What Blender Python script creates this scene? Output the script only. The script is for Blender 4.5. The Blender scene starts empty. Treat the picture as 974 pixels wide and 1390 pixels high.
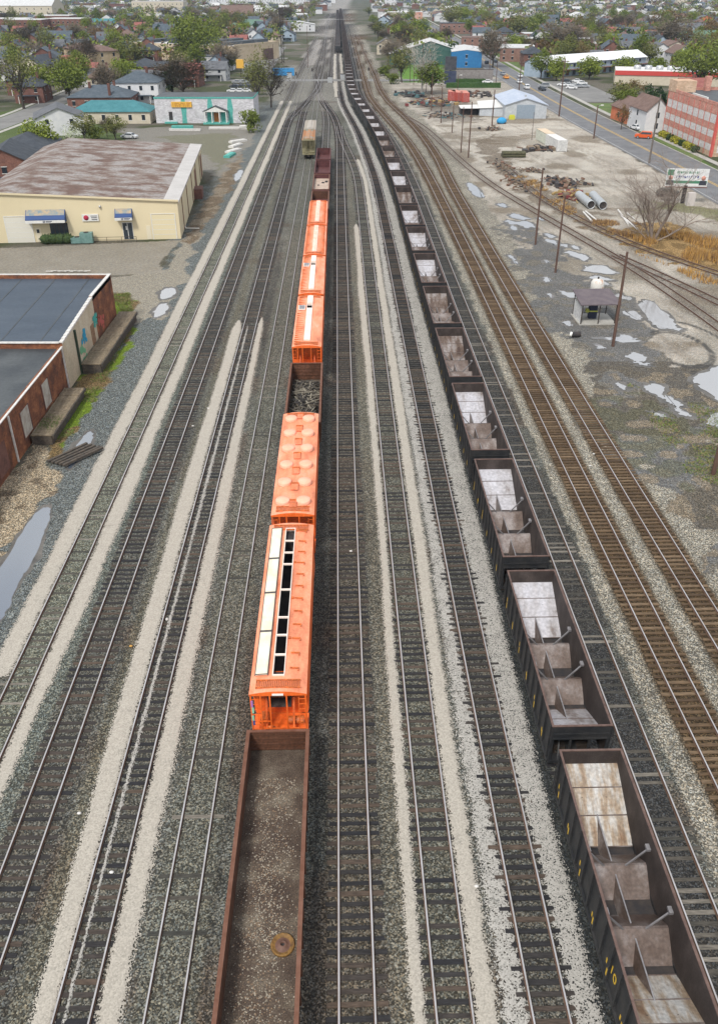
import bpy, math, random
import numpy as np
from mathutils import Vector, Matrix
random.seed(11)
R = math.radians
SC = bpy.context.scene
COL = SC.collection
# ------------------------------------------------------------------ camera model of the photograph
F_PX, TH, CH = 1132.0, R(30.8), 37.0
def g(px, py, z=0.0):
    """ground (or height z) point seen at a photo pixel"""
    dx = (px-487)/F_PX; dy = (py-650)/F_PX
    t = (CH-z)/(math.sin(TH)+dy*math.cos(TH))
    return Vector((dx*t, (math.cos(TH)-dy*math.sin(TH))*t, z))
def zt(D, py):
    dy = (py-650)/F_PX
    return CH-D*(math.sin(TH)+dy*math.cos(TH))/(math.cos(TH)-dy*math.sin(TH))
# ------------------------------------------------------------------ materials
MATS = {}
def mat(name, c1, c2=None, scale=1.0, rough=.8, metal=0.0, bump=0.0, c3=None, detail=6, stretch=(1,1,1), fine=None, fscale=30, ior=None, emit=None, lo=.35, hi=.65, brick=None, world=False, alpha=None):
    if name in MATS: return MATS[name]
    m = bpy.data.materials.new(name); m.use_nodes = True; MATS[name] = m
    nt = m.node_tree; N = nt.nodes; L = nt.links
    b = N['Principled BSDF']
    b.inputs['Roughness'].default_value = rough; b.inputs['Metallic'].default_value = metal
    b.inputs['Base Color'].default_value = (*c1, 1)
    if ior: b.inputs['IOR'].default_value = ior
    if emit:
        b.inputs['Emission Color'].default_value = (*c1, 1); b.inputs['Emission Strength'].default_value = emit
    if c2 is None and not bump: return m
    tc = N.new('ShaderNodeTexCoord'); geo = N.new('ShaderNodeNewGeometry')
    oi = N.new('ShaderNodeObjectInfo')
    mp = N.new('ShaderNodeVectorMath'); mp.operation = 'ADD'
    mu = N.new('ShaderNodeVectorMath'); mu.operation = 'SCALE'; mu.inputs[0].default_value = (37, 51, 23)
    L.new(oi.outputs['Random'], mu.inputs['Scale'])
    L.new(geo.outputs['Position'] if world else tc.outputs['Object'], mp.inputs[0]); L.new(mu.outputs[0], mp.inputs[1])
    st = N.new('ShaderNodeVectorMath'); st.operation = 'MULTIPLY'; st.inputs[1].default_value = stretch
    L.new(mp.outputs[0], st.inputs[0])
    col = None
    if c2 is not None:
        n = N.new('ShaderNodeTexNoise'); n.inputs['Scale'].default_value = scale; n.inputs['Detail'].default_value = detail; n.inputs['Roughness'].default_value = .62
        L.new(st.outputs[0], n.inputs['Vector'])
        r = N.new('ShaderNodeValToRGB'); e = r.color_ramp.elements
        e[0].position = lo; e[0].color = (*c1, 1); e[1].position = hi; e[1].color = (*c2, 1)
        if c3 is not None:
            k = e.new((lo+hi)/2); k.color = (*c3, 1)
        L.new(n.outputs['Fac'], r.inputs['Fac']); col = r.outputs['Color']
    if brick:
        bt = N.new('ShaderNodeTexBrick'); bt.inputs['Scale'].default_value = 1
        bt.inputs['Brick Width'].default_value = brick[0]; bt.inputs['Row Height'].default_value = brick[1]; bt.inputs['Mortar Size'].default_value = brick[2]
        bt.inputs['Color1'].default_value = (1, 1, 1, 1); bt.inputs['Color2'].default_value = (.72, .72, .72, 1); bt.inputs['Mortar'].default_value = (*brick[3], 1)
        sx = N.new('ShaderNodeSeparateXYZ'); L.new(tc.outputs['Object'], sx.inputs[0])
        ad = N.new('ShaderNodeMath'); L.new(sx.outputs[0], ad.inputs[0]); L.new(sx.outputs[1], ad.inputs[1])
        cx = N.new('ShaderNodeCombineXYZ'); L.new(ad.outputs[0], cx.inputs[0]); L.new(sx.outputs[2], cx.inputs[1])
        L.new(cx.outputs[0], bt.inputs['Vector'])
        mx = N.new('ShaderNodeMix'); mx.data_type = 'RGBA'; mx.blend_type = 'MULTIPLY'; mx.inputs[0].default_value = 1
        L.new(col, mx.inputs[6]); L.new(bt.outputs['Color'], mx.inputs[7]); col = mx.outputs[2]
    if fine is not None:
        n2 = N.new('ShaderNodeTexNoise'); n2.inputs['Scale'].default_value = fscale; n2.inputs['Detail'].default_value = 3
        L.new(mp.outputs[0], n2.inputs['Vector'])
        mr = N.new('ShaderNodeMapRange'); mr.inputs[1].default_value = .3; mr.inputs[2].default_value = .7
        mr.inputs[3].default_value = 1-fine; mr.inputs[4].default_value = 1+fine
        L.new(n2.outputs['Fac'], mr.inputs[0])
        mx = N.new('ShaderNodeMix'); mx.data_type = 'RGBA'; mx.blend_type = 'MULTIPLY'; mx.inputs[0].default_value = 1
        if col is None:
            mx.inputs[6].default_value = (*c1, 1)
        else: L.new(col, mx.inputs[6])
        L.new(mr.outputs[0], mx.inputs[7]); col = mx.outputs[2]
    if col is not None: L.new(col, b.inputs['Base Color'])
    if bump:
        n3 = N.new('ShaderNodeTexNoise'); n3.inputs['Scale'].default_value = fscale; n3.inputs['Detail'].default_value = 4
        L.new(mp.outputs[0], n3.inputs['Vector'])
        bp = N.new('ShaderNodeBump'); bp.inputs['Strength'].default_value = bump; bp.inputs['Distance'].default_value = .05
        L.new(n3.outputs['Fac'], bp.inputs['Height']); L.new(bp.outputs[0], b.inputs['Normal'])
    return m
# ------------------------------------------------------------------ mesh builder
class MB:
    def __init__(s): s.v = []; s.f = []; s.m = []; s.sm = []
    def face(s, pts, m=0, smooth=False):
        k = len(s.v); s.v += [tuple(p) for p in pts]; s.f.append(tuple(range(k, k+len(pts)))); s.m.append(m); s.sm.append(smooth)
    def idx(s, vs, fs, m=0, smooth=False):
        k = len(s.v); s.v += [tuple(p) for p in vs]
        for f in fs: s.f.append(tuple(k+i for i in f)); s.m.append(m); s.sm.append(smooth)
    def box(s, x0, x1, y0, y1, z0, z1, m=0, M=None, ms=None):
        """ms: dict face -> material; faces: b t f k l r"""
        vs = [Vector(p) for p in ((x0,y0,z0),(x1,y0,z0),(x1,y1,z0),(x0,y1,z0),(x0,y0,z1),(x1,y0,z1),(x1,y1,z1),(x0,y1,z1))]
        if M is not None: vs = [M @ v for v in vs]
        k = len(s.v); s.v += [tuple(p) for p in vs]
        for n, f in (('b',(0,3,2,1)),('t',(4,5,6,7)),('f',(0,1,5,4)),('r',(1,2,6,5)),('k',(2,3,7,6)),('l',(3,0,4,7))):
            s.f.append(tuple(k+i for i in f)); s.m.append(ms.get(n, m) if ms else m); s.sm.append(False)
        return s
    def cbox(s, c, d, m=0, M=None):
        return s.box(c[0]-d[0]/2, c[0]+d[0]/2, c[1]-d[1]/2, c[1]+d[1]/2, c[2]-d[2]/2, c[2]+d[2]/2, m, M)
    def tube(s, a, b, r0, r1=None, n=8, m=0, cap=True, smooth=True):
        a = Vector(a); b = Vector(b); r1 = r0 if r1 is None else r1
        d = (b-a)
        if d.length < 1e-6: return s
        d.normalize(); u = d.orthogonal().normalized(); w = d.cross(u)
        vs = []
        for p, r in ((a, r0), (b, r1)):
            for i in range(n):
                t = 2*math.pi*i/n; vs.append(p+u*math.cos(t)*r+w*math.sin(t)*r)
        fs = [(i, (i+1) % n, n+(i+1) % n, n+i) for i in range(n)]
        s.idx(vs, fs, m, smooth)
        if cap:
            s.face([vs[i] for i in reversed(range(n))], m); s.face([vs[n+i] for i in range(n)], m)
        return s
    def bar(s, a, b, w, h, m=0, up=(0,0,1)):
        a = Vector(a); b = Vector(b); d = (b-a).normalized(); up = Vector(up)
        if abs(d.dot(up)) > .99: up = Vector((0,1,0))
        r = d.cross(up).normalized()*w/2; q = r.cross(d).normalized()*h/2
        vs = [a-r-q, a+r-q, a+r+q, a-r+q, b-r-q, b+r-q, b+r+q, b-r+q]
        s.idx(vs, [(0,1,2,3),(7,6,5,4),(0,4,5,1),(1,5,6,2),(2,6,7,3),(3,7,4,0)], m); return s
    def lathe(s, prof, c=(0,0,0), n=16, m=0, axis='z', smooth=True, arc=1.0):
        c = Vector(c); vs = []
        for r, z in prof:
            for i in range(n):
                t = 2*math.pi*i/n
                p = (r*math.cos(t), r*math.sin(t), z)
                if axis == 'x': p = (p[2], p[0], p[1])
                if axis == 'y': p = (p[0], p[2], p[1])
                vs.append(c+Vector(p))
        fs = []
        for j in range(len(prof)-1):
            for i in range(n):
                fs.append((j*n+i, j*n+(i+1) % n, (j+1)*n+(i+1) % n, (j+1)*n+i))
        s.idx(vs, fs, m, smooth); return s
    def sphere(s, c, r, m=0, n=10, k=6, sq=(1,1,1)):
        pr = []
        c = Vector(c); vs = []; fs = []
        for j in range(k+1):
            ph = math.pi*j/k
            for i in range(n):
                t = 2*math.pi*i/n
                vs.append(c+Vector((math.sin(ph)*math.cos(t)*r*sq[0], math.sin(ph)*math.sin(t)*r*sq[1], -math.cos(ph)*r*sq[2])))
        for j in range(k):
            for i in range(n): fs.append((j*n+i, j*n+(i+1) % n, (j+1)*n+(i+1) % n, (j+1)*n+i))
        s.idx(vs, fs, m, True); return s
    def extrude(s, poly, z0, z1, m=0, mt=None):
        n = len(poly)
        s.face([(p[0], p[1], z1) for p in poly], m if mt is None else mt)
        s.face([(p[0], p[1], z0) for p in reversed(poly)], m)
        for i in range(n):
            a, b = poly[i], poly[(i+1) % n]
            s.face([(a[0],a[1],z0),(b[0],b[1],z0),(b[0],b[1],z1),(a[0],a[1],z1)], m)
        return s
    def prism(s, sec, y0, y1, m=0, axis='y'):
        """section points (x,z) swept along y (or (y,z) along x)"""
        n = len(sec)
        P = (lambda p, y: (p[0], y, p[1])) if axis == 'y' else (lambda p, y: (y, p[0], p[1]))
        s.face([P(p, y0) for p in sec], m); s.face([P(p, y1) for p in reversed(sec)], m)
        for i in range(n):
            a, b = sec[i], sec[(i+1) % n]
            s.face([P(a,y0), P(a,y1), P(b,y1), P(b,y0)], m)
        return s
    def mesh(s, name, mats):
        me = bpy.data.meshes.new(name)
        me.from_pydata(s.v, [], s.f)
        if not isinstance(mats, (list, tuple)): mats = [mats]
        for m in mats: me.materials.append(m)
        me.polygons.foreach_set('material_index', s.m)
        me.polygons.foreach_set('use_smooth', s.sm)
        me.validate(); me.update(); return me
    def build(s, name, mats, parent=None, loc=None, rz=0):
        o = bpy.data.objects.new(name, s.mesh(name, mats)); COL.objects.link(o)
        if parent is not None: o.parent = parent
        if loc is not None: o.location = loc
        if rz: o.rotation_euler = (0, 0, rz)
        return o
def tag(o, label=None, cat=None, group=None, kind=None):
    if label: o['label'] = label
    if cat: o['category'] = cat
    if group: o['group'] = group
    if kind: o['kind'] = kind
    return o
def thing(name, label, cat, loc=(0,0,0), rz=0, group=None):
    o = bpy.data.objects.new(name, None); COL.objects.link(o); o.empty_display_size = .2
    o.location = loc; o.rotation_euler = (0, 0, rz)
    return tag(o, label, cat, group)
KIDS = {}
def kids(o):
    return [c for c in o.children]
def dup(o, loc=None, rz=None, label=None, group=None, parent=None, scale=None):
    c = o.copy(); COL.objects.link(c)
    if parent is not None: c.parent = parent
    for ch in KIDS[o.name] if o.name in KIDS else kids(o): dup(ch, parent=c)
    if loc is not None: c.location = loc
    if rz is not None: c.rotation_euler = (0, 0, rz)
    if scale is not None: c.scale = scale
    if label: c['label'] = label
    if group: c['group'] = group
    return c
def freeze(o):
    """remember the children of a prototype (o.children walks every object)"""
    k = kids(o); KIDS[o.name] = k
    for c in k: freeze(c)
def text(name, s, size, m, parent, loc, rot, depth=.01, align='CENTER'):
    cu = bpy.data.curves.new(name, 'FONT'); cu.body = s; cu.size = size; cu.extrude = depth; cu.align_x = align; cu.align_y = 'CENTER'
    t = bpy.data.objects.new(name, cu); COL.objects.link(t)
    dg = bpy.context.evaluated_depsgraph_get()
    me = bpy.data.meshes.new_from_object(t.evaluated_get(dg)); bpy.data.objects.remove(t)
    me.name = name; me.materials.clear(); me.materials.append(m)
    o = bpy.data.objects.new(name, me); COL.objects.link(o); o.parent = parent
    o.location = loc; o.rotation_euler = rot; return o
# ------------------------------------------------------------------ camera, world, sun
cam_d = bpy.data.cameras.new('camera'); cam = bpy.data.objects.new('camera', cam_d); COL.objects.link(cam); SC.camera = cam
cam.location = (0, 0, CH); cam.rotation_euler = (math.pi/2-TH, 0, 0)
cam_d.sensor_fit = 'VERTICAL'; cam_d.sensor_height = 36; cam_d.lens = F_PX/1390*36
cam_d.shift_y = -45/1390; cam_d.clip_start = 1; cam_d.clip_end = 12000
W = bpy.data.worlds.new('World'); SC.world = W; W.use_nodes = True
nt = W.node_tree; bg = nt.nodes['Background']
sky = nt.nodes.new('ShaderNodeTexSky'); sky.sky_type = 'NISHITA'; sky.sun_disc = False
SUN_EL, SUN_AZ = R(52), R(205)
sky.sun_elevation = SUN_EL; sky.sun_rotation = SUN_AZ; sky.dust_density = 3; sky.air_density = 1.0
tcw = nt.nodes.new('ShaderNodeTexCoord'); nw = nt.nodes.new('ShaderNodeTexNoise'); nw.inputs['Scale'].default_value = 2.2; nw.inputs['Detail'].default_value = 7
nt.links.new(tcw.outputs['Generated'], nw.inputs['Vector'])
rw = nt.nodes.new('ShaderNodeValToRGB'); rw.color_ramp.elements[0].position = .38; rw.color_ramp.elements[0].color = (.45,.45,.45,1); rw.color_ramp.elements[1].position = .62
nt.links.new(nw.outputs['Fac'], rw.inputs['Fac'])
mw = nt.nodes.new('ShaderNodeMix'); mw.data_type = 'RGBA'; mw.inputs[7].default_value = (8.2, 8.4, 8.7, 1)
nt.links.new(rw.outputs['Color'], mw.inputs[0]); nt.links.new(sky.outputs['Color'], mw.inputs[6])
nt.links.new(mw.outputs[2], bg.inputs['Color']); bg.inputs['Strength'].default_value = .105
sd = bpy.data.lights.new('sun', 'SUN'); sun = bpy.data.objects.new('sun', sd); COL.objects.link(sun)
sd.energy = 2.4; sd.angle = R(10); sd.color = (1, .96, .9)
# sun direction: azimuth measured like the sky's rotation, behind and to the left of the camera
el = SUN_EL; az = SUN_AZ
dvec = Vector((math.sin(az)*math.cos(el), math.cos(az)*math.cos(el), math.sin(el)))
sun.rotation_euler = dvec.to_track_quat('Z', 'Y').to_euler()
SC.view_settings.view_transform = 'Standard'; SC.view_settings.look = 'None'; SC.view_settings.gamma = 1; SC.view_settings.exposure = .38
# ------------------------------------------------------------------ polylines
def smooth_line(pts, step=2.0, passes=0, sstep=6.0):
    P = np.array([[p[0], p[1]] for p in pts], float)
    def resamp(P, step):
        d = np.r_[0, np.cumsum(np.hypot(*np.diff(P, axis=0).T))]
        s = np.linspace(0, d[-1], max(2, int(d[-1]/step)+1))
        return np.c_[np.interp(s, d, P[:,0]), np.interp(s, d, P[:,1])]
    P = resamp(P, sstep)
    for _ in range(passes):
        Q = P.copy(); Q[1:-1] = .25*P[:-2]+.5*P[1:-1]+.25*P[2:]; P = Q
    return resamp(P, step)
def tangents(P):
    T = np.gradient(P, axis=0); T /= np.hypot(T[:,0], T[:,1])[:,None]; return T
def offset(P, o):
    T = tangents(P); return P+np.c_[T[:,1], -T[:,0]]*o
def at_len(P, s):
    d = np.r_[0, np.cumsum(np.hypot(*np.diff(P, axis=0).T))]
    x = np.interp(s, d, P[:,0]); y = np.interp(s, d, P[:,1])
    x2 = np.interp(s+1, d, P[:,0]); y2 = np.interp(s+1, d, P[:,1])
    return x, y, math.atan2(y2-y, x2-x)
# ------------------------------------------------------------------ track centre lines (world metres)
def lin(a, b, ys): return [(a+b*y, y) for y in ys]
def pxl(L, z=0): return [tuple(g(x, y, z)[:2]) for x, y in L]
Y0 = 10
T = {}
def tr(key, pts, passes=8): T[key] = smooth_line(pts, 2.0, passes)
tr('A', lin(-20.0, -.0187, (Y0, 100, 300, 500, 800, 1500)))
tr('B', lin(-16.0, -.0195, (Y0, 120, 240))+pxl([(391.4,162),(402.7,151.9),(415,139.5),(431.4,121),(437.6,98.5),(440.6,80),(444,33),(450.6,16)]), 6)
tr('B2', pxl([(391.4,164),(397.5,151.9),(408.8,115),(416,96),(428,62),(446,22)]), 6)
tr('C', lin(-11.5, -.021, (Y0, 120, 195))+pxl([(402.7,195),(412,150),(423,133),(431.4,121)]), 4)
tr('D', lin(-7.75, -.0205, (Y0, 100, 212))+pxl([(423,182.7),(428.3,147.8),(430.6,127)]), 4)
tr('E', lin(-3.6, -.0225, (Y0, 100, 235))+pxl([(443,165),(441,150),(433.5,135),(431.5,126)]), 4)
tr('F', lin(.35, -.0232, (Y0, 100, 195))+pxl([(461.2,193),(458,172),(452,156),(441.7,143.7),(433.5,131),(432.4,119),(436,100)]), 3)
tr('G', lin(4.4, -.0238, (Y0, 100, 190))+pxl([(476.6,215.5),(467,197),(462,182.7),(460,172)]), 3)
tr('H', lin(8.4, -.0247, (Y0, 100, 188))+[(-.4,259),(-5.8,319),(-8.6,396),(-11.8,520),(-30.5,1370),(-36,1650)], 10)
tr('I', [(12.1,Y0),(11.75,29.4),(11.35,44.5),(10.95,60),(9.8,100),(8.6,150)]+pxl([(544,244),(531,211),(519.5,184),(507,164),(495,145),(482.6,129),(475,112)], 3.5)+[(-4.9,430),(-8.0,560),(-25,1300),(-32,1650)], 10)
I_ = T['I']
tr('J', [tuple(p) for p in offset(I_, 3.9)][::4], 2)
tr('K', [(20.3,Y0),(19.7,33.3),(18.9,58.5),(17.5,118),(15.5,192)]+pxl([(568,215),(552,190),(532,168),(515,149),(501,131),(492.6,100),(485,74),(477,41),(468.7,13)]), 8)
tr('L', [(24.6,Y0),(24.1,33.3),(23.0,58.5),(21.1,118),(19.2,192)]+pxl([(598.6,221),(584,198.6),(567,176),(546,155.4),(527,139),(515,120.5),(507.8,100),(493.3,70.6),(481.8,39.4),(470.3,10)]), 8)
tr('M', pxl([(546,156),(560,163.5),(575,172),(604,198.6),(628,221),(651,240.5),(683,262.6),(717.7,282),(752,302),(797.7,329.7),(845.7,354),(872,372),(908,396.6),(944,421),(974,443),(1020,478)]), 5)
tr('M2', pxl([(835,347),(872,362),(908,379),(944,397),(974,411.4),(1030,438)]), 3)
tr('N', pxl([(676,218),(705,245),(737,274),(764,286),(812,313),(848,330),(884,344),(932,358.5),(974,370.5),(1030,390)]), 4)
tr('X1', pxl([(446.5,112),(449,80),(452,50),(455.5,18)]), 1)
tr('X2', pxl([(431.4,121),(428,100),(436,70),(443,40),(449,18)]), 2)
tr('X3', pxl([(453,112),(454.5,80),(455.5,50),(457.5,18)]), 1)
# ------------------------------------------------------------------ numpy value noise
_rs = np.random.RandomState(5)
_lat = _rs.rand(6, 257, 257)
def vn(X, Y, s, k=0):
    x = X/s+1000.3; y = Y/s+1000.7
    xi = np.floor(x).astype(int); yi = np.floor(y).astype(int); fx = x-xi; fy = y-yi
    fx = fx*fx*(3-2*fx); fy = fy*fy*(3-2*fy); L = _lat[k]; a = xi % 256; b = yi % 256
    return (L[a,b]*(1-fx)+L[a+1,b]*fx)*(1-fy)+(L[a,b+1]*(1-fx)+L[a+1,b+1]*fx)*fy
def inside(X, Y, poly):
    r = np.zeros(X.shape, bool); n = len(poly)
    for i in range(n):
        x1, y1 = poly[i][:2]; x2, y2 = poly[(i+1) % n][:2]
        if y1 == y2: continue
        c = ((y1 > Y) != (y2 > Y)) & (X < (x2-x1)*(Y-y1)/(y2-y1)+x1); r ^= c
    return r
def lat_off(X, Y, P):
    """signed lateral distance from a mostly-northbound line"""
    o = np.argsort(P[:,1]); xs = np.interp(Y, P[o,1], P[o,0]); d = np.gradient(P[o,0], P[o,1]); sl = np.interp(Y, P[o,1], d)
    return (X-xs)/np.sqrt(1+sl*sl)
def seg_dist(X, Y, P):
    d = np.full(X.shape, 1e9)
    for a, b in zip(P[:-1], P[1:]):
        ab = b-a; t = np.clip(((X-a[0])*ab[0]+(Y-a[1])*ab[1])/(ab@ab), 0, 1)
        d = np.minimum(d, np.hypot(X-a[0]-t*ab[0], Y-a[1]-t*ab[1]))
    return d
GP = lambda L: [tuple(g(x, y)[:2]) for x, y in L]
# outlines of the ground's own surfaces
LOT_L = GP([(974,800),(923,663),(850,566),(800,513),(757,455),(713,390),(690,352),(650,300),(620,268),(585,222),(560,185),(535,150),(522,126),(514,106)])
LOT = LOT_L+[(70.3,420),(67,300),(67.5,208),(70.3,168),(80,100),(80,20)]
WET = GP([(974,790),(945,705),(905,640),(870,592),(835,560),(800,520),(765,470),(745,430),(728,410),(712,380),(700,345),(690,300),(700,296),(722,318),(790,372),(830,392),(880,440),(960,500),(1000,540),(1040,700)])
GRASS_DOCK = GP([(147,400),(178,396),(185,440),(165,480),(150,520),(125,560),(105,590),(85,612),(60,622),(70,600),(105,540),(104,510),(140,500),(172,432),(150,430)])
RUBBLE = GP([(-40,800),(0,770),(30,722),(60,680),(80,640),(62,612),(34,606),(22,632),(-40,690)])
PAVED = GP([(-60,340),(246,326),(215,358),(226,370),(-60,385)])
DRY = GP([(764,288),(812,316),(884,347),(974,373),(1040,395),(1040,350),(974,335),(940,318),(905,300),(870,300),(840,318),(800,300)])
GRASS_ROAD = GP([(885,186),(941,212),(972,228),(972,236),(930,224),(880,198)])
LAWN_MID = GP([(540,80),(600,80),(600,112),(545,112)])
LEFT_GRASS = GP([(-60,165),(60,140),(110,135),(170,190),(110,200),(60,235),(-60,300)])
BACKLOT = GP([(170,205),(165,175),(350,168),(345,195),(318,215),(300,240)])
def ground_cols(X, Y):
    X = X.astype(float); Y = Y.astype(float)
    sh = X.shape
    C = np.zeros(sh+(4,)); w1 = (vn(X,Y,2.2,0)-.5); w2 = (vn(X,Y,9,1)-.5); w3 = (vn(X,Y,.8,2)-.5); w4 = vn(X,Y,30,3)
    n1 = vn(X,Y,1.5,4); n2 = vn(X,Y,6,5)
    WX = X+w1*1.6+w3*.5+w2*1.2; WY = Y+(vn(X,Y,2.4,5)-.5)*3
    def put(mask, c, sp=None, amt=1.0):
        a = mask.astype(float)*amt if mask.dtype == bool else np.clip(mask, 0, 1)*amt
        for i in range(3): C[...,i] = C[...,i]*(1-a)+c[i]*a if not isinstance(c[i], np.ndarray) else C[...,i]*(1-a)+c[i]*a
        if sp is not None: C[...,3] = C[...,3]*(1-a)+sp*a
    def st(d, e0, e1):
        t = np.clip((d-e0)/(e1-e0), 0, 1); return t*t*(3-2*t)
    # town floor: mottled grass, dirt and asphalt
    base = np.array([.055,.064,.03]); alt = np.array([.115,.105,.085]); k = st(n2*.6+vn(X,Y,14,2)*.4, .4, .62)
    for i in range(3): C[...,i] = base[i]*(1-k)+alt[i]*k
    C[...,3] = .35
    put(inside(WX, WY, LEFT_GRASS), (.075,.11,.03), .5, .8)
    # right dirt lot
    inlot = inside(WX, WY, LOT)
    tone = .31+.09*(n2-.5)+.10*(vn(X,Y,3.5,0)-.5)+.05*w1
    put(inlot, (tone*1.06, tone*.97, tone*.85), .35)
    # tyre-worn arcs in the lot
    for cx, cy, rr, wd in ((56,200,17,3.2),(50,258,26,3.5),(62,225,33,2.5),(44,215,12,2)):
        d = np.abs(np.hypot(X-cx, (Y-cy)*.8)-rr-w2*4)
        put(np.where(inlot, st(-d, -wd, -wd*.3), 0), (.43,.405,.36), .25, .55)
    put(np.where(inlot, st(vn(X,Y,7,3)+.25*vn(X,Y,1.6,2), .72, .9), 0), (.15,.12,.085), .7, .7)
    put(np.where(inlot & (Y < 175), st(vn(X,Y,5,1), .5, .75), 0), (.24,.225,.19), .6, .5)
    rut = vn(X+.17*Y, Y*.04, .55, 1)*.65+vn(X+.17*Y, Y*.02, 2.2, 3)*.35
    put(np.where(inlot, st(rut, .62, .74), 0), (.19,.165,.135), .4, .5)
    # rail yard, dark ballast
    lo = lat_off(X, Y, T['A']); ro = lat_off(X, Y, T['L']); lj = lat_off(X, Y, T['J'])
    yard = (lo > -7.5+w2*3+w1*1.2) & (ro < 4+w1) & (Y < 480)
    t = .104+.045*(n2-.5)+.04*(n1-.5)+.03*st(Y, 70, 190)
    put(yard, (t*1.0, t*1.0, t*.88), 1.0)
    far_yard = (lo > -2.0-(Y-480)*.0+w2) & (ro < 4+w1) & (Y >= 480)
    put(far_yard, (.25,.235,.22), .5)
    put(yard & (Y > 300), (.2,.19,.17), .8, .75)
    streak = vn(ro*1.0, Y*.03, .5, 2)*.6+vn(ro, Y*.02, 1.3, 4)*.4
    put(st(streak, .55, .8)*yard*(Y < 330), (.045,.043,.04), 1.0, .6); put(st(-streak, -.42, -.22)*yard*(Y < 330), (.15,.145,.125), 1.0, .4)
    put(st(vn(X,Y,4.5,0), .66, .85)*yard*(Y < 330), (.085,.058,.042), 1.0, .5)
    # left margin, blue-grey gravel by track A
    a = st(-lo, 1.8, 2.6)*(lo > -8.5+w2*3+w1*1.4)*(Y < 330)
    put(a, (.13,.145,.145), 1.0, .85)
    put(np.where((lo < -6.2+w2*2) & (lo > -9.5+w1), 1.0, 0)*(Y < 330)*st(n1, .3, .7), (.07,.065,.045), .8, .6)
    for key, c, e in (('A', (.14,.145,.115), .8), ('B', (.085,.083,.072), 1.3), ('C', (.085,.082,.07), 1.1), ('D', (.12,.12,.10), 1.3), ('F', (.085,.075,.06), 1.25), ('G', (.10,.098,.08), 1.2), ('H', (.08,.079,.07), 1.25)):
        d = np.abs(lat_off(X, Y, T[key])); put(st(-d, -e-.25, -e+.15)*(Y < 330), c, 1.0, .8)
        if key in 'ABH': put(st(-d, -1.7, -1.0)*(Y >= 330)*(Y < 1500), (.065,.057,.05), .6, .9)
    lb = lat_off(X, Y, T['B'])
    put(st(lb, 1.6, 1.9)*st(-lb, -2.9, -2.5)*(Y < 200), (.115,.105,.075), 1.0, .55)
    put(st(-lb, 1.2, 1.5)*st(lb, -2.6, -2.2)*(Y < 200), (.12,.135,.12), 1.0, .7)
    le = lat_off(X, Y, T['E'])
    put(st(le, 1.7, 1.95)*st(-le, -2.3, -2.1)*(Y < 200), (.045,.043,.04), .8, .7)
    lf = lat_off(X, Y, T['F'])
    put(st(lf, 1.3, 1.6)*st(-lf, -2.6, -2.3)*(Y < 200), (.13,.12,.095), 1.0, .75)
    for key in ('I', 'J', 'X1', 'X2', 'X3'):
        d = np.abs(lat_off(X, Y, T[key])); y0_ = T[key][:,1].min(); put(st(-d, -1.7, -1.0)*(Y > max(y0_, 330))*(Y < 1500), (.06,.052,.045), .6, .9)
    # pale strip between G/H and the coal train, coal dust and painted train shade beside it
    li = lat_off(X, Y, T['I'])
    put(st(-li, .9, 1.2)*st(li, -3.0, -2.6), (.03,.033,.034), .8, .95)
    put(st(-lj, -1.0, -.6)*st(lj, -3.2, -2.9)*(ro < -3.0), (.045,.045,.045), .9)
    put(st(np.abs(lj)*-1, -1.7+w1*.5, -1.2)*(vn(X,Y,16,1) > .3), (.05,.048,.045), .9, .8)
    # main line: tan ballast, rusty between the rails
    lk = lat_off(X, Y, T['K'])
    main = (lk > -2.4+w1*.5-.4*st(Y, 60, 20)) & (ro < 5.0+w1+4.5*st(-Y, -80, -25))
    main &= ~(lj < 1.45)
    tt = .235+.06*(n1-.5)+.04*(n2-.5)
    put(main & (Y < 1500), (tt*1.0, tt*.93, tt*.78), 1.0)
    for key in ('K', 'L'):
        d = np.abs(lat_off(X, Y, T[key])); put(st(-d, -1.75, -1.2)*(Y < 1600), (.062,.040,.020), 1.0, .95)
        put(st(-d, -1.0, -.7)*(Y > 180), (.13,.08,.045), .8, .6)
    put(st(ro, 3.6, 4.6)*st(-ro, -6.2, -5)*(Y < 130)*(Y > 30)*st(n1, .35, .65), (.15,.13,.10), 1, .6)
    # wet dark ground of the lot
    wet = inside(X+w1*5+w3*2+w2*8, Y+w2*9+w1*3, WET)
    put(wet, (.10,.102,.105), .6, .85)
    put(wet & (n1+w1*.5 > .6), (.15,.135,.11), .8, .7)
    put(wet & (Y < 88) & (n2+.5*w1 > .42), (.08,.068,.052), .8, .65)
    put(wet & (Y < 80) & (n1+w2 > .9), (.075,.08,.04), .8, .4)
    put(wet & (Y < 85) & (n1 < .34), (.2,.165,.12), .9, .7)
    # tyre arcs through the mud
    for cx, cy, rr, a0 in ((37.5,92,5.2,0),(37.5,92,5.8,0),(38.5,93,8.2,0),(38.2,93,8.8,0),(39.5,94,11.2,0)):
        d = np.abs(np.hypot(X-cx, (Y-cy)*.62)-rr*.62)
        put(st(-d, -.22, -.08)*(X > cx-2)*(Y < cy+8), (.05,.05,.05), .3, .85)
    for key in ('M', 'M2', 'N'):
        d = seg_dist(X, Y, T[key][::4]); put(st(-d, -1.9+w1, -1.0), (.16,.14,.12), .9, .65)
    # left lots
    paved = inside(X+w3*.2, Y+w3*.3, PAVED)
    put(inside(X+w1*3, Y+w2*4, GP([(-60,390),(226,366),(243,330),(272,318),(250,372),(215,430),(186,440),(150,398),(-60,398)])), (.25,.23,.19), .5)
    put(paved, (.235+.03*w1,.215+.03*w1,.18+.03*w1), .12)
    put(inside(WX, WY, GRASS_DOCK), (.15,.105,.05), .9)
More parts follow.
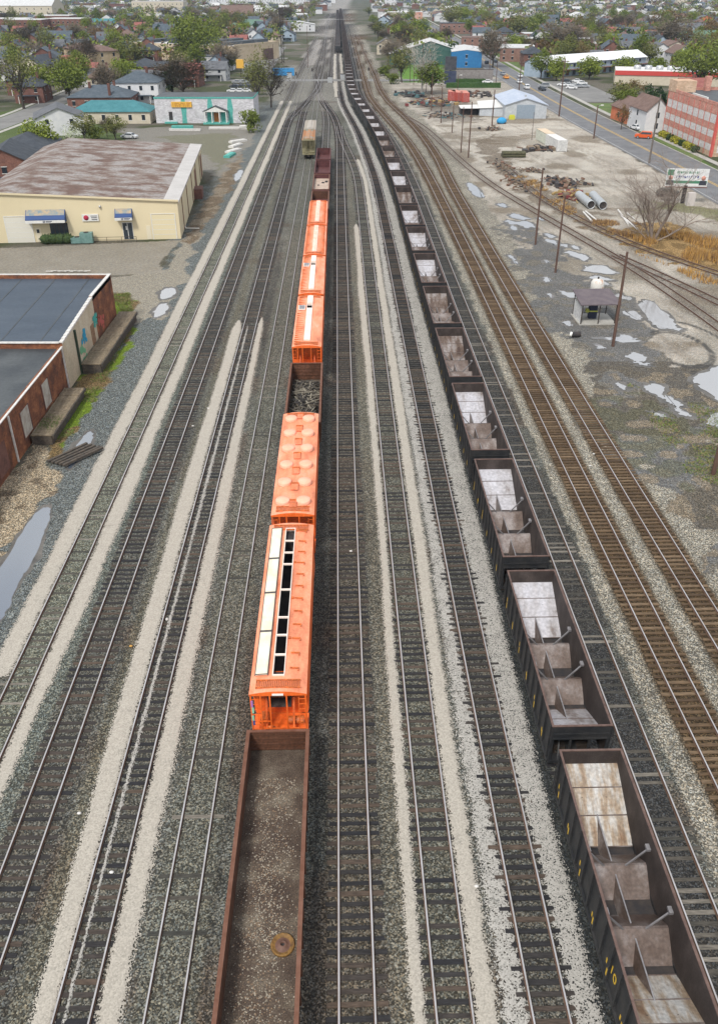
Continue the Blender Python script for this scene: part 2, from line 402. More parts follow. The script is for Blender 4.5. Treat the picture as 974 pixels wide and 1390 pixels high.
    put(inside(WX, WY, GRASS_DOCK) & (vn(X,Y,2.6,3) > .40), (.11,.17,.015), .6, .95)
    put(inside(WX+w1, WY, RUBBLE), (.30,.25,.18), 1.0)
    put(inside(WX+w1, WY, RUBBLE) & (vn(X,Y,1.1,1) < .3), (.13,.10,.07), 1, .8)
    sidelot = inside(WX, WY, GP([(246,326),(303,236),(330,200),(322,240),(292,290),(258,330)]))
    put(sidelot, (.15,.115,.08), .8); put(sidelot & (n1 > .55), (.22,.185,.14), .8)
    put(inside(WX, WY, BACKLOT), (.19,.18,.16), .4); put(inside(X+w1*3, Y+w1*3, GP([(215,185),(318,180),(318,205),(300,235),(290,215),(240,195)])), (.13,.13,.075), .6, .6)
    # vegetation by the spur and road
    put(inside(WX+w1*2, WY+w1*3, DRY), (.2,.13,.055), .9); put(inside(WX+w1*2, WY+w1*3, DRY) & (n1 > .55), (.3,.2,.09), .8)
    put(inside(X+w1*4, Y+w2*8, GP([(860,300),(890,285),(974,300),(1030,320),(1030,300),(974,285),(890,272)])), (.15,.15,.07), .7, .8)
    put(inside(X+w3, Y+w3*2, GRASS_ROAD), (.07,.12,.025), .6)
    put(inside(X+w1*2, Y+w1*5, LAWN_MID), (.10,.2,.03), .5)
    jd = inside(X+w1*5, Y+w2*9+w1*5, GP([(646,195),(668,180),(700,240),(800,285),(830,300),(800,312),(757,285),(700,255),(655,215)]))
    put(jd, (.145,.115,.085), .9, .75)
    put(inside(X+w1*5, Y+w1*9, GP([(555,120),(600,125),(655,150),(655,165),(600,165),(560,140)])), (.14,.12,.10), .9, .7)
    # smooth tone drift
    C[...,:3] *= (.90+.2*w4)[...,None]
    return C
def grid(x0, x1, y0, y1, s):
    xs = np.linspace(x0, x1, max(2, int(round((x1-x0)/s))+1)); ys = np.linspace(y0, y1, max(2, int(round((y1-y0)/s))+1))
    X, Y = np.meshgrid(xs, ys); return X, Y
V = []; Fs = []; CC = []; k = 0
for a in ((-44,50,8,80,.2),(-64,84,80,150,.33),(-130,130,150,300,.6),(-330,330,300,700,2.0),(-1500,1500,700,3000,12),(-4500,4500,3000,6500,200),
          (-140,-44,-20,80,2),(50,140,-20,80,2),(-44,50,-20,8,2),(-140,-64,80,150,2),(84,140,80,150,2),(-330,-130,150,300,4),(130,330,150,300,4),(-1500,-330,300,700,20),(330,1500,300,700,20)):
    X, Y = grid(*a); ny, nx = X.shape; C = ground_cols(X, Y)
    V.append(np.c_[X.ravel(), Y.ravel(), np.zeros(X.size)]); CC.append(C.reshape(-1, 4))
    i = (np.arange(ny-1)[:,None]*nx+np.arange(nx-1)[None,:]).ravel()+k
    Fs.append(np.c_[i, i+1, i+nx+1, i+nx]); k += X.size
V = np.concatenate(V); Fs = np.concatenate(Fs); CC = np.concatenate(CC)
me = bpy.data.meshes.new('ground'); me.vertices.add(len(V)); me.vertices.foreach_set('co', V.ravel())
me.loops.add(Fs.size); me.loops.foreach_set('vertex_index', Fs.ravel().astype(np.int32))
me.polygons.add(len(Fs)); me.polygons.foreach_set('loop_start', np.arange(0, Fs.size, 4, dtype=np.int32)); me.polygons.foreach_set('loop_total', np.full(len(Fs), 4, dtype=np.int32))
me.update(calc_edges=True)
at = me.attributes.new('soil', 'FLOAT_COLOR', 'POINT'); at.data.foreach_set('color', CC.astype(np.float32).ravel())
def ground_material():
    m = bpy.data.materials.new('ground_soil'); m.use_nodes = True; nt = m.node_tree; N = nt.nodes; L = nt.links; b = N['Principled BSDF']
    b.inputs['Roughness'].default_value = .95; b.inputs['Specular IOR Level'].default_value = .2
    at = N.new('ShaderNodeAttribute'); at.attribute_name = 'soil'
    tc = N.new('ShaderNodeTexCoord')
    v = N.new('ShaderNodeTexVoronoi'); v.inputs['Scale'].default_value = 15; L.new(tc.outputs['Object'], v.inputs['Vector'])
    sp = N.new('ShaderNodeSeparateColor'); L.new(v.outputs['Color'], sp.inputs[0])
    mr = N.new('ShaderNodeMapRange'); mr.inputs[1].default_value = 0; mr.inputs[2].default_value = 1; mr.inputs[3].default_value = .30; mr.inputs[4].default_value = 2.3
    pw = N.new('ShaderNodeMath'); pw.operation = 'POWER'; pw.inputs[1].default_value = 2.2; L.new(sp.outputs[0], pw.inputs[0]); L.new(pw.outputs[0], mr.inputs[0])
    n = N.new('ShaderNodeTexNoise'); n.inputs['Scale'].default_value = 2.3; n.inputs['Detail'].default_value = 9; n.inputs['Roughness'].default_value = .7; L.new(tc.outputs['Object'], n.inputs['Vector'])
    m2 = N.new('ShaderNodeMapRange'); m2.inputs[1].default_value = .3; m2.inputs[2].default_value = .7; m2.inputs[3].default_value = .7; m2.inputs[4].default_value = 1.3; L.new(n.outputs['Fac'], m2.inputs[0])
    mm = N.new('ShaderNodeMath'); mm.operation = 'MULTIPLY'; L.new(mr.outputs[0], mm.inputs[0]); L.new(m2.outputs[0], mm.inputs[1])
    mixf = N.new('ShaderNodeMix'); mixf.data_type = 'FLOAT'; L.new(at.outputs['Alpha'], mixf.inputs[0]); L.new(m2.outputs[0], mixf.inputs[2]); L.new(mm.outputs[0], mixf.inputs[3])
    # hue of single stones
    hs = N.new('ShaderNodeMix'); hs.data_type = 'RGBA'; L.new(sp.outputs[1], hs.inputs[0]); hs.inputs[6].default_value = (1.12,1.0,.84,1); hs.inputs[7].default_value = (.88,.98,1.08,1)
    mc = N.new('ShaderNodeMix'); mc.data_type = 'RGBA'; mc.blend_type = 'MULTIPLY'; mc.inputs[0].default_value = .9; L.new(at.outputs['Color'], mc.inputs[6]); L.new(hs.outputs[2], mc.inputs[7])
    sc = N.new('ShaderNodeVectorMath'); sc.operation = 'SCALE'; L.new(mc.outputs[2], sc.inputs[0]); L.new(mixf.outputs[0], sc.inputs['Scale'])
    L.new(sc.outputs[0], b.inputs['Base Color'])
    bp = N.new('ShaderNodeBump'); bp.inputs['Strength'].default_value = .5; bp.inputs['Distance'].default_value = .04
    L.new(mixf.outputs[0], bp.inputs['Height']); L.new(bp.outputs[0], b.inputs['Normal'])
    return m
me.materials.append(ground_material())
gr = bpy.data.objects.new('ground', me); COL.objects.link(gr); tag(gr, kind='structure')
# ------------------------------------------------------------------ white gravel strips laid beside the rails
def gravel_mat(name, c, dark, thr, patch=.7):
    m = bpy.data.materials.new(name); m.use_nodes = True; nt = m.node_tree; N = nt.nodes; L = nt.links; b = N['Principled BSDF']; b.inputs['Roughness'].default_value = .95
    tc = N.new('ShaderNodeTexCoord'); v = N.new('ShaderNodeTexVoronoi'); v.inputs['Scale'].default_value = 16; L.new(tc.outputs['Object'], v.inputs['Vector'])
    sp = N.new('ShaderNodeSeparateColor'); L.new(v.outputs['Color'], sp.inputs[0])
    mr = N.new('ShaderNodeMapRange'); mr.inputs[3].default_value = .80; mr.inputs[4].default_value = 1.15; L.new(sp.outputs[0], mr.inputs[0])
    n = N.new('ShaderNodeTexNoise'); n.inputs['Scale'].default_value = 1.6; n.inputs['Detail'].default_value = 8; L.new(tc.outputs['Object'], n.inputs['Vector'])
    ad = N.new('ShaderNodeMath'); ad.operation = 'MULTIPLY_ADD'; ad.inputs[1].default_value = .35; L.new(sp.outputs[1], ad.inputs[0]); L.new(n.outputs['Fac'], ad.inputs[2])
    r = N.new('ShaderNodeValToRGB'); e = r.color_ramp.elements; e[0].position = thr-.04; e[0].color = (*dark, 1); e[1].position = thr+.08; e[1].color = (*c, 1); L.new(ad.outputs[0], r.inputs['Fac'])
    sc = N.new('ShaderNodeVectorMath'); sc.operation = 'SCALE'; L.new(r.outputs['Color'], sc.inputs[0]); L.new(mr.outputs[0], sc.inputs['Scale']); L.new(sc.outputs[0], b.inputs['Base Color'])
    fa = N.new('ShaderNodeAttribute'); fa.attribute_name = 'fill'; vf = N.new('ShaderNodeTexVoronoi'); vf.inputs['Scale'].default_value = 17; L.new(tc.outputs['Object'], vf.inputs['Vector']); sf = N.new('ShaderNodeSeparateColor'); L.new(vf.outputs['Color'], sf.inputs[0])
    nf = N.new('ShaderNodeTexNoise'); nf.inputs['Scale'].default_value = .9; nf.inputs['Detail'].default_value = 6; L.new(tc.outputs['Object'], nf.inputs['Vector'])
    am = N.new('ShaderNodeMath'); am.operation = 'MULTIPLY_ADD'; am.inputs[1].default_value = .55; am.inputs[2].default_value = patch; L.new(nf.outputs['Fac'], am.inputs[0])
    a2 = N.new('ShaderNodeMath'); a2.operation = 'MULTIPLY'; L.new(am.outputs[0], a2.inputs[0]); L.new(fa.outputs['Fac'], a2.inputs[1])
    a3 = N.new('ShaderNodeMath'); a3.operation = 'GREATER_THAN'; L.new(a2.outputs[0], a3.inputs[0]); L.new(sf.outputs[2], a3.inputs[1]); L.new(a3.outputs[0], b.inputs['Alpha'])
    bp = N.new('ShaderNodeBump'); bp.inputs['Strength'].default_value = .25; bp.inputs['Distance'].default_value = .02; L.new(sp.outputs[0], bp.inputs['Height']); L.new(bp.outputs[0], b.inputs['Normal'])
    return m
G_PALE = gravel_mat('pale_gravel', (.37,.34,.29), (.29,.27,.23), .42, .82)
G_SPARSE = gravel_mat('sparse_gravel', (.39,.365,.335), (.10,.10,.095), .56, .5)
G_MID = gravel_mat('mixed_gravel', (.35,.335,.305), (.21,.205,.185), .46, .57)
def strip(P, o1, o2, ya, yb, m, jag=.12, z=.028, seed=0):
    rs = random.Random(seed); rows = []
    y = ya; d = 0
    ys = []
    while y < yb:
        ys.append(y); y += .13 if y < 60 else (.5 if y < 130 else 1.5)
    ys = np.array(ys); o = np.argsort(P[:,1]); xs = np.interp(ys, P[o,1], P[o,0])
    f1 = o1(ys) if callable(o1) else np.full(ys.shape, o1); f2 = o2(ys) if callable(o2) else np.full(ys.shape, o2)
    j1 = np.array([rs.uniform(-1,1) for _ in ys])*jag*.45+(vn(ys*1.0, ys*0+seed, 1.1, 1)-.5)*jag*.6+(vn(ys, ys*0+seed, 9, 2)-.5)*jag*1.6
    j2 = np.array([rs.uniform(-1,1) for _ in ys])*jag*.45+(vn(ys*1.0, ys*0+seed+40, 1.1, 3)-.5)*jag*.6+(vn(ys, ys*0+seed+9, 9, 4)-.5)*jag*1.6
    a = f1+j1; b = f2+j2
    taper = np.clip((ys[-1]-ys)/4, .05, 1)*np.clip((ys-ys[0])/1+.2, .05, 1); mid = (a+b)/2; hw = (b-a)/2*np.sqrt(taper)
    mb = MB(); vs = []; fill = []
    for i in range(len(ys)):
        for t, e, h, fl in ((-1, -.22, .004, 0), (-1, .13, z, 1), (1, -.13, z, 1), (1, .22, .004, 0)):
            vs.append((xs[i]+mid[i]+t*hw[i]+e*min(1, hw[i]*3), ys[i], h)); fill.append(fl*(1 if 0 < i < len(ys)-1 else 0))
    fs = [(i*4+j, i*4+j+1, i*4+j+5, i*4+j+4) for i in range(len(ys)-1) for j in range(3)]
    mb.idx(vs, fs, 0, False); ob = mb.build('gravel_strip', m); fa_ = ob.data.attributes.new('fill', 'FLOAT', 'POINT'); fa_.data.foreach_set('value', fill); tag(ob, kind='structure'); return ob
ip = lambda xs, vs: (lambda y: np.interp(y, xs, vs))
strip(T['A'], -2.15, ip([40,300],[-.98,-1.0]), 38, 330, G_PALE, .13, seed=1, z=.05)
strip(T['A'], 1.0, ip([20,36,44,300],[1.7,1.65,2.02,2.1]), 20, 330, G_PALE, .13, seed=2, z=.05)
strip(T['C'], ip([20,33,56],[-1.68,-1.95,-2.1]), ip([20,56],[-.82,-1.02]), 14, 102, G_PALE, .09, seed=3, z=.085)
strip(T['C'], ip([20,56],[1.02,1.0]), ip([20,56,100],[1.95,1.9,1.6]), 14, 103, G_PALE, .09, seed=4, z=.085)
strip(T['C'], ip([20,56],[-.42,-.36]), ip([20,56],[-.26,-.16]), 14, 100, G_MID, .07, seed=5, z=.075)
strip(T['G'], ip([20,56,105],[-1.75,-1.55,-1.7]), ip([20,56,105],[-1.22,-1.05,-.95]), 14, 152, G_PALE, .11, seed=6, z=.085)
strip(T['G'], ip([20,56],[.92,1.1]), ip([20,33,56,140],[1.75,1.75,1.9,1.9]), 14, 215, G_PALE, .12, seed=7, z=.08)
strip(T['H'], ip([20,33,56],[-1.95,-1.75,-1.8]), ip([20,56],[-.95,-.95]), 14, 340, G_MID, .16, seed=8, z=.078)
strip(T['H'], .95, ip([20,33,56,150,260],[2.05,2.2,2.45,2.4,2.2]), 14, 400, G_MID, .14, seed=9, z=.08)
strip(T['H'], 1.0, 2.2, 400, 560, G_PALE, .2, seed=19); strip(T['H'], -2.4, -1.0, 340, 560, G_PALE, .3, seed=20)
# ------------------------------------------------------------------ railway tracks
RAIL_TOP = mat('rail_running_surface', (.62,.60,.60), (.5,.47,.45), .6, .38, .75)
RAIL_RUST = mat('rail_rust', (.09,.05,.035), (.14,.08,.05), 3, .85, .1)
RAIL_DULL = mat('rail_dull_top', (.2,.15,.13), (.33,.29,.27), 1.5, .5, .5)
def tie_mat(name, a, b, c):
    m = bpy.data.materials.new(name); m.use_nodes = True; nt = m.node_tree; N = nt.nodes; L = nt.links; bs = N['Principled BSDF']; bs.inputs['Roughness'].default_value = .9
    oi = N.new('ShaderNodeObjectInfo'); ge = N.new('ShaderNodeNewGeometry'); ad = N.new('ShaderNodeMath'); L.new(oi.outputs['Random'], ad.inputs[0]); L.new(ge.outputs['Random Per Island'], ad.inputs[1])
    fr = N.new('ShaderNodeMath'); fr.operation = 'FRACT'; L.new(ad.outputs[0], fr.inputs[0])
    r = N.new('ShaderNodeValToRGB'); e = r.color_ramp.elements; e[0].color = (*a,1); e[1].color = (*c,1); k = e.new(.55); k.color = (*b,1); L.new(fr.outputs[0], r.inputs['Fac'])
    tc = N.new('ShaderNodeTexCoord'); n = N.new('ShaderNodeTexNoise'); n.inputs['Scale'].default_value = 5; n.inputs['Detail'].default_value = 8
    v = N.new('ShaderNodeVectorMath'); v.operation = 'MULTIPLY'; v.inputs[1].default_value = (.5,3,3); L.new(ge.outputs['Position'], v.inputs[0]); L.new(v.outputs[0], n.inputs['Vector'])
    mr = N.new('ShaderNodeMapRange'); mr.inputs[1].default_value = .3; mr.inputs[2].default_value = .7; mr.inputs[3].default_value = .55; mr.inputs[4].default_value = 1.4; L.new(n.outputs['Fac'], mr.inputs[0])
    sc = N.new('ShaderNodeVectorMath'); sc.operation = 'SCALE'; L.new(r.outputs['Color'], sc.inputs[0]); L.new(mr.outputs[0], sc.inputs['Scale']); L.new(sc.outputs[0], bs.inputs['Base Color'])
    return m
TIE_DARK = tie_mat('tie_dark', (.012,.012,.015), (.028,.025,.024), (.08,.056,.04))
TIE_BROWN = tie_mat('tie_brown', (.062,.038,.020), (.10,.063,.033), (.15,.102,.06))
TIE_GREY = tie_mat('tie_grey', (.035,.035,.03), (.07,.062,.05), (.20,.18,.15))
def tie_mb(mb, c, ang, z, w=.23, L=2.6):
    M = Matrix.Translation((c[0], c[1], 0)) @ Matrix.Rotation(ang, 4, 'Z')
    x, y = L/2, w/2
    vs = [(-x,-y,-.05),(x,-y,-.05),(x,y,-.05),(-x,y,-.05),(-x+.01,-y+.015,z),(x-.01,-y+.015,z),(x-.01,y-.015,z),(-x+.01,y-.015,z)]
    vs = [M @ Vector(v) for v in vs]
    mb.idx(vs, [(4,5,6,7),(0,1,5,4),(1,2,6,5),(2,3,7,6),(3,0,4,7)], 0)
SEC = [(-.07,0),(-.07,.02),(-.015,.04),(-.018,.13),(-.036,.14),(-.036,.172),(.036,.172),(.036,.14),(.018,.13),(.015,.04),(.07,.02),(.07,0)]
def rail_mb(P, o, z, s0, s1):
    Q = offset(P, o); mb = MB(); n = len(SEC); T_ = tangents(Q)
    vs = []
    for p, t in zip(Q, T_):
        for (x, h) in SEC: vs.append((p[0]+t[1]*x, p[1]-t[0]*x, z+h))
    fs = []; 
    for i in range(len(Q)-1):
        for j in range(n-1):
            mb.f.append((i*n+j, (i+1)*n+j, (i+1)*n+j+1, i*n+j+1)); mb.m.append(1 if j == 5 else 0); mb.sm.append(False)
    mb.v = vs; return mb
tie_meshes = {}
def track(key, label, tm, ztie, spacing, ties_to, top=None, keep=1.0, zj=.01, near=100, ang_j=.012, ymin=None):
    P = T[key]
    t = thing('railway_track', label, 'railway track', (0,0,0), 0, 'railway tracks side by side')
    # thin out the far samples
    idx = [i for i in range(len(P)) if P[i,1] < 140 or i % 3 == 0 or i == len(P)-1]
    Q = P[idx]
    for s in (-1, 1): rail_mb(Q, s*.754, ztie+.004, 0, 0).build('rail', [RAIL_RUST, top or RAIL_TOP], t)
    rnd = random.Random(hash(key) % 1000 if False else sum(map(ord, key)))
    d = np.r_[0, np.cumsum(np.hypot(*np.diff(P, axis=0).T))]; s = 0; n = 0; far = MB(); cnt = 0
    order = []
    while s < d[-1]-1:
        x, y, a = at_len(P, s); s += spacing*rnd.uniform(.93, 1.07)
        if y > ties_to or y < (ymin if ymin else 14): 
            if y > ties_to: break
            continue
        if rnd.random() > keep: continue
        order.append((x, y, a-math.pi/2+rnd.uniform(-ang_j, ang_j), ztie+rnd.uniform(-zj, zj*.6)))
    order.sort(key=lambda q: q[1])
    mk = tm.name
    for q in order:
        if cnt < near:
            kk = (mk, cnt % 5, ztie)
            if kk not in tie_meshes:
                mb = MB(); r2 = random.Random(cnt); tie_mb(mb, (0,0), 0, 0, .23+r2.uniform(-.02,.02), 2.6+r2.uniform(-.1,.1)); tie_meshes[kk] = mb.mesh('tie', tm)
            o = bpy.data.objects.new('tie', tie_meshes[kk]); COL.objects.link(o); o.parent = t; o.location = (q[0]+rnd.uniform(-.06,.06), q[1], q[3]); o.rotation_euler = (0,0,q[2]); cnt += 1
        else: tie_mb(far, (q[0], q[1]), q[2], q[3])
    if far.f: tag(far.build('ties', tm, t), kind='stuff')
    return t
track('A', 'leftmost track, between two strips of pale gravel, its ties mostly buried in grey-green ballast', TIE_GREY, .006, .55, 330, keep=.8, zj=.02)
track('B', 'second track from the left, with dark ribbed ties standing clear of the ballast', TIE_DARK, .04, .54, 330, keep=.95, zj=.025)
track('C', 'third track from the left, with a thin pale gravel line running between its rails', TIE_DARK, .04, .54, 300, keep=.95, zj=.02)
track('D', 'empty half-buried track just left of the train of orange hopper cars', TIE_GREY, -.002, .56, 290, keep=.5, zj=.012)
track('E', 'track carrying the orange hopper cars and the rusty gondolas', TIE_DARK, .02, .55, 300)
track('F', 'empty dark track immediately right of the train of orange hopper cars', TIE_DARK, .05, .55, 330, keep=.96, zj=.03)
track('G', 'track with pale gravel on both sides, second to the right of the orange hopper cars', TIE_DARK, .035, .56, 300, keep=.85, zj=.03)
track('H', 'empty track nearest the left side of the open black coal cars, edged by white gravel', TIE_DARK, .075, .54, 360, zj=.02)
track('I', 'track under the long train of open black coal cars', TIE_DARK, .03, .55, 200)
track('J', 'coal-blackened track along the right side of the open coal cars', TIE_GREY, .012, .56, 330, keep=.75, zj=.02, top=RAIL_TOP)
track('K', 'left one of the two brown main line tracks', TIE_BROWN, .085, .5, 420, zj=.008, ang_j=.004)
track('L', 'right one of the two brown main line tracks, beside the dirt lot', TIE_BROWN, .085, .5, 420, zj=.008, ang_j=.004)
track('B2', 'short track in the far left of the yard, splitting off beyond the yellow warehouse', TIE_DARK, .02, .6, 260, near=20)
track('X1', 'far lead track next to the dark train beyond the crossing', TIE_DARK, .02, .9, 430, near=5)
track('X2', 'far lead track running to the vanishing point left of the others', TIE_DARK, .02, .9, 430, near=5)
track('X3', 'far lead track hidden partly behind the signal mast beyond the crossing', TIE_DARK, .02, .9, 430, near=5)
track('M', 'spur curving through the dirt lot beyond the puddles', TIE_GREY, .01, .58, 260, keep=.75, top=RAIL_DULL, zj=.02)
track('M2', 'short branch leaving the spur at the right edge of the lot', TIE_GREY, .012, .6, 260, keep=.7, top=RAIL_DULL, zj=.02)
track('N', 'rusty old track edged by dry orange grass below the bare tree', TIE_GREY, .02, .6, 260, keep=.85, top=RAIL_DULL, zj=.02)
# ------------------------------------------------------------------ rolling stock
BLACK_P = mat('hopper_black_paint', (.014,.016,.019), (.035,.034,.034), 1.3, .55, .1, .15, fine=.25, fscale=9)
RUST_IN = mat('hopper_inner_rust', (.030,.021,.019), (.075,.058,.052), .9, .75, .15, .2, c3=(.045,.034,.030), stretch=(1,1,.6), fine=.2, fscale=14)
RIM = mat('rim_rust', (.10,.06,.05), (.17,.11,.09), 2.5, .6, .3, .1)
WORN = mat('worn_slope_steel', (.17,.125,.10), (.55,.54,.57), .75, .42, .35, .1, c3=(.47,.45,.46), stretch=(1.2,.5,.5), fine=.2, fscale=5, lo=.3, hi=.58)
WORN2 = mat('worn_slope_rusty', (.20,.12,.07), (.50,.49,.47), .9, .5, .25, .1, c3=(.33,.26,.19), stretch=(2.2,.45,.45), fine=.25, fscale=6, lo=.33, hi=.6)
WORN3 = mat('worn_slope_brown', (.08,.05,.04), (.33,.30,.29), .8, .5, .3, .1, c3=(.17,.125,.10), stretch=(1.6,.5,.5), fine=.25, fscale=6, lo=.35, hi=.62)
RIDGE = mat('ridge_plate', (.10,.070,.056), (.26,.23,.22), .9, .5, .3, .1, c3=(.15,.115,.10), stretch=(1,.6,1), fine=.2, fscale=7)
STRUT = mat('strut_steel', (.24,.23,.235), (.36,.35,.36), 2, .45, .5)
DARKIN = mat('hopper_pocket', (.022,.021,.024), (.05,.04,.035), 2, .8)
TRUCK = mat('truck_iron', (.03,.024,.02), (.075,.055,.042), 3, .8, .2)
WHEEL = mat('wheel_steel', (.09,.07,.06), (.16,.13,.11), 4, .6, .5)
YEL = mat('yellow_marking', (.75,.50,.03), (.55,.34,.03), 6, .6)
WHT = mat('white_marking', (.7,.7,.68))
def truck_parts(root, y, m=TRUCK):
    t = MB()
    for s in (-1, 1):
        t.box(s*.98-.07, s*.98+.07, y-1.2, y+1.2, .55, .75); t.box(s*.98-.09, s*.98+.09, y-.35, y+.35, .35, .8); t.box(s*.98-.08, s*.98+.08, y-1.1, y-.7, .4, .7); t.box(s*.98-.08, s*.98+.08, y+.7, y+1.1, .4, .7)
    t.box(-.9, .9, y-.22, y+.22, .5, .85)
    tr_ = t.build('truck', m, root)
    for dy in (-.88, .88):
        w = MB()
        for s in (-1, 1): w.lathe([(.0,-.06),(.42,-.06),(.46,-.05),(.46,-.03),(.43,-.02),(.42,.07),(.0,.07)], (s*.76, y+dy, .62), 18, 0, 'x')
        w.tube((-.76, y+dy, .62), (.76, y+dy, .62), .07, n=8)
        w.build('wheel_set', WHEEL, tr_)
def coupler_parts(root, L, m=TRUCK):
    for s in (-1, 1):
        c = MB(); c.box(-.12, .12, min(s*L/2, s*(L/2+.62)), max(s*L/2, s*(L/2+.62)), .82, 1.02); c.box(-.2, .2, min(s*(L/2+.5), s*(L/2+.74)), max(s*(L/2+.5), s*(L/2+.74)), .76, 1.08); c.build('coupler', m, root)
HL, HW, HZ = 13.4, 3.2, 3.62
def coal_hopper(slope_mat, label, text10=None, marks=True, dark=False):
    r = thing('coal_hopper', label, 'coal car', (0,0,0), 0, 'open black coal cars in one train')
    l2, w2 = HL/2, HW/2
    for s in (-1, 1):
        m = MB(); x0, x1 = sorted((s*(w2-.12), s*(w2-.07)))
        m.box(x0, x1, -l2, l2, 1.05, HZ-.06, 0, ms={'l' if s > 0 else 'r': 1})
        for i in range(13):
            y = -l2+.25+i*(HL-.5)/12
            a, b = sorted((s*(w2-.07), s*(w2+.03))); m.box(a, b, y-.07, y+.07, 1.15, HZ-.1, 0)
        a, b = sorted((s*(w2-.14), s*(w2+.02))); m.box(a, b, -l2+.02, l2-.02, .92, 1.06, 0)
        if marks:
            for i, y in enumerate((-5.4, -3.3, -1.1, 1.2, 3.4, 5.5)):
                m.box(s*(w2+.034)-.003, s*(w2+.034)+.003, y+.07, y+.17, 1.35, 1.8, 2)
                m.box(s*(w2-.062)-.003, s*(w2-.062)+.003, y+.44, y+.54, 1.3+.3*(i % 2), 1.5+.3*(i % 2)+.1, 2)
        m.build('side_wall', [BLACK_P, RUST_IN, YEL], r)
    for s in (-1, 1):
        m = MB(); y0, y1 = sorted((s*(l2-.06), s*l2)); m.box(-w2+.12, w2-.12, y0, y1, 2.62, HZ-.06, 0, ms={'f' if s > 0 else 'k': 1})
        m.box(-w2+.12, w2-.12, *sorted((s*l2, s*(l2+.05))), 2.95, 3.05); m.box(-w2+.12, w2-.12, *sorted((s*l2, s*(l2+.05))), 2.62, 2.7)
        m.build('end_wall', [BLACK_P, RUST_IN], r)
    m = MB(); t = .07
    m.box(-w2-.0, -w2+.11, -l2-.04, l2+.04, HZ-.06, HZ); m.box(w2-.11, w2+.0, -l2-.04, l2+.04, HZ-.06, HZ)
    m.box(-w2+.11, w2-.11, -l2-.04, -l2+.07, HZ-.058, HZ-.002); m.box(-w2+.11, w2-.11, l2-.07, l2+.04, HZ-.058, HZ-.002)
    m.build('top_rim', RIM, r)
    xi = w2-.122
    for s in (-1, 1):   # end slope sheets, three plates with seams
        m = MB(); pts = [(l2-.07, 2.66), (5.55, 2.18), (4.35, 1.6), (3.05, .98)]
        for (ya, za), (yb, zb) in zip(pts[:-1], pts[1:]):
            n = 6
            rr = random.Random(int(ya*10))
            for i in range(n):
                x0 = -xi+2*xi*i/n; x1 = -xi+2*xi*(i+1)/n
                m.face([(x0, s*ya, za), (x1, s*ya, za), (x1, s*yb, zb), (x0, s*yb, zb)][::s], 0)
            m.box(-xi, xi, *sorted((s*(yb-.03), s*(yb+.03))), zb-.02, zb+.012, 1)
        m.face([(-xi, s*(l2-.07), 2.6), (xi, s*(l2-.07), 2.6), (xi, s*3.05, .9), (-xi, s*3.05, .9)][::-s], 2)
        m.build('slope_sheet', [slope_mat, RIDGE, BLACK_P], r)
    for s in (-1, 1):
        m = MB(); yc = s*1.5
        sec = [(yc-1.15, .92), (yc-.06, 1.86), (yc+.06, 1.86), (yc+1.15, .92)]
        m.prism(sec, -xi, xi, 0, axis='x')
        m.build('cross_ridge', RIDGE, r)
        for q in (-1, 1):
            b = MB(); b.bar((q*.5, yc-.05, 1.84), (q*(xi-.02), yc+.05, 2.95), .07, .07); b.box(*sorted((q*(xi-.02), q*(xi-.2))), yc-.12, yc+.2, 2.92, 3.06)
            b.build('cross_brace', STRUT, r)
        g_ = MB(); g_.face([(-xi+.002, yc-.95, 1.12), (-xi+.002, yc+.95, 1.12), (-xi+.3, yc, 1.9)]); 
        g_.face([(xi-.002, yc-.95, 1.12), (xi-.3, yc, 1.9), (xi-.002, yc+.95, 1.12)])
        g_.build('gusset', RIDGE, r)
    m = MB()
    m.prism([(-.24, .93), (0, 1.6), (.24, .93)], -5.0, 5.0, 0); m.box(-.03, .03, -4.9, 4.9, 1.585, 1.625, 1)
    m.build('centre_hood', [RIDGE, STRUT], r)
    m = MB(); m.box(-xi, xi, -3.06, 3.06, .84, .9); m.build('pocket_floor', DARKIN, r)
    for y in (-2.85, 0, 2.85):
        m = MB()
        for s in (-1, 1): m.prism([(s*.35, .84), (s*1.35, .84), (s*1.1, .35), (s*.6, .35)], y-.42, y+.42, 0)
        m.build('outlet_gate', TRUCK, r)
    m = MB(); m.box(-.3, .3, -l2-.05, l2+.05, .68, .86)
    for s in (-1, 1):
        m.box(-w2+.05, w2-.05, *sorted((s*(l2-.45), s*(l2+.05))), .86, 1.04)
        for x in (-1.45, -.5, .5, 1.45): m.bar((x, s*(l2-.02), 1.0), (x, s*(l2-.02), 2.66), .1, .1)
        for x in (-1.0, 1.0): m.bar((x, s*(l2-.05), 1.0), (x*.6, s*(l2-1.6), 1.95), .08, .08)
    m.build('end_frame', BLACK_P, r)
    for s in (-1, 1):
        m = MB(); x = s*(w2+.06); yy = -s*(l2-.35)
        for d in (-.2, .2): m.bar((x, yy+d, 1.0), (x, yy+d, 3.4), .03, .03)
        for k in range(6): m.bar((x, yy-.2, 1.15+k*.4), (x, yy+.2, 1.15+k*.4), .025, .025)
        m.build('ladder', BLACK_P, r)
    for y in (-l2+1.35, l2-1.35): truck_parts(r, y)
    coupler_parts(r, HL)
    if text10: text('marking', text10, .75, YEL, r, (-w2+.055, -3.6, 2.1), (math.pi/2, 0, -math.pi/2), .004)
    return r
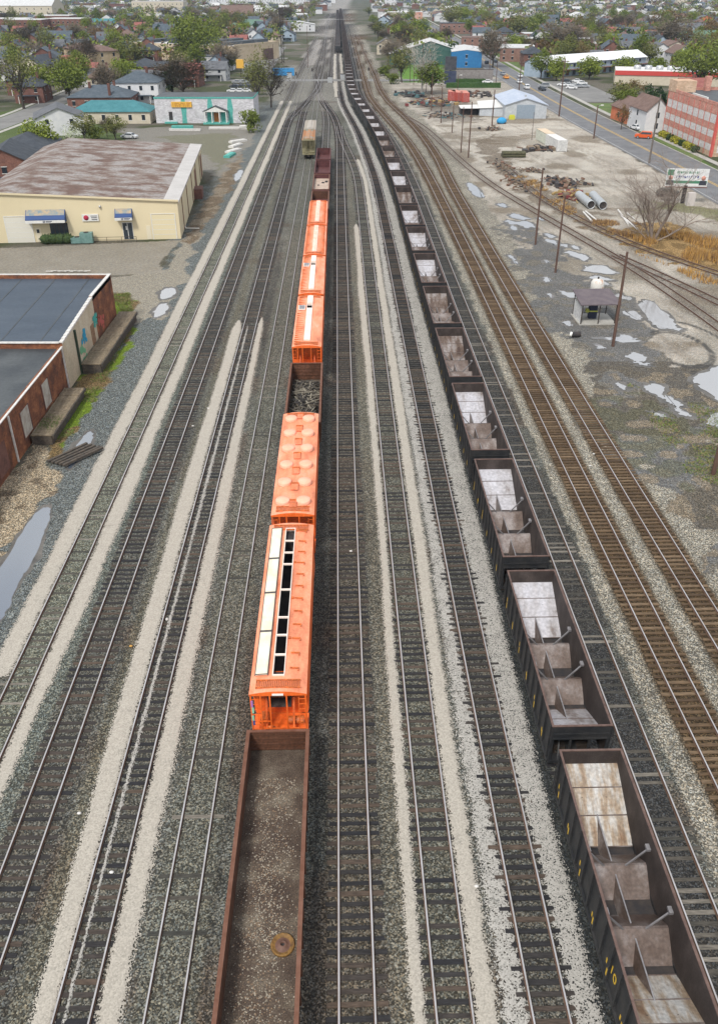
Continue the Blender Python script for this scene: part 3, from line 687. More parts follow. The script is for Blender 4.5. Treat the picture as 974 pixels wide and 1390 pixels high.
def coal_hopper_far(name, label, group, load=None):
    m = MB(); l2, w2 = HL/2, HW/2
    for s in (-1, 1):
        m.box(*sorted((s*(w2-.1), s*w2)), -l2, l2, .9, HZ, 0, ms={'l' if s > 0 else 'r': 1, 't': 2}); m.box(-w2+.1, w2-.1, *sorted((s*(l2-.1), s*l2)), 1.9, HZ, 0, ms={'f' if s > 0 else 'k': 1, 't': 2})
        if not load: m.face([(-w2+.1, s*(l2-.1), 2.66), (w2-.1, s*(l2-.1), 2.66), (w2-.1, s*3.05, .98), (-w2+.1, s*3.05, .98)][::s], 3)
        m.box(-.9, .9, s*(l2-1.3)-1, s*(l2-1.3)+1, .15, .8, 5); m.box(-.15, .15, *sorted((s*l2, s*(l2+.7))), .8, 1.0, 5)
        if not load: m.prism([(s*1.5-1.1, .95), (s*1.5, 1.85), (s*1.5+1.1, .95)], -w2+.1, w2-.1, 4, 'x')
    m.box(-w2+.1, w2-.1, -l2+.1, l2-.1, .85, .97 if not load else 3.3, 5)
    o = m.build(name, [BLACK_P, RUST_IN, RIM, WORN, RIDGE, DARKIN]); tag(o, label, 'coal car', group); return o
pitch = 14.98; PI_ = T['I']; di = np.r_[0, np.cumsum(np.hypot(*np.diff(PI_, axis=0).T))]
s_first = float(np.interp(22.55, PI_[:,1], di))
NTH = ['nearest', 'second nearest', 'third nearest', 'fourth nearest', 'fifth nearest', 'sixth nearest', 'seventh nearest', 'eighth nearest', 'ninth nearest', 'tenth nearest', 'eleventh nearest', 'twelfth nearest', 'thirteenth nearest', 'fourteenth nearest', 'fifteenth nearest', 'sixteenth nearest']
LOOK = ['streaked brown and white slope sheet', 'bright worn grey slope sheet', 'pale grey slope sheet', 'whitish slope sheet', 'dusty grey slope sheet', 'dark brown inside']
protoA = coal_hopper(WORN2, 'open black coal car nearest the camera, with a rust-streaked white slope sheet', '10'); freeze(protoA)
protoB = coal_hopper(WORN, 'open black coal car, second of the train, with a bright grey slope sheet', None); freeze(protoB)
protoC = None
s = s_first; i = 0; farA = None
while s < di[-1]-10:
    x, y, a = at_len(PI_, s); rz = a-math.pi/2
    if y > 1400: break
    if i == 0: protoA.location = (x, y, 0); protoA.rotation_euler = (0,0,rz)
    elif i == 1: protoB.location = (x, y, 0); protoB.rotation_euler = (0,0,rz)
    elif i == 4:
        protoC = coal_hopper(WORN3, 'open black coal car, fifth nearest to the camera, dark brown inside', None); protoC.location = (x, y, 0); protoC.rotation_euler = (0,0,rz); freeze(protoC)
    elif i < 16:
        o = dup(protoC if i in (5, 9, 12, 13) else protoB, (x, y, 0), rz, 'open black coal car, %s to the camera in the long coal train' % NTH[i])

    else:
        if farA is None: farA = coal_hopper_far('coal_hopper', 'small open black coal car on the far bend of the long coal train', 'open black coal cars in one train'); o = farA
        else:
            o = dup(farA, label='small open black coal car on the far bend of the long coal train' if y < 460 else 'tiny dark coal car in the far straight end of the long coal train')
        o.location = (x, y, 0); o.rotation_euler = (0,0,rz)
    s += pitch; i += 1
# second, far-off train of dark hoppers on the track to its left
PH = T['H']; dh = np.r_[0, np.cumsum(np.hypot(*np.diff(PH, axis=0).T))]; s = float(np.interp(566, PH[:,1], dh))+7; i = 0; farH = None
while True:
    x, y, a = at_len(PH, s)
    if y > 1330: break
    lab = 'dark loaded hopper car in the far-off train left of the coal cars' if i else 'dark loaded hopper car, nearest end of the far-off train left of the coal cars'
    if farH is None: farH = coal_hopper_far('loaded_hopper', lab, 'dark hopper cars of the far-off train', True); o = farH
    else: o = dup(farH, label=lab)
    o.location = (x, y, 0); o.rotation_euler = (0,0,a-math.pi/2); s += 14.6; i += 1
# ---- covered hoppers
ORG = mat('orange_paint', (.52,.10,.02), (.82,.165,.03), .9, .5, 0, .06, c3=(.76,.13,.018), fine=.14, fscale=6, stretch=(1,1,.35), lo=.33, hi=.66)
ORG_ROOF = mat('orange_roof_faded', (.50,.16,.08), (.82,.37,.24), .6, .65, 0, .05, c3=(.80,.27,.14), fine=.12, fscale=7, stretch=(1.5,.5,1), lo=.32, hi=.68)
ORG_DK = mat('orange_grime', (.36,.09,.02), (.62,.15,.03), 3, .6, fine=.3, fscale=12)
CREAM = mat('fibreglass_cover', (.70,.60,.42), (.82,.76,.62), 1.4, .5, 0, .05, c3=(.78,.7,.53), stretch=(1,.5,1))
PINKH = mat('hatch_pink', (.88,.46,.33), (.9,.6,.5), 1.5, .55)
GASKET = mat('gasket_dark', (.06,.07,.08)); LIPM = mat('hatch_lip', (.72,.60,.52), (.82,.72,.64), 2, .5)
TAN = mat('tan_paint', (.19,.17,.095), (.27,.245,.145), 1.2, .7, 0, .05); TANR = mat('tan_roof_rust', (.34,.19,.10), (.26,.24,.20), .5, .8, c3=(.42,.18,.07), lo=.42, hi=.58)
GREYC = mat('grey_hopper_paint', (.33,.31,.28), (.42,.40,.36), 1, .7); GREYR = mat('grey_hopper_roof', (.34,.30,.25), (.40,.37,.33), .6, .8)
def covered_hopper(kind, label, L=16.2, body=ORG, roof=ORG_ROOF, grime=ORG_DK, hatch=PINKH, group=None, cat='hopper car'):
    r = thing('covered_hopper', label, cat, (0,0,0), 0, group)
    w, l2, ze, zc = 1.52, L/2, 4.38, 4.58
    def arc(x): return ze+(zc-ze)*(1-(x/w)**2)
    # body: curved sides between the sloped bays
    sec = [(-w+.06, 1.15), (-w, 1.5), (-w-.04, 2.6), (-w, 4.1), (-w+.03, ze-.02)]
    m = MB(); yb = l2-1.75
    full = sec+[(-x, z) for x, z in reversed(sec)]
    nf = len(full)
    for e_ in (-yb, yb): m.face([(x, e_, z) for x, z in (full if e_ < 0 else full[::-1])], 0)
    for i in range(nf):
        if i == len(sec)-1 and kind in ('trough', 'hole'): continue
        a, b = full[i], full[(i+1) % nf]; m.face([(a[0], -yb, a[1]), (a[0], yb, a[1]), (b[0], yb, b[1]), (b[0], -yb, b[1])], 0)
    for s in (-1, 1):   # end slopes
        P = [(s*yb, 1.2), (s*(yb-.01), 1.2)]
        a = [(-w+.05, s*(yb), 2.3), (w-.05, s*(yb), 2.3), (w-.05, s*(l2-.35), 4.2), (-w+.05, s*(l2-.35), 4.2)]
        m.face(a[::-s], 1); m.face([(-w+.05, s*yb, 2.3), (-w+.05, s*(l2-.35), 4.2), (-w+.05, s*yb, 4.2)][::s], 0); m.face([(w-.05, s*yb, 2.3), (w-.05, s*(l2-.35), 4.2), (w-.05, s*yb, 4.2)][::-s], 0)
        m.box(-w+.05, w-.05, *sorted((s*yb, s*(l2-.34))), 4.18, 4.24, 0)
    b_ = m.build('body', [body, grime], r)
    # roof sheet with a rolled edge, arched
    m = MB(); n = 10; xs = [-w-.02+(2*w+.04)*i/n for i in range(n+1)]
    holes = []
    tx0, tx1 = -.36, .32
    def roof_strip(x0, x1, y0, y1, k=4):
        for j in range(k):
            a = x0+(x1-x0)*j/k; b = x0+(x1-x0)*(j+1)/k
            m.face([(a, y0, arc(a)), (b, y0, arc(b)), (b, y1, arc(b)), (a, y1, arc(a))], 0, True)
    if kind == 'trough':
        ya, yb2 = -l2+1.15, l2-.75
        roof_strip(-w-.02, tx0, -l2, l2); roof_strip(tx1, w+.02, -l2, l2); roof_strip(tx0, tx1, -l2, ya, 2); roof_strip(tx0, tx1, yb2, l2, 2)
    elif kind == 'hole':
        ya, yb2 = 3.2, 4.7
        roof_strip(-w-.02, tx0, -l2, l2); roof_strip(tx1, w+.02, -l2, l2); roof_strip(tx0, tx1, -l2, ya, 2); roof_strip(tx0, tx1, yb2, l2, 2)
    else: roof_strip(-w-.02, w+.02, -l2, l2, 10)
    for s in (-1, 1):
        m.face([(s*(w+.02), -l2, arc(w)), (s*(w+.02), l2, arc(w)), (s*(w+.02), l2, ze-.12), (s*(w+.02), -l2, ze-.12)][::-s], 0)
        ring = [(x, s*l2, arc(x)) for x in xs]+[(x, s*l2, ze-.12) for x in reversed(xs)]; m.face(ring if s < 0 else ring[::-1], 1)
    RFM = m
    if kind in ('trough', 'hole'):
        yy0, yy1 = ya, yb2
        m = MB(); zt_ = zc+.09
        m.box(tx0, tx0+.05, yy0, yy1, zc-.15, zt_); m.box(tx1-.05, tx1, yy0, yy1, zc-.15, zt_); m.box(tx0+.05, tx1-.05, yy0, yy0+.06, zc-.15, zt_-.002); m.box(tx0+.05, tx1-.05, yy1-.06, yy1, zc-.15, zt_-.002)
        if kind == 'trough':
            fr = [0, .13, .235, .335, .51, .665, .76, .875]
            for q in (.105, .20, .29, .475, .66, .77, .885):
                y = yy1-(yy1-yy0)*q; m.box(tx0+.05, tx1-.05, y-.05, y+.05, zt_-.1, zt_-.004)
        m.build('hatch_opening', LIPM, r)
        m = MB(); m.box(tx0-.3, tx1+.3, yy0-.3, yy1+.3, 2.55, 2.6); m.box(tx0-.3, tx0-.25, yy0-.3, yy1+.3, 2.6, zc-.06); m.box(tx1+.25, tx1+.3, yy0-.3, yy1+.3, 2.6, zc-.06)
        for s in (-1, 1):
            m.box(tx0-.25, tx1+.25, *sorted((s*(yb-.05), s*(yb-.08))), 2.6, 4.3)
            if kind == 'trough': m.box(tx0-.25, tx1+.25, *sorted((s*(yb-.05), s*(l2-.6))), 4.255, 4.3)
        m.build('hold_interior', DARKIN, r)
    if kind == 'trough':
        for k in range(4):
            seg = (yy1-yy0)/4; y0 = yy0+k*seg+.05; y1 = y0+seg-.1; m = MB(); a, b = -1.27, -.62
            M = Matrix.Translation((b, 0, arc(b)+.09)) @ Matrix.Rotation(R(-3), 4, 'Y')
            m.box(a-b, 0, y0, y1, 0, .06, 0, M)
            m.box(a-b-.03, a-b, y0-.03, y1+.03, -.03, .1, 1, M); m.box(0, .03, y0-.03, y1+.03, -.03, .1, 1, M)
            for q in range(0, 4):
                y = y0+(y1-y0)*q/3; m.box(a-b, 0, y-.02, y+.02, .06, .09 if q in (0, 3) else .072, 1 if q in (0, 3) else 0, M)
            m.build('hatch_cover', [CREAM, GASKET], r)
        m = MB()
        for k in range(12):
            y = l2-1.0-k*(L-2.4)/11.3; M = Matrix.Translation((.82, y, arc(.82)+.035)) @ Matrix.Rotation(R(3), 4, 'Y')
            m.box(-.25, .25, -.035, .035, 0, .06, 0, M); m.box(.19, .25, -.2, -.035, 0, .05, 0, M)
            if k % 3 == 0: m.box(-.44, -.3, -.06, .06, -.02, .09, 0, M)
        m.build('hatch_bracket', grime, r)
    if kind == 'round':
        for k in range(6):
            for x in (-.78, .72):
                y = l2-1.4-k*(L-2.7)/5.1; m = MB(); z = arc(x)
                m.lathe([(.52,-.02),(.52,.2),(.47,.25),(.2,.3),(0,.31)], (x, y, z), 18, 0); m.box(x-.06, x+.06, y-.56, y-.44, z, z+.12); m.box(x-.06, x+.06, y+.44, y+.56, z, z+.1)
                m.build('hatch_cover', hatch, r)
        m = MB()
        for k in range(7):
            y = l2-.6-k*(L-1.6)/6.2
            m.box(-.26, .26, y-.8, y+.05, arc(0)+.07, arc(0)+.1)
            for j in range(5): m.box(-.27, .27, y-.75+j*.17, y-.72+j*.17, arc(0)+.1, arc(0)+.12, 1)
            m.box(-.3, .3, y+.06, y+.16, arc(0)+.0, arc(0)+.16, 1)
        m.build('running_board', [roof, grime], r)
    if kind in ('hole', 'strip', 'square'):
        m = MB()
        spans = [(-l2+1.2, 3.1), (4.8, l2-.6)] if kind == 'hole' else [(-l2+.9, l2-.9)]
        for a, b in spans:
            n = max(1, round((b-a)/2.6))
            for k in range(n):
                y0 = a+(b-a)*k/n+.04; y1 = a+(b-a)*(k+1)/n-.04
                h = MB(); h.prism([(-.33, zc), (-.33, zc+.13), (0, zc+.17), (.33, zc+.13), (.33, zc)], y0, y1); h.build('hatch_cover', hatch if kind != 'hole' else LIPM, r)
        if kind == 'hole':
            h = MB(); h.box(-1.28, -.48, 2.7, 4.2, arc(-.9)+.08, arc(-.9)+.16); h.box(-1.2, -.56, 2.8, 4.1, arc(-.9)+.16, arc(-.9)+.18, 1); h.build('open_hatch_lid', [LIPM, STRUT], r)
        m = MB()
        for k in range(int(L/.62)):
            y = -l2+.6+k*.62
            for s in ((-1, 1) if kind == 'strip' else (-1,) if kind == 'hole' else (-1, 1)):
                x0, x1 = (.5, 1.35) if s > 0 else (-1.35, -.5)
                if kind == 'hole' and 2.4 < y < 4.5: continue
                zz = arc(.92); M = Matrix.Translation((0,0,0))
                m.box(x0, x1, y-.05, y+.05, zz-.04, zz+.045)
        k0 = len(RFM.v); RFM.v += m.v; RFM.f += [tuple(i+k0 for i in f) for f in m.f]; RFM.m += [2]*len(m.f); RFM.sm += [False]*len(m.f)
    RFM.build('roof', [roof, body, grime if body is ORG else roof], r)
    # slatted walkway across each end of the roof
    for s in (-1, 1):
        m = MB()
        for k in range(24):
            x = -1.2+k*.1; m.box(x, x+.045, *sorted((s*(l2-.85), s*(l2-.3))), arc(x)+.03, arc(x)+.07)
        for y in (s*(l2-.85), s*(l2-.3)): m.box(-1.2, 1.2, y-.03, y+.03, zc-.03, zc+.035)
        m.build('roof_walk', grime, r)
    # end frame, ladder, tank, brake wheel
    for s in (-1, 1):
        e = s*(l2-.06); m = MB()
        m.box(-w, w, *sorted((s*(l2-1.7), s*l2)), 1.05, 1.17)
        for x in (-w+.05, -.95, -.45, .45, w-.05): m.bar((x, e, 1.1), (x, e, ze-.12), .08, .08)
        m.bar((-w+.05, e, 1.75), (w-.05, e, 1.75), .05, .05); m.bar((-w+.05, e, 2.3), (-.4, e, 2.3), .05, .05)
        m.bar((.75, e, 1.15), (.75, s*(yb+.6), 3.0), .1, .1); m.bar((-.75, e, 1.15), (-.75, s*(yb+.6), 3.0), .1, .1)
        m.build('end_frame', body, r)
        for q in (-1, 1):
            m = MB()
            for k in range(8): m.bar((q*(w-.42), e, 1.3+k*.38), (q*(w-.06), e, 1.3+k*.38), .03, .03)
            m.bar((q*(w-.42), e, 1.1), (q*(w-.42), e, 4.1), .035, .035); m.bar((q*(w-.06), e+.02, 1.1), (q*(w-.06), e+.02, 4.1), .035, .035)
            m.build('ladder', body, r)
        m = MB(); m.tube((-.9, s*(l2-.75), 1.5), (-.9, s*(l2-1.35), 1.5), .27, n=14); m.lathe([(.0,0),(.1,.02),(.28,.05),(.3,.09),(.0,.1)], (-.5, s*(l2-.2), 1.45), 14, 0, 'y'); m.tube((.35, s*(l2-.8), 1.6), (1.3, s*(l2-.8), 1.6), .22, n=12)
        m.build('brake_cylinder', grime, r)
    for y in (-4.6, 0, 4.6):
        m = MB()
        m.prism([(y-2.2, 1.16), (y+2.2, 1.16), (y+.45, .5), (y-.45, .5)], -1.1, 1.1, 0, 'x'); m.build('outlet_chute', grime, r)
    for y in (-l2+1.6, l2-1.6): truck_parts(r, y)
    coupler_parts(r, L)
    return r
PE = T['E']
def on(P, o, y):
    o_ = np.argsort(P[:,1]); x = float(np.interp(y, P[o_,1], P[o_,0])); x2 = float(np.interp(y+2, P[o_,1], P[o_,0])); o.location = (x, y, 0); o.rotation_euler = (0,0,math.atan2(2, x2-x)-math.pi/2); return o
OG = 'orange covered hopper cars in one train'
on(PE, covered_hopper('trough', 'orange hopper car with its long roof hatch open and cream covers folded back', 16.1, group=OG), 40.35)
on(PE, covered_hopper('round', 'orange hopper car with twelve round roof hatches in two rows', 16.2, hatch=mat('hatch_round_orange', (.87,.36,.23), (.9,.44,.31), 1.5, .6), group=OG), 57.75)
ec = [o for o in bpy.data.objects if o.name.startswith('covered_hopper') and o.type == 'EMPTY'][0]
m = MB()
for k_, (z0, z1) in enumerate(((3.0,3.9),(2.1,2.8))):
    m.box(-1.44, -1.33, -8.06, -8.03, z0, z0+(z1-z0)*.45, 2*k_ % 3); m.box(-1.47, -1.36, -8.062, -8.03, z0+(z1-z0)*.5, z1, (2*k_+1) % 3)
m.build('end_graffiti', [mat('spray_mint', (.25,.5,.35), None), mat('spray_violet', (.35,.15,.4), None), mat('spray_navy', (.05,.08,.25), None)], ec)
m = MB(); m.box(-.3, .3, -8.12, -8.05, 4.33, 4.42); m.build('end_plate', WHT, ec)
c3 = on(PE, covered_hopper('hole', 'orange hopper car just beyond the gondola of scrap ties, one square roof hatch open', 16.2, group=OG), 89.6); freeze(c3)
on(PE, dup(c3, label='orange hopper car with one square hatch open, between the scrap-side one and two closed ones'), 106.6)
c5 = on(PE, covered_hopper('square', 'orange hopper car with closed hatches, fifth orange car from the bottom of the picture', 16.2, group=OG), 123.5); freeze(c5)
on(PE, dup(c5, label='orange hopper car farthest up the track, coupled to the maroon gondolas'), 140.4)
on(T['D'], covered_hopper('square', 'tan covered hopper car standing alone with a rusty orange roof', 15.5, TAN, TANR, TAN, TANR, cat='hopper car'), 221)
on(T['D'], covered_hopper('strip', 'grey covered hopper car behind the tan one', 15.5, GREYC, GREYR, GREYR, GREYR, cat='hopper car'), 238)
# ---- gondolas
GON = mat('gondola_rust', (.075,.030,.015), (.14,.062,.036), 1.1, .75, .1, .2, c3=(.10,.042,.022), fine=.35, fscale=7, stretch=(1,1,.35), lo=.3, hi=.7)
GONR = mat('gondola_rim', (.13,.052,.028), (.18,.085,.055), 2, .7, .2, .1)
GONF = mat('gondola_floor', (.05,.033,.024), (.14,.115,.085), .8, .9, 0, .4, c3=(.08,.058,.042), fine=.6, fscale=16)
MARO = mat('gondola_maroon', (.075,.022,.022), (.12,.04,.038), 1.5, .8)
PALEF = mat('gondola_load_tan', (.36,.27,.21), (.50,.40,.33), 1.5, .9)
def gondola(label, L=15.3, wall=GON, rim=GONR, floor=GONF, zf=1.25, zr=2.75, group='rusty open gondola cars'):
    r = thing('gondola', label, 'gondola car', (0,0,0), 0, group); w = 1.62; l2 = L/2
    for s in (-1, 1):
        m = MB(); m.box(*sorted((s*(w-.1), s*(w-.05))), -l2, l2, .95, zr-.08)
        for i in range(14):
            y = -l2+.2+i*(L-.4)/13; m.box(*sorted((s*(w-.05), s*(w+.05))), y-.06, y+.06, 1.0, zr-.08)
        m.build('side_wall', wall, r)
        m = MB(); m.box(-w+.1, w-.1, *sorted((s*(l2-.06), s*l2)), 1.0, zr-.08)
        for z in (1.35, 1.75, 2.15, 2.5): m.box(-w+.1, w-.1, *sorted((s*(l2-.1), s*(l2-.06))), z-.05, z+.05)
        m.build('end_wall', wall, r)
    m = MB()
    for s in (-1, 1): m.box(*sorted((s*(w-.14), s*(w+.05))), -l2-.02, l2+.02, zr-.08, zr); m.box(-w+.14, w-.14, *sorted((s*(l2-.14), s*(l2+.02))), zr-.078, zr-.002)
    m.build('top_rim', rim, r)
    m = MB(); m.box(-w+.1, w-.1, -l2+.06, l2-.06, zf-.1, zf); m.build('floor', floor, r)
    m = MB(); m.box(-.35, .35, -l2, l2, .8, 1.1); m.build('centre_sill', TRUCK, r)
    for y in (-l2+1.7, l2-1.7): truck_parts(r, y)
    coupler_parts(r, L)
    return r
ga = on(PE, gondola('rusty brown gondola nearest the camera, floor strewn with gravel and holding one wheel', 15.6), 23.55)
gb = on(PE, gondola('brown gondola full of scrap ties between two orange hopper cars', 13.6, zr=3.1, zf=1.2), 73.6)
GX = 'maroon gondolas beyond the orange cars'
on(PE, gondola('dark brown empty gondola directly beyond the last orange car', 14.6, wall=GON, rim=GONR, floor=MARO, group=GX), 157.5)
gt = on(PE, gondola('gondola with a tan load dotted with dark holes', 14.6, wall=MARO, rim=GONR, floor=PALEF, zf=1.9, group=GX), 173.5)
gm = on(PE, gondola('maroon gondola coupled beyond the one with the tan load', 14.4, wall=MARO, rim=MARO, floor=MARO, group=GX), 189.5); freeze(gm)
on(PE, dup(gm, label='last maroon gondola of the orange train, its end facing the empty track'), 205.3)
# gravel and litter lying in the near gondola
DEB = [mat('debris_pale', (.26,.23,.18), (.42,.38,.31), 5), mat('debris_brown', (.2,.13,.08), (.28,.2,.13), 5), mat('debris_dark', (.07,.06,.05), (.12,.10,.09), 5)]
m = MB(); rr = random.Random(3)
ex, ey = ga.location.x, ga.location.y
def near_gon(u, v): return Matrix.Translation(ga.location) @ Matrix.Rotation(ga.rotation_euler.z, 4, 'Z') @ Vector((u, v, 1.25))
for k in range(7000):
    v = rr.uniform(-7.6, 7.5); 
    dens = .3+.7*float(vn(np.array(v*1.0), np.array(0.0), 1.8, 1)); u = rr.gauss(rr.choice((-.5,.3)), .55)
    if abs(u) > 1.42 or rr.random() > dens or v > 5.9: continue
    s = rr.uniform(.012, .045); p = near_gon(u, v); a = rr.uniform(0, 3.1); ca, sa = math.cos(a)*s, math.sin(a)*s
    h = s*rr.uniform(.5, 1.2)
    k0 = [(p.x+ca, p.y+sa, p.z), (p.x-sa, p.y+ca, p.z), (p.x-ca, p.y-sa, p.z), (p.x+sa, p.y-ca, p.z)]
    t_ = (p.x+rr.uniform(-.3,.3)*s, p.y+rr.uniform(-.3,.3)*s, p.z+h)
    m.idx(k0+[t_], [(0,1,4),(1,2,4),(2,3,4),(3,0,4)], rr.choice((0,0,0,1,1,2)))
tag(m.build('gravel_litter', DEB), 'loose gravel and litter on the floor of the near rusty gondola', 'gravel', kind='stuff')
WY1 = mat('wheel_yellow_rust', (.13,.065,.018), (.24,.13,.03), 4, .7, fine=.3, fscale=9); WR1 = mat('wheel_hub_rust', (.10,.05,.035), (.17,.09,.065), 3, .7)
wt = thing('wheel', 'round rusty wheel with a yellow rim lying flat in the near gondola', 'wheel', near_gon(.78, -2.95))
m = MB(); m.lathe([(.33,.03),(.40,.05),(.47,.11),(.50,.11),(.52,.07),(.52,0),(.33,0)], n=32); m.build('rim', WY1, wt)
m = MB(); m.lathe([(.33,.03),(.25,.05),(.17,.12),(.13,.15),(.10,.15),(.09,.02)], n=24); m.build('hub', WR1, wt)
m = MB(); m.lathe([(.09,.03),(.0,.03)], n=16); m.build('axle_hole', DARKIN, wt)
# scrap ties piled in the second gondola
SCR = [mat('scrap_wood', (.06,.05,.04), (.14,.12,.09), 4), mat('scrap_wood_pale', (.2,.18,.14), (.3,.27,.21), 4), mat('scrap_wood_dark', (.025,.022,.02), (.05,.045,.04), 4)]
m = MB(); rr = random.Random(8); L0 = Matrix.Translation(gb.location) @ Matrix.Rotation(gb.rotation_euler.z, 4, 'Z')
for k in range(520):
    v = rr.uniform(-6.0, 5.2); u = rr.uniform(-1.0, 1.0); z = 1.3+rr.uniform(0, .75)*(1-abs(v)/12)
    ang = rr.gauss(math.pi/2 if rr.random() < .35 else rr.uniform(-.8,.8), .4); ll = rr.uniform(.4, 1.0)
    d = Vector((math.sin(ang), math.cos(ang), rr.uniform(-.18,.18)))*ll
    a = Vector((u, v, z)); p = a-d; q = a+d
    for w_ in (p, q): w_.x = max(-1.45, min(1.45, w_.x)); w_.y = max(-6.6, min(6.6, w_.y))
    m.bar(L0 @ p, L0 @ q, rr.uniform(.04,.13), rr.uniform(.03,.1), rr.choice((0,0,1,2,2,0)))
tag(m.build('scrap_wood_pile', SCR), 'heap of broken dark ties and scrap wood filling the second gondola', 'scrap wood', kind='stuff')
m = MB(); rr = random.Random(4); L0 = Matrix.Translation(gt.location) @ Matrix.Rotation(gt.rotation_euler.z, 4, 'Z')
for k in range(9): 
    p = L0 @ Vector((rr.uniform(-1.1,1.1), rr.uniform(-6,6), 1.95)); m.sphere(p, rr.uniform(.2,.35), 0, 8, 4, (1,1.4,.5))
tag(m.build('dark_lumps', DARKIN), 'dark lumps on the tan load of a maroon gondola', 'scrap', kind='stuff')
# ------------------------------------------------------------------ puddles
def water_mat(name, base, ior, rough=.03):
    m = bpy.data.materials.new(name); m.use_nodes = True; b = m.node_tree.nodes['Principled BSDF']
    b.inputs['Base Color'].default_value = (*base, 1); b.inputs['Roughness'].default_value = rough; b.inputs['IOR'].default_value = ior
    return m
WATER = water_mat('puddle_water', (.07,.09,.12), 3.6); WATER_PAINTED_SKY = water_mat('puddle_water_painted_sky', (.26,.26,.262), 3.6, .06); MUD = mat('wet_mud', (.07,.067,.062), (.14,.13,.115), .7, .6, 0, .2, fine=.2, fscale=6, world=True)  # paler water has the white sky reflection painted into its base colour
def blob(pts, m, label=None, jag=.25, z=.03, seed=0, sub=6):
    """closed outline given as photo pixels, roughened"""
    blob.n += 1; z = .014+.0008*blob.n
    P = [g(x, y) for x, y in pts]; rs = random.Random(seed); n = len(P); Q = []
    for i in range(n):
        p0, p1, p2, p3 = P[i-1], P[i], P[(i+1) % n], P[(i+2) % n]
        for k in range(sub):
            t = k/sub; q = .5*((2*p1)+(-p0+p2)*t+(2*p0-5*p1+4*p2-p3)*t*t+(-p0+3*p1-3*p2+p3)*t**3)
            Q.append((q.x+rs.uniform(-1,1)*jag, q.y+rs.uniform(-1,1)*jag))
    mb = MB(); mb.face([(x, y, z) for x, y in Q]); me_ = mb.mesh('puddle', m)
    bm = bmesh.new(); bm.from_mesh(me_); bmesh.ops.triangulate(bm, faces=bm.faces[:]); bm.to_mesh(me_); bm.free()
    o = bpy.data.objects.new('puddle', me_); COL.objects.link(o); tag(o, kind='structure')
    if True:
        cx = sum(q[0] for q in Q)/len(Q); cy = sum(q[1] for q in Q)/len(Q); mb = MB(); k = 1.0
        E_ = []; MUDZ = .0055+.0001*blob.n
        for q in Q:
            d = math.hypot(q[0]-cx, q[1]-cy)+1e-6; f = (d+rs.uniform(.25,.9))/d; E_.append((cx+(q[0]-cx)*f, cy+(q[1]-cy)*f, MUDZ))
        E_.sort(key=lambda q: math.atan2(q[1]-cy, q[0]-cx))
        mb.face(E_); me_ = mb.mesh('mud', MUD); bm = bmesh.new(); bm.from_mesh(me_); bmesh.ops.triangulate(bm, faces=bm.faces[:]); bm.to_mesh(me_); bm.free()
        m2 = bpy.data.objects.new('mud', me_); COL.objects.link(m2); tag(m2, kind='structure')
    return o
import bmesh
blob.n = 0
blob([(-30,815),(0,772),(34,716),(54,692),(68,690),(67,704),(60,724),(42,765),(27,787),(13,824),(-2,845),(-25,870)], WATER, jag=.09)
blob([(92,634),(104,605),(118,588),(126,588),(124,602),(108,622),(98,634)], WATER, jag=.10)
blob([(218,400),(222,393),(236,391),(239,397),(230,404),(219,406)], WATER_PAINTED_SKY, jag=.1, seed=1)
blob([(208,425),(216,414),(226,412),(228,418),(220,428),(210,431)], WATER_PAINTED_SKY, jag=.2, seed=2)
blob([(318,243),(322,233),(329,231),(327,240),(320,246)], WATER_PAINTED_SKY, jag=.2, seed=3)
blob([(633,251),(636,248),(646,254),(656,266),(652,268),(642,264)], WATER_PAINTED_SKY, jag=.25, seed=4)
for i, (cx, cy, w, h) in enumerate(((681,279,6,3),(692,302,8,3),(704,295,14,4),(712,305,18,5),(697,310,6,3),(733,297,4,2),(745,320,7,3),(751,332,4,2),(748,328,9,4),(764,333,7,3),(783,347,16,6),(810,366,26,6),(815,378,18,3),(817,384,12,4),(780,336,6,3),(742,380,6,4),(747,402,5,3),(694,350,5,3),(699,356,4,3),(700,240,3,2),(741,355,3,2),(770,399,14,5),(846,404,10,4),(875,418,14,7),(858,428,12,6),(893,438,16,8),(915,446,10,3),(835,461,30,4),(850,458,16,3),(812,470,9,4),(864,486,14,6),(872,494,12,3),(890,530,14,10),(912,545,12,7),(925,560,12,6),(893,563,9,3),(842,525,8,4),(770,440,7,4))):
    rs = random.Random(i); pts = [(cx+math.cos(t)*w*rs.uniform(.55,1.25)+math.sin(t)*w*.25, cy+math.sin(t)*h*rs.uniform(.5,1.25)+math.cos(t)*h*.45) for t in [k*math.pi/5 for k in range(10)]]
    blob(pts, WATER_PAINTED_SKY, jag=.16, seed=i+9, sub=4)
blob([(964,502),(985,495),(1040,500),(1040,560),(1000,560),(974,545),(950,525),(940,515)], WATER_PAINTED_SKY, jag=.25, seed=60)
blob([(958,575),(968,562),(985,560),(1000,575),(985,585),(970,580)], WATER_PAINTED_SKY, jag=.2, seed=61)
blob([(868,412),(885,410),(905,428),(918,445),(900,446),(880,435)], WATER_PAINTED_SKY, jag=.3, seed=62)
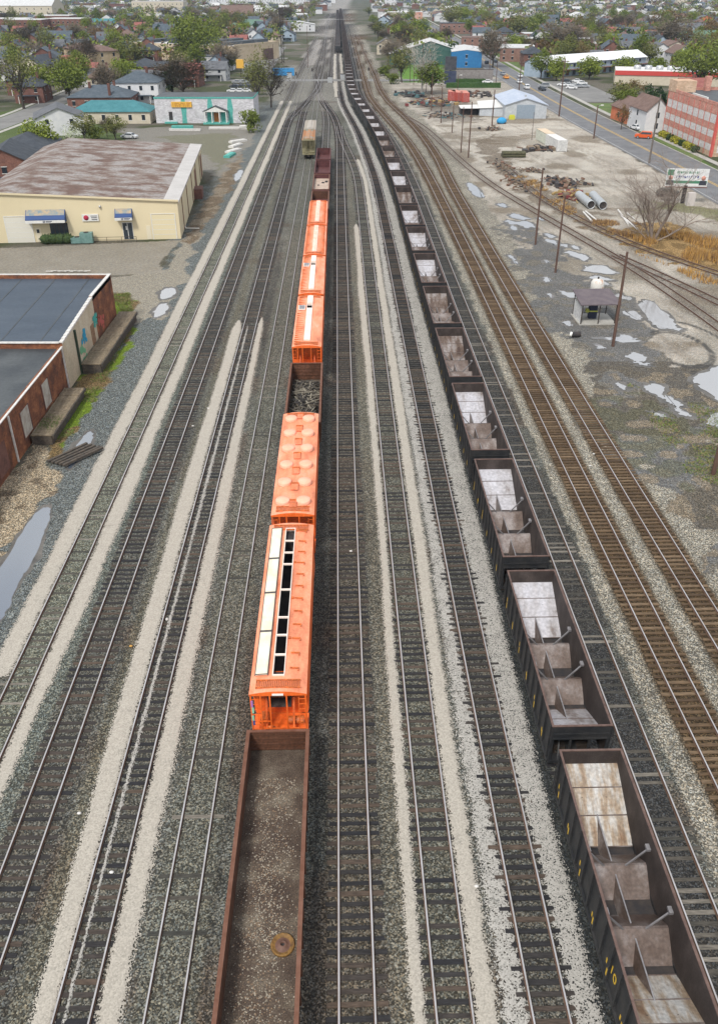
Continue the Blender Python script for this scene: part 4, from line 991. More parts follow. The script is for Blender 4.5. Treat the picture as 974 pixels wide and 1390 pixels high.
# ------------------------------------------------------------------ road, kerbs, markings
ASPH = mat('asphalt', (.115,.118,.125), (.17,.172,.178), .25, .9, 0, .15, fine=.12, fscale=5, world=True)
ASPH2 = mat('asphalt_pale', (.15,.147,.14), (.205,.20,.19), .2, .9, 0, .1, fine=.12, fscale=4, world=True)
CONC = mat('concrete', (.30,.29,.26), (.40,.385,.35), .5, .9, 0, .1, fine=.1, fscale=6, world=True)
GRASSM = mat('lawn_grass', (.06,.115,.02), (.12,.15,.04), .35, .95, 0, .4, fine=.3, fscale=4, world=True)
def ribbon(name, P, o1, o2, z, m, h=None):
    a = offset(P, o1); b = offset(P, o2); mb = MB(); n = len(P); vs = []
    if h is None:
        for p, q in zip(a, b): vs += [(p[0], p[1], z), (q[0], q[1], z)]
        mb.idx(vs, [(2*i, 2*i+1, 2*i+3, 2*i+2) for i in range(n-1)])
    else:
        for p, q in zip(a, b): vs += [(p[0], p[1], 0), (p[0], p[1], h), (q[0], q[1], h), (q[0], q[1], 0)]
        mb.idx(vs, [(4*i+j, 4*i+j+1, 4*i+j+5, 4*i+j+4) for i in range(n-1) for j in range(3)])
    o = mb.build(name, m); tag(o, kind='structure'); return o
ROAD = smooth_line([(78.6,60),(77.2,120),(75.6,182),(74.6,207),(73.0,240),(71.3,277),(70.2,314),(69.3,370),(68.5,433),(68.5,525),(68.5,717),(68,927),(65,1500)], 5, 4, 12)
ribbon('road', ROAD, -6.8, 6.6, .05, ASPH)
YLINE = mat('road_yellow', (.60,.36,.05), (.42,.30,.10), 1.5, .8, world=True); WLINE = mat('road_white', (.6,.6,.58), (.4,.4,.38), 1.5, .8, world=True)
ribbon('road_marking', ROAD, -.38, -.16, .062, YLINE); ribbon('road_marking', ROAD, .16, .38, .062, YLINE)
ribbon('road_marking', ROAD, -6.1, -5.98, .062, WLINE)
ribbon('kerb', ROAD, 6.6, 6.9, 0, CONC, .14)
ribbon('pavement', ROAD, 9.2, 11.0, .055, CONC)
def sheet(name, pts, z, m, px=True):
    P = [g(x, y) for x, y in pts] if px else [Vector((x, y, 0)) for x, y in pts]
    mb = MB(); mb.face([(p.x, p.y, z) for p in P]); me_ = mb.mesh(name, m)
    bm = bmesh.new(); bm.from_mesh(me_); bmesh.ops.triangulate(bm, faces=bm.faces[:]); bm.to_mesh(me_); bm.free()
    o = bpy.data.objects.new(name, me_); COL.objects.link(o); tag(o, kind='structure'); return o
sheet('parking_lot', [(80,325),(96,325),(96,398),(80,398)], .03, ASPH2, False)
sheet('parking_lot', [(81,262),(103,262),(103,290),(81,290)], .03, ASPH2, False)
sheet('lawn', [(81,292),(104,292),(104,322),(81,322)], .022, GRASSM, False)
sheet('lawn', [(75.8,420),(88,420),(88,700),(75.8,700)], .022, GRASSM, False)
sheet('lawn', [(81.5,212),(84.5,212),(83.4,258),(80.2,258)], .022, GRASSM, False)
sheet('side_road', [(-170,398),(62,398),(62,407),(-170,407)], .034, ASPH2, False)
sheet('side_road', [(-52,413),(-60,480),(-62,620),(-48,620),(-44,500),(-40,413)], .026, ASPH2, False)
LST = smooth_line([tuple(g(x,y)[:2]) for x, y in ((-60,190),(0,169),(50,150),(100,127),(135,112),(170,99),(196,89),(214,78))], 6, 3, 12)
ribbon('street', LST, -5, 5, .042, ASPH2); ribbon('pavement', LST, 5.6, 7.2, .046, CONC); ribbon('pavement', LST, -7.2, -5.6, .046, CONC)
for xx in (-150, -210, -280, 120, 170, 240, 320):
    sheet('street', [(xx-4, 470), (xx+4, 470), (xx+4, 1500), (xx-4, 1500)], .03, ASPH2, False)
for yy in (520, 640, 760, 920, 1100, 1300):
    sheet('street', [(-480,yy),(-40,yy),(-40,yy+8),(-480,yy+8)], .024, ASPH2, False); sheet('street', [(78,yy),(520,yy),(520,yy+8),(78,yy+8)], .024, ASPH2, False)
# ------------------------------------------------------------------ building helper
def two(pa, pb): 
    return math.atan2(pb[1]-pa[1], pb[0]-pa[0]), math.hypot(pb[0]-pa[0], pb[1]-pa[1])
GLASS = mat('window_glass', (.035,.045,.055), None, rough=.12); TRIMW = mat('white_trim', (.68,.68,.65), (.58,.58,.55), 2, .6)
CREAMW = mat('cream_block_wall', (.60,.52,.34), (.655,.57,.38), .12, .85, stretch=(1,1,.4))
RUSTROOF = mat('rusty_metal_roof', (.27,.245,.23), (.12,.068,.05), .35, .75, .1, .1, c3=(.19,.145,.12), stretch=(.8,1.1,1), detail=10, fine=.25, fscale=2.5, lo=.42, hi=.6)
GREYROOF = mat('grey_metal_roof_edge', (.42,.40,.38), (.5,.48,.46), .4, .6, .1)
BRICK = mat('red_brick', (.11,.045,.028), (.36,.15,.065), .7, .9, 0, .15, c3=(.22,.082,.038), brick=(.4,.15,.02,(.8,.75,.7)), fine=.2, fscale=5)
BRICK_DK = mat('dark_brick', (.10,.045,.035), (.17,.08,.06), .6, .9, fine=.2, fscale=4)
PLASTER = mat('stained_plaster', (.42,.36,.26), (.56,.50,.38), .45, .9, 0, .1, c3=(.50,.42,.30), stretch=(1,1,.5), fine=.12, fscale=5)
ROOF_BLUE = mat('bluish_membrane_roof', (.035,.052,.075), (.06,.08,.105), .18, .55, 0, .05, stretch=(.35,1,1), fine=.12, fscale=3)
ROOF_DK = mat('dark_flat_roof', (.035,.042,.048), (.07,.078,.082), .3, .6, 0, .05, fine=.15, fscale=3)
WHITEM = mat('white_cap', (.66,.65,.62), (.5,.48,.45), 3, .6)
BLUEAWN = mat('blue_awning', (.012,.05,.17), None, rough=.6); TANAWN = mat('awning_top', (.40,.30,.18), (.12,.2,.25), 1.2, .7)
DOORW = mat('pale_door', (.66,.60,.45), None, rough=.6); STEEL = mat('galvanised', (.42,.44,.45), (.55,.56,.57), 2, .4, .5)
# ---- yellow warehouse
p0 = g(0, 330); p1 = g(246, 324); rz, wd = two(p0, p1); W0 = 4.0
wh = thing('warehouse', 'cream yellow warehouse with a big rust-mottled roof left of the tracks', 'warehouse', p1, rz)
wx0 = -(wd+W0); dpt = 55; hs = 6.2; hr = 7.9
m = MB(); mid = -28.0
m.face([(wx0,0,0),(0,0,0),(0,0,hs),(mid,0,hr),(wx0,0,hs)]); m.face([(wx0,dpt,0),(wx0,dpt,hs),(mid,dpt,hr),(0,dpt,hs),(0,dpt,0)])
m.face([(0,0,0),(0,dpt,0),(0,dpt,hs),(0,0,hs)]); m.face([(wx0,dpt,0),(wx0,0,0),(wx0,0,hs),(wx0,dpt,hs)])
m.build('wall', CREAMW, wh)
m = MB(); m.idx([(wx0-.1,-.25,hs+.05),(mid,-.25,hr+.05),(-2.2,-.25,hs+.05+(hr-hs)*2.2/28),(wx0-.1,dpt+.2,hs+.05),(mid,dpt+.2,hr+.05),(-2.2,dpt+.2,hs+.05+(hr-hs)*2.2/28)], [(0,1,4,3),(1,2,5,4)])
m.idx([(-2.2,-.3,hs+.06+(hr-hs)*2.2/28),(.25,-.3,hs+.02),(.25,dpt+.3,hs+.02),(-2.2,dpt+.3,hs+.06+(hr-hs)*2.2/28)], [(0,1,2,3)], 1)
m.box(.2,.32,-.3,dpt+.3,hs-.25,hs+.03,1)
for q in range(9): 
    y = 6*q+3; m.box(mid+.5,-2.4,y-.04,y+.04,hs,hs,0)
m.bar((wx0,-.27,hs+.02),(mid,-.27,hr+.02),.1,.28,2); m.bar((mid,-.27,hr+.02),(.2,-.27,hs+.02),.1,.28,2)
m.build('roof', [RUSTROOF, GREYROOF, CREAMW], wh)
def fx(px): return -(246-px)/246*wd   # along the front
def garage(x0, x1, h, mt, sill=None):
    m = MB(); m.box(x0, x1, -.04, .02, 0, h, 0)
    for k in range(1, 5): m.box(x0, x1, -.055, -.04, h*k/5-.03, h*k/5+.03, 1)
    m.box(x0-.12, x0, -.07, .02, 0, h+.1, 1); m.box(x1, x1+.12, -.07, .02, 0, h+.1, 1); m.box(x0-.12, x1+.12, -.072, .02, h+.1, h+.2, 1)
    return m.build('garage_door', mt, wh)
garage(fx(209), fx(240), 4.0, [mat('garage_cream', (.66,.58,.38)), TRIMW]); garage(fx(13), fx(47), 4.1, [mat('garage_pale', (.62,.60,.52)), TRIMW])
def awning(x0, x1, z0, z1, dep):
    r_ = MB(); r_.prism([(-.02, z1), (-dep, z0+.55), (-dep, z0), (-.02, z0)], x0, x1, 0, 'x')
    a = r_.build('awning', BLUEAWN, wh)
    t = MB(); t.face([(x0+.1,-.04,z1+.02),(x0+.1,-dep*.6,z0+.55+(z1-z0-.55)*.42),(x1-.1,-dep*.6,z0+.55+(z1-z0-.55)*.42),(x1-.1,-.04,z1+.02)]); t.build('awning_top', TANAWN, a)
    b = MB(); b.box(x0, x1, -dep-.03, -dep, z0-.02, z0+.42); b.build('valance', TRIMW, a)
    b = MB(); xm = (x0+x1)/2; b.box(xm-.35, xm-.22, -dep-.045, -dep-.03, z0+.05, z0+.38); b.box(xm-.15, xm-.02, -dep-.045, -dep-.03, z0+.05, z0+.38); b.box(xm+.1, xm+1.1, -dep-.045, -dep-.03, z0+.22, z0+.34); b.box(xm+.1, xm+.9, -dep-.045, -dep-.03, z0+.08, z0+.15); b.build('valance_print', mat('print_dark', (.05,.06,.10)), a)
awning(fx(43), fx(95), 3.4, 5.2, 1.4); awning(fx(161), fx(184), 3.5, 5.1, 1.2)
m = MB(); m.box(fx(71), fx(95), -.05, .02, .4, 3.1, 1)
for q in range(4):
    a = fx(71)+(fx(95)-fx(71))*q/4; m.box(a+.08, a+(fx(95)-fx(71))/4-.08, -.07, -.05, .6, 3.0, 0)
m.build('shop_window', [GLASS, DARKIN], wh)
m = MB(); m.box(fx(168), fx(182), -.05, .02, .12, 2.9, 1); a = fx(168); b = fx(182); m.box(a+.08, (a+b)/2-.05, -.07, -.05, .2, 2.8, 0); m.box((a+b)/2+.05, b-.08, -.07, -.05, .2, 2.8, 0)
m.box((a+b)/2-.3,(a+b)/2-.1,-.085,-.07,1.7,2.3,1); m.build('glass_door', [GLASS, TRIMW], wh)
m = MB(); m.box(fx(51), fx(58), -.05, .02, .05, 2.4, 0); m.box(fx(52.5), fx(56), -.06, -.05, 1.5, 2.1, 1); m.build('door', [DOORW, GLASS], wh)
m = MB(); m.box(fx(200), fx(206), -.05, .02, .05, 2.3, 0); m.build('door', DOORW, wh)
sg = MB(); sg.box(fx(116), fx(138), -.18, 0, 3.25, 4.35); sg = sg.build('wall_sign', TRIMW, wh)
REDS = mat('sign_red', (.36,.02,.05)); INK = mat('sign_ink', (.03,.035,.05))
m = MB(); m.lathe([(0,-.0),(.42,0),(.42,.02),(0,.02)], (fx(121.5), -.19, 3.8), 24, 0, 'y'); m.build('sign_disc', REDS, sg)
m = MB(); m.box(fx(128), fx(136.5), -.195, -.18, 4.02, 4.12); m.box(fx(128.2), fx(136), -.195, -.18, 3.74, 3.86); m.box(fx(128.6), fx(136.2), -.195, -.18, 3.44, 3.56); m.build('sign_lettering', INK, sg)
m = MB(); m.lathe([(0,0),(.2,.0),(.16,.3),(0,.34)], (fx(142), -.15, 5.4), 10); m.build('wall_lamp', STEEL, wh)
m = MB()
for x in (.08,): pass
for y in (6.5, 16, 26.5, 37, 47): m.box(.0, .12, y-.1, y+.1, 0, hs-.1)
m.build('downspout', mat('pipe_brown', (.16,.08,.05)), wh)
m = MB(); m.box(-.02, .06, 34, 36.5, 1.0, 4.6); m.build('side_door', mat('side_door_brown', (.20,.10,.06)), wh)
m = MB(); m.box(-.02, .06, 50, 53.5, .2, 4.6); m.build('side_door', MATS['side_door_brown'], wh)
m = MB(); m.box(.0, 1.6, 29.5, 33, 0, 1.9); m.build('loading_bay', BRICK_DK, wh)
m = MB(); m.tube((.1,6.5,.5),(.3,6.4,.12),.1,n=8); m.tube((.3,6.4,.12),(2.6,6.2,.1),.1,n=8); m.build('drain_pipe', TRIMW, wh)
WM = Matrix.Translation(p1) @ Matrix.Rotation(rz, 4, 'Z')
def whp(x, y, z=0): return WM @ Vector((x, y, z))
LEAFG = mat('box_hedge', (.02,.045,.012), (.05,.08,.02), 3, .9, 0, .8, fscale=6)
def leafball(mb, c, r, n, s, rs, sq=(1,1,1)):
    for _ in range(n):
        d = Vector((rs.gauss(0,1), rs.gauss(0,1), rs.gauss(0,1))); d.normalize(); d *= rs.random()**.33
        p = Vector(c)+Vector((d.x*r*sq[0], d.y*r*sq[1], d.z*r*sq[2]))
        a = Vector((rs.gauss(0,1), rs.gauss(0,1), rs.gauss(0,.7))).normalized(); b = a.orthogonal().normalized(); b = (Matrix.Rotation(rs.uniform(0,6.28), 3, a) @ b); k = s*rs.uniform(.6,1.3)
        q = a.cross(b); mb.face([p-b*k-q*k*.5, p+b*k-q*k*.5, p+b*k*.6+q*k*.7, p-b*k*.6+q*k*.7])
rs = random.Random(2)
for k, pxx in enumerate((65.5, 75, 84, 94)):
    m = MB(); m.sphere((0,0,.75), .95, 0, 10, 6, (1.1,.8,.85)); leafball(m, (0,0,.8), 1.05, 260, .12, rs, (1.1,.85,.85))
    s = m.build('shrub', LEAFG, loc=whp(fx(pxx), -1.2)); tag(s, '%s clipped dark shrub under the wide blue awning' % ('leftmost', 'second from left', 'third from left', 'rightmost')[k], 'shrub', 'clipped shrubs by the warehouse window')
ACG = mat('ac_teal', (.10,.20,.18), (.16,.27,.25), 3, .6)
for k, (pxx, w, h) in enumerate(((107, 1.9, 1.0), (120, 2.0, 1.7))):
    t = thing('air_conditioner', ('low wide green air conditioning unit beside the shrubs' if k == 0 else 'taller boxy green air conditioning unit under the wall sign'), 'air conditioner', whp(fx(pxx), -1.2), rz)
    m = MB(); m.box(-w/2, w/2, -.6, .6, .1, h); m.build('casing', ACG, t); m = MB(); m.lathe([(0,h+.01),(.42,h+.01),(.42,h+.05),(.36,h+.05),(.36,h+.02)], n=16); m.build('fan_guard', DARKIN, t)
t = thing('railing', 'low thin metal railing between the green unit and the shop door', 'railing', whp(fx(127), -1.6), rz)
for k in range(4): m = MB(); m.tube((k*2.4,0,0),(k*2.4,0,.95),.04,n=6); m.build('post', TRUCK, t)
m = MB(); m.tube((0,0,.95),(7.2,0,.95),.035,n=6); m.tube((0,0,.55),(7.2,0,.55),.03,n=6); m.build('rail', TRUCK, t)
# ---- brick building by the tracks: taller hall with blue-black roof, lower wing
bb = thing('brick_building', 'old red brick building with dark flat roofs and graffiti beside the grassy track edge', 'building', (-30.5, 58, 0))
yA, yB, yC = -16.0, 22.8, 42.9      # lower wing, party wall, far end
hL, hT = 4.75, 6.1
DX = -42.0
m = MB(); m.box(DX, -.0, yA, yB, 0, hL-.3, 0, ms={'t': 1}); m.box(-.35, .02, yA, yB-.2, hL-.3, hL-.02, 0)
m.build('low_wing_wall', [BRICK, ROOF_DK], bb)
m = MB()
m.face([(0,yB,0),(0,34.5,0),(0,34.5,hT-.1),(0,yB,hT-1.0)]); m.build('plastered_wall', PLASTER, bb)
m = MB(); m.face([(0,34.5,0),(0,yC,0),(0,yC,hT),(0,34.5,hT)]); m.face([(0,yC,0),(DX,yC,0),(DX,yC,hT),(0,yC,hT)]); m.face([(DX,yB,hL-.3),(0,yB,hL-.3),(0,yB,hT-1.0),(DX,yB,hT-1.0)])
m.build('end_wall', BRICK, bb)
m = MB(); m.face([(DX,yB+.1,hT-1.25),(-.3,yB+.1,hT-1.25),(-.3,yC-.3,hT-.45),(DX,yC-.3,hT-.45)])
for k in range(10):
    x = -3-k*4.0; m.box(x-.07, x+.07, yB+.2, yC-.5, hT-1.3, hT-1.3+.001)
seam = MB()
for k in range(9):
    x = -2.6-k*4.1; a = (x, yB+.3, hT-1.235); b = (x, yC-.4, hT-.435); seam.bar(a, b, .16, .02)
m.build('hall_roof', ROOF_BLUE, bb); seam.build('roof_seam_tape', ROOF_DK, bb)
m = MB(); m.face([(DX,yA,hL-.28),(-.3,yA,hL-.28),(-.3,yB-.15,hL-.28),(DX,yB-.15,hL-.28)]); m.build('low_roof', ROOF_DK, bb)
m = MB(); n = 14   # stepped coping on the plaster wall
for k in range(n):
    y0 = yB+(34.5-yB)*k/n; y1 = yB+(34.5-yB)*(k+1)/n; z = hT-1.0+.9*(k+1)/n; m.box(-.32, .06, y0, y1-.03, z-.12, z+.06)
m.box(-.32, .06, 34.52, yC+.05, hT, hT+.1); m.box(DX, -.32, yC-.25, yC+.05, hT, hT+.08); m.box(DX, -.3, yB-.14, yB+.14, hT-1.02, hT-.9)
m.box(-.1, .1, yA, yB-.2, hL-.02, hL+.06)
m.build('coping', WHITEM, bb)
m = MB(); m.box(-.3, -.0, 34.5, yC-.3, hT-.5, hT); m.box(DX, -.3, yC-.3, yC-.02, hT-.5, hT-.001); m.build('parapet', BRICK, bb)
for y, zt2 in ((6.9, hL-.1), (22.2, hL+.2)):
    m = MB(); m.box(.03, .17, y-.07, y+.07, .1, zt2); m.build('downspout', WHITEM, bb)
for y, zz, w in ((10.4, 1.1, 1.0), (16.2, 1.2, .9)):
    m = MB(); m.box(-.02, .05, y-w, y+w, zz, zz+2.5, 0); m.box(-.02, .08, y-w-.15, y-w, zz-.1, zz+2.6, 1); m.box(-.02, .08, y+w, y+w+.15, zz-.1, zz+2.6, 1); m.build('boarded_door', [mat('boarded_white', (.46,.44,.38), (.30,.26,.22), 1.4, .8), BRICK_DK], bb)
m = MB(); m.box(-.02, .05, 32.2, 33.4, 1.1, 3.4); m.build('plank_door', mat('plank_brown', (.20,.10,.05), (.3,.2,.12), 2, .8), bb)
m = MB(); m.box(.02, .2, 26.6, 26.9, 0, 5.0); m.build('steel_post', mat('post_green', (.03,.05,.03)), bb)
for y in (1.5, -4, -9.5, 4.2): 
    m = MB(); m.box(-.02, .04, y-1.1, y+1.1, .5, 3.2); m.build('bricked_window', BRICK_DK, bb)
def splash(y0, z0, w, h, c, seed):
    rs = random.Random(seed); m = MB()
    for k in range(26):
        y = y0+rs.gauss(0, w/3); z = z0+rs.gauss(0, h/3); r = rs.uniform(.12,.32); P = [(.012+.0015*k, y+math.cos(t)*r*rs.uniform(.7,1.2), z+math.sin(t)*r*rs.uniform(.7,1.3)) for t in [i*math.pi/4 for i in range(8)]]; m.face(P)
    m.build('graffiti', c, bb)
splash(29.6, 3.2, 1.3, 1.1, mat('spray_blue', (.02,.28,.45)), 1); splash(28.4, 2.0, 1.3, 1.5, mat('spray_green', (.16,.40,.22)), 2); splash(34.0, 3.4, 1.2, 1.0, mat('spray_teal', (.05,.35,.30)), 3); splash(36.2, 2.6, 1.5, 1.0, mat('spray_red', (.45,.10,.08)), 4)
for (x, y, z, s) in ((-27, 41, hT-.45, .5), (-16.5, 19.5, hL-.28, .35)):
    m = MB(); m.lathe([(s*.6,0),(s*.6,s*.8),(s,s*.8),(s,s*1.3),(0,s*1.5)], (x,y,z), 12); m.build('roof_vent', STEEL, bb)
# loading docks
DOCK = mat('dock_planks', (.13,.10,.065), (.22,.17,.11), 1.2, .9, 0, .5, c3=(.17,.135,.09), stretch=(3,.5,1), fine=.3, fscale=5); DOCKD = mat('dock_side', (.05,.045,.04), (.10,.08,.06), 2, .9, fine=.3, fscale=6)
def dock(label, x0, x1, y0, y1, h, grass=False):
    t = thing('loading_dock', label, 'loading dock', (x0, y0, 0))
    m = MB(); 
    n = int((y1-y0)/.32); rs = random.Random(int(y0))
    for k in range(n):
        a = (y1-y0)*k/n; m.box(rs.uniform(-.02,.03), x1-x0-rs.uniform(0,.07), a+.01, a+(y1-y0)/n-.012, h-.08, h+rs.uniform(-.02,.02))
    m.build('deck', DOCK, t)
    m = MB(); m.box(.05, x1-x0-.12, .06, y1-y0-.06, 0, h-.09); m.box(x1-x0-.02, x1-x0+.1, 0, y1-y0, h-.32, h-.02); m.build('base_wall', DOCKD, t)
    if grass:
        m = MB(); rs = random.Random(6); 
        for k in range(700):
            px_, py_ = rs.uniform(.1, 1.9), rs.gauss(2.6, .8); 
            if py_ < .1: continue
            a = rs.uniform(0,6.28); m.face([(px_,py_,h),(px_+.05*math.cos(a),py_+.05*math.sin(a),h),(px_+rs.uniform(-.06,.06),py_+rs.uniform(-.06,.06),h+rs.uniform(.05,.16))])
        m.build('grass_tuft', GRASSM, t)
dock('long grey plank loading dock below the blue and green graffiti', -30.3, -28.1, 84.6, 101.5, 1.15)
dock('mossy dark loading dock under the boarded white doors', -30.35, -28.3, 68.2, 78.8, 1.0, True)
m = MB(); rs = random.Random(5)
for k in range(5): m.bar((k*.5, 0, .12+.05*k), (k*.5+.3+rs.uniform(-.3,.3), 4.2, .15+.04*k), .25, .2)
tag(m.build('timber_stack', DOCKD, loc=g(66,628), rz=R(-32)), 'few rotten dark timbers lying by the small puddle', 'timber')
# junk along the top left corner of the roof edge
m = MB(); 
for k in range(12): m.bar((k*.5,0,.1),(k*.5+1.2,-.6+.1*(k % 3),.25+.1*(k % 2)),.12,.1)
tag(m.build('white_pipe_pile', WHITEM, loc=g(63,369)), 'small heap of white pipes just behind the blue-black roof', 'pipe pile')
# ---- white and turquoise building
TURQW = mat('whitewashed_block', (.52,.52,.53), (.64,.64,.65), .5, .9, 0, .05, c3=(.58,.57,.60), fine=.06, fscale=3, brick=(.6,.3,.012,(.9,.9,.9))); TURQ = mat('turquoise_paint', (.05,.30,.26), (.12,.40,.35), 2, .7)
tb = thing('painted_building', 'long white block building with turquoise stripes and a small white porch', 'building', (-61.5, 273.5, 0)); tw = 29.8
m = MB(); m.box(0, tw, 0, 14, 0, 7.2, 0, ms={'t': 1}); m.build('wall', [TURQW, ROOF_DK], tb)
m = MB(); m.box(-.1, tw+.05, -.12, 0, 6.85, 7.3); m.box(tw, tw+.1, 0, 14, 6.9, 7.3); m.build('fascia', TURQ, tb)
for x in (8.6, 16.6, 22.6): 
    m = MB(); rs = random.Random(int(x)); 
    m.face([(x-.7,-.012,0),(x+.8,-.012,0),(x+.7,-.012,2.2),(x+.95,-.012,4.0),(x+.55,-.012,6.8),(x-.5,-.012,6.8),(x-.8,-.012,4.4),(x-.55,-.012,2.0)]); m.build('painted_stripe', TURQ, tb)
m = MB(); m.box(5.1, 11.2, -.35, 0, 4.5, 6.0); s_ = m.build('wall_sign', mat('sign_yellow', (.72,.42,.06), (.62,.34,.05), 3, .6), tb)
m = MB(); rs = random.Random(3); x = 5.6
for k in range(9):
    w = rs.uniform(.3,.5); 
    m.box(x, x+.12, -.37, -.35, 4.75, 5.75)
    if k % 3: m.box(x+.12, x+w, -.37, -.35, 5.55, 5.75)
    if k % 2: m.box(x+.12, x+w, -.37, -.35, 5.1, 5.28)
    if k % 4: m.box(x+.12, x+w, -.37, -.35, 4.75, 4.92)
    x += .6
m.build('sign_lettering', mat('sign_brown_letter', (.35,.13,.02)), s_)
m = MB(); m.prism([(14.6,3.4),(18.4,4.9),(22.2,3.4),(22.2,3.55),(18.4,5.1),(14.6,3.55)], -2.2, 0, 0); m.build('porch_roof', ROOF_DK, tb)
m = MB(); m.face([(15,-2.1,3.4),(21.8,-2.1,3.4),(18.4,-2.1,4.85)]); m.build('porch_gable', TRIMW, tb)
for x in (15.2, 17.3, 19.5, 21.6): m = MB(); m.box(x-.13, x+.13, -2.1, -1.85, .4, 3.4); m.build('porch_post', TRIMW, tb)
m = MB(); m.box(14.6, 22.4, -2.5, 0, 0, .4); m.build('porch_floor', TURQ, tb)
m = MB(); m.box(17.6, 19.2, -.05, .02, .4, 3.0); m.build('door', mat('door_orange', (.40,.13,.03)), tb)
m = MB(); m.box(15.6, 16.9, -.03, .02, .4, 3.2); m.box(19.8, 21.2, -.03, .02, .4, 3.2); m.build('door_surround', TURQ, tb)
m = MB(); m.box(4, 5.1, -.05, .02, .9, 3.2); m.build('window', [DARKIN], tb)
m = MB(); m.box(2.7, 6.5, -1.0, 0, 0, .45); m.build('step', TURQ, tb)
for (x, y, l, w, mm, lb, a) in ((-51.5, 262, 6.2, 1.2, TURQ, 'turquoise panel lying behind the yellow warehouse', .02), (-50.2, 258.5, 9, 1.0, WHITEM, 'long white panel lying beside the turquoise one', -.03), (-39.2, 262, 9, 1.6, WHITEM, 'wide white panel at the corner of the back lot', .0), (-33.6, 262, 2.2, 2.0, WHITEM, 'white crate at the end of the wide white panel', .3)):
    m = MB(); m.box(-l/2, l/2, -w/2, w/2, 0, .9 if l < 9 else .5); m.box(-l/2-.06, l/2+.06, -w/2-.06, w/2+.06, .42, .47); tag(m.build('panel', mm, loc=(x, y, .03), rz=a), lb, 'panel')
for k, (px_, py_, a) in enumerate(((320,199,.9),(317,206,.8),(312,212,1.1),(323,193,.5))):
    m = MB(); m.box(-2.6,2.6,-.8,.8,0,.5); m.box(-2.3,2.3,-.5,.5,.5,.62); p = g(px_, py_); tag(m.build('white_block', WHITEM if k != 2 else TURQ, loc=p, rz=a+.3), ('white box nearest the warehouse corner', 'white box second from the warehouse corner', 'turquoise-tinted box in the row of white boxes', 'white box at the top of the row of boxes')[k], 'box')
# ------------------------------------------------------------------ right side: factory, sheds, lot
FTAN = mat('factory_tan', (.52,.36,.24), (.62,.46,.33), .6, .85, fine=.08, fscale=3, brick=(.6,.3,.015,(.88,.8,.76))); FPINK = mat('factory_pink', (.50,.22,.17), (.6,.33,.26), .8, .85, fine=.1, fscale=3, brick=(.6,.3,.02,(.8,.7,.66)))
FWHITE = mat('glass_block_white', (.60,.58,.56), (.70,.67,.66), 2, .5, brick=(.6,.3,.02,(.85,.82,.82))); FRED = mat('pilaster_red', (.52,.07,.06), (.6,.13,.10), 2, .7)
fa = thing('factory', 'long three storey factory with bands of white windows and red corner pillars by the road', 'factory', (86.3, 216.7, 0), R(91.2))
FL = 36.0; FH = 11.3; FD = 45
m = MB(); m.box(0, FL, -FD, 0, 0, FH, 0, ms={'t': 1}); m.build('wall', [FTAN, ROOF_DK], fa)   # local x runs away along the street, y<0 is away from it
m = MB(); m.box(-.2, FL+.2, -.25, .1, FH, FH+.7); m.box(-.2, .15, -FD, -.25, FH, FH+.7); m.box(FL-.15, FL+.2, -FD, -.25, FH, FH+.7); m.build('parapet', FPINK, fa)
for z0, z1 in ((2.8, 4.2), (5.9, 7.3), (9.4, 11.2)):
    m = MB(); m.box(.9, FL, 0, .06, z0, z1); m.build('brick_band', FPINK, fa)
for k in range(9):
    x0 = 1.2+k*(FL-1.4)/9; x1 = x0+(FL-1.4)/9-.35
    for z0, z1 in ((.95+.3, 2.7), (4.3, 5.8), (7.4, 9.3)):
        m = MB(); m.box(x0, x1, .0, .05, z0, z1); m.build('window', FWHITE, fa)
    m = MB(); m.box(x1+.1, x1+.24, .06, .12, 0, FH); m.build('downspout', FRED, fa)
m = MB(); m.box(-.3, .8, -.3, .16, 0, FH+.75); m.build('corner_pillar', FRED, fa)
for z0, z1 in ((2.8, 4.0), (5.9, 7.1), (9.4, 11.2)):
    m = MB(); m.box(-.06, 0, -FD, -.9, z0, z1); m.build('brick_band', FPINK, fa)
for k in range(5):
    for z0, z1 in ((.9, 2.6), (4.2, 5.7), (7.3, 9.2)):
        m = MB(); m.box(-.05, 0, -6.5-k*8, -1.2-k*8, z0, z1); m.build('window', FWHITE, fa)
    m = MB(); m.box(-.14, -.061, -7.5-k*8, -7.0-k*8, 0, FH); m.build('pilaster', FRED, fa)
m = MB(); m.box(FL-5.5, FL+.3, -5.2, .14, FH, FH+2.8); m.build('stair_tower', FTAN, fa)
m = MB(); m.box(FL-2.2, FL-.6, -10.5, -9, FH, FH+3.6); m.build('chimney', FPINK, fa)
m = MB(); m.box(12, 22, -1.6, -1.2, FH+.15, FH+.8); m.build('roof_duct', TRIMW, fa)
YBU = mat('forsythia', (.35,.30,.02), (.20,.22,.03), 3, .9); rs = random.Random(9)
for k in range(9):
    x = 6+k*3.1; m = MB(); leafball(m, (0,0,.8), 1.15, 220, .22, rs, (1,.8,.8)); p = Matrix.Translation((86.3,216.7,0)) @ Matrix.Rotation(R(91.2),4,'Z') @ Vector((x, 1.7, 0))
    tag(m.build('shrub', YBU if k % 3 else LEAFG, loc=p), 'low yellow flowering shrub along the foot of the factory wall' if k % 3 else 'low dark green shrub along the foot of the factory wall', 'shrub', 'shrubs along the factory wall')
SHM = mat('shed_metal', (.42,.45,.48), (.52,.55,.58), 1.0, .6, .2, fine=.06, fscale=4); SHR = mat('shed_roof_blue', (.36,.42,.52), (.46,.50,.58), .5, .6, .1); SHW = mat('shed_roof_white', (.58,.57,.55), (.68,.67,.64), .7, .6)
SHD = mat('shed_door_blue', (.22,.28,.34), (.28,.33,.39), 2, .6)
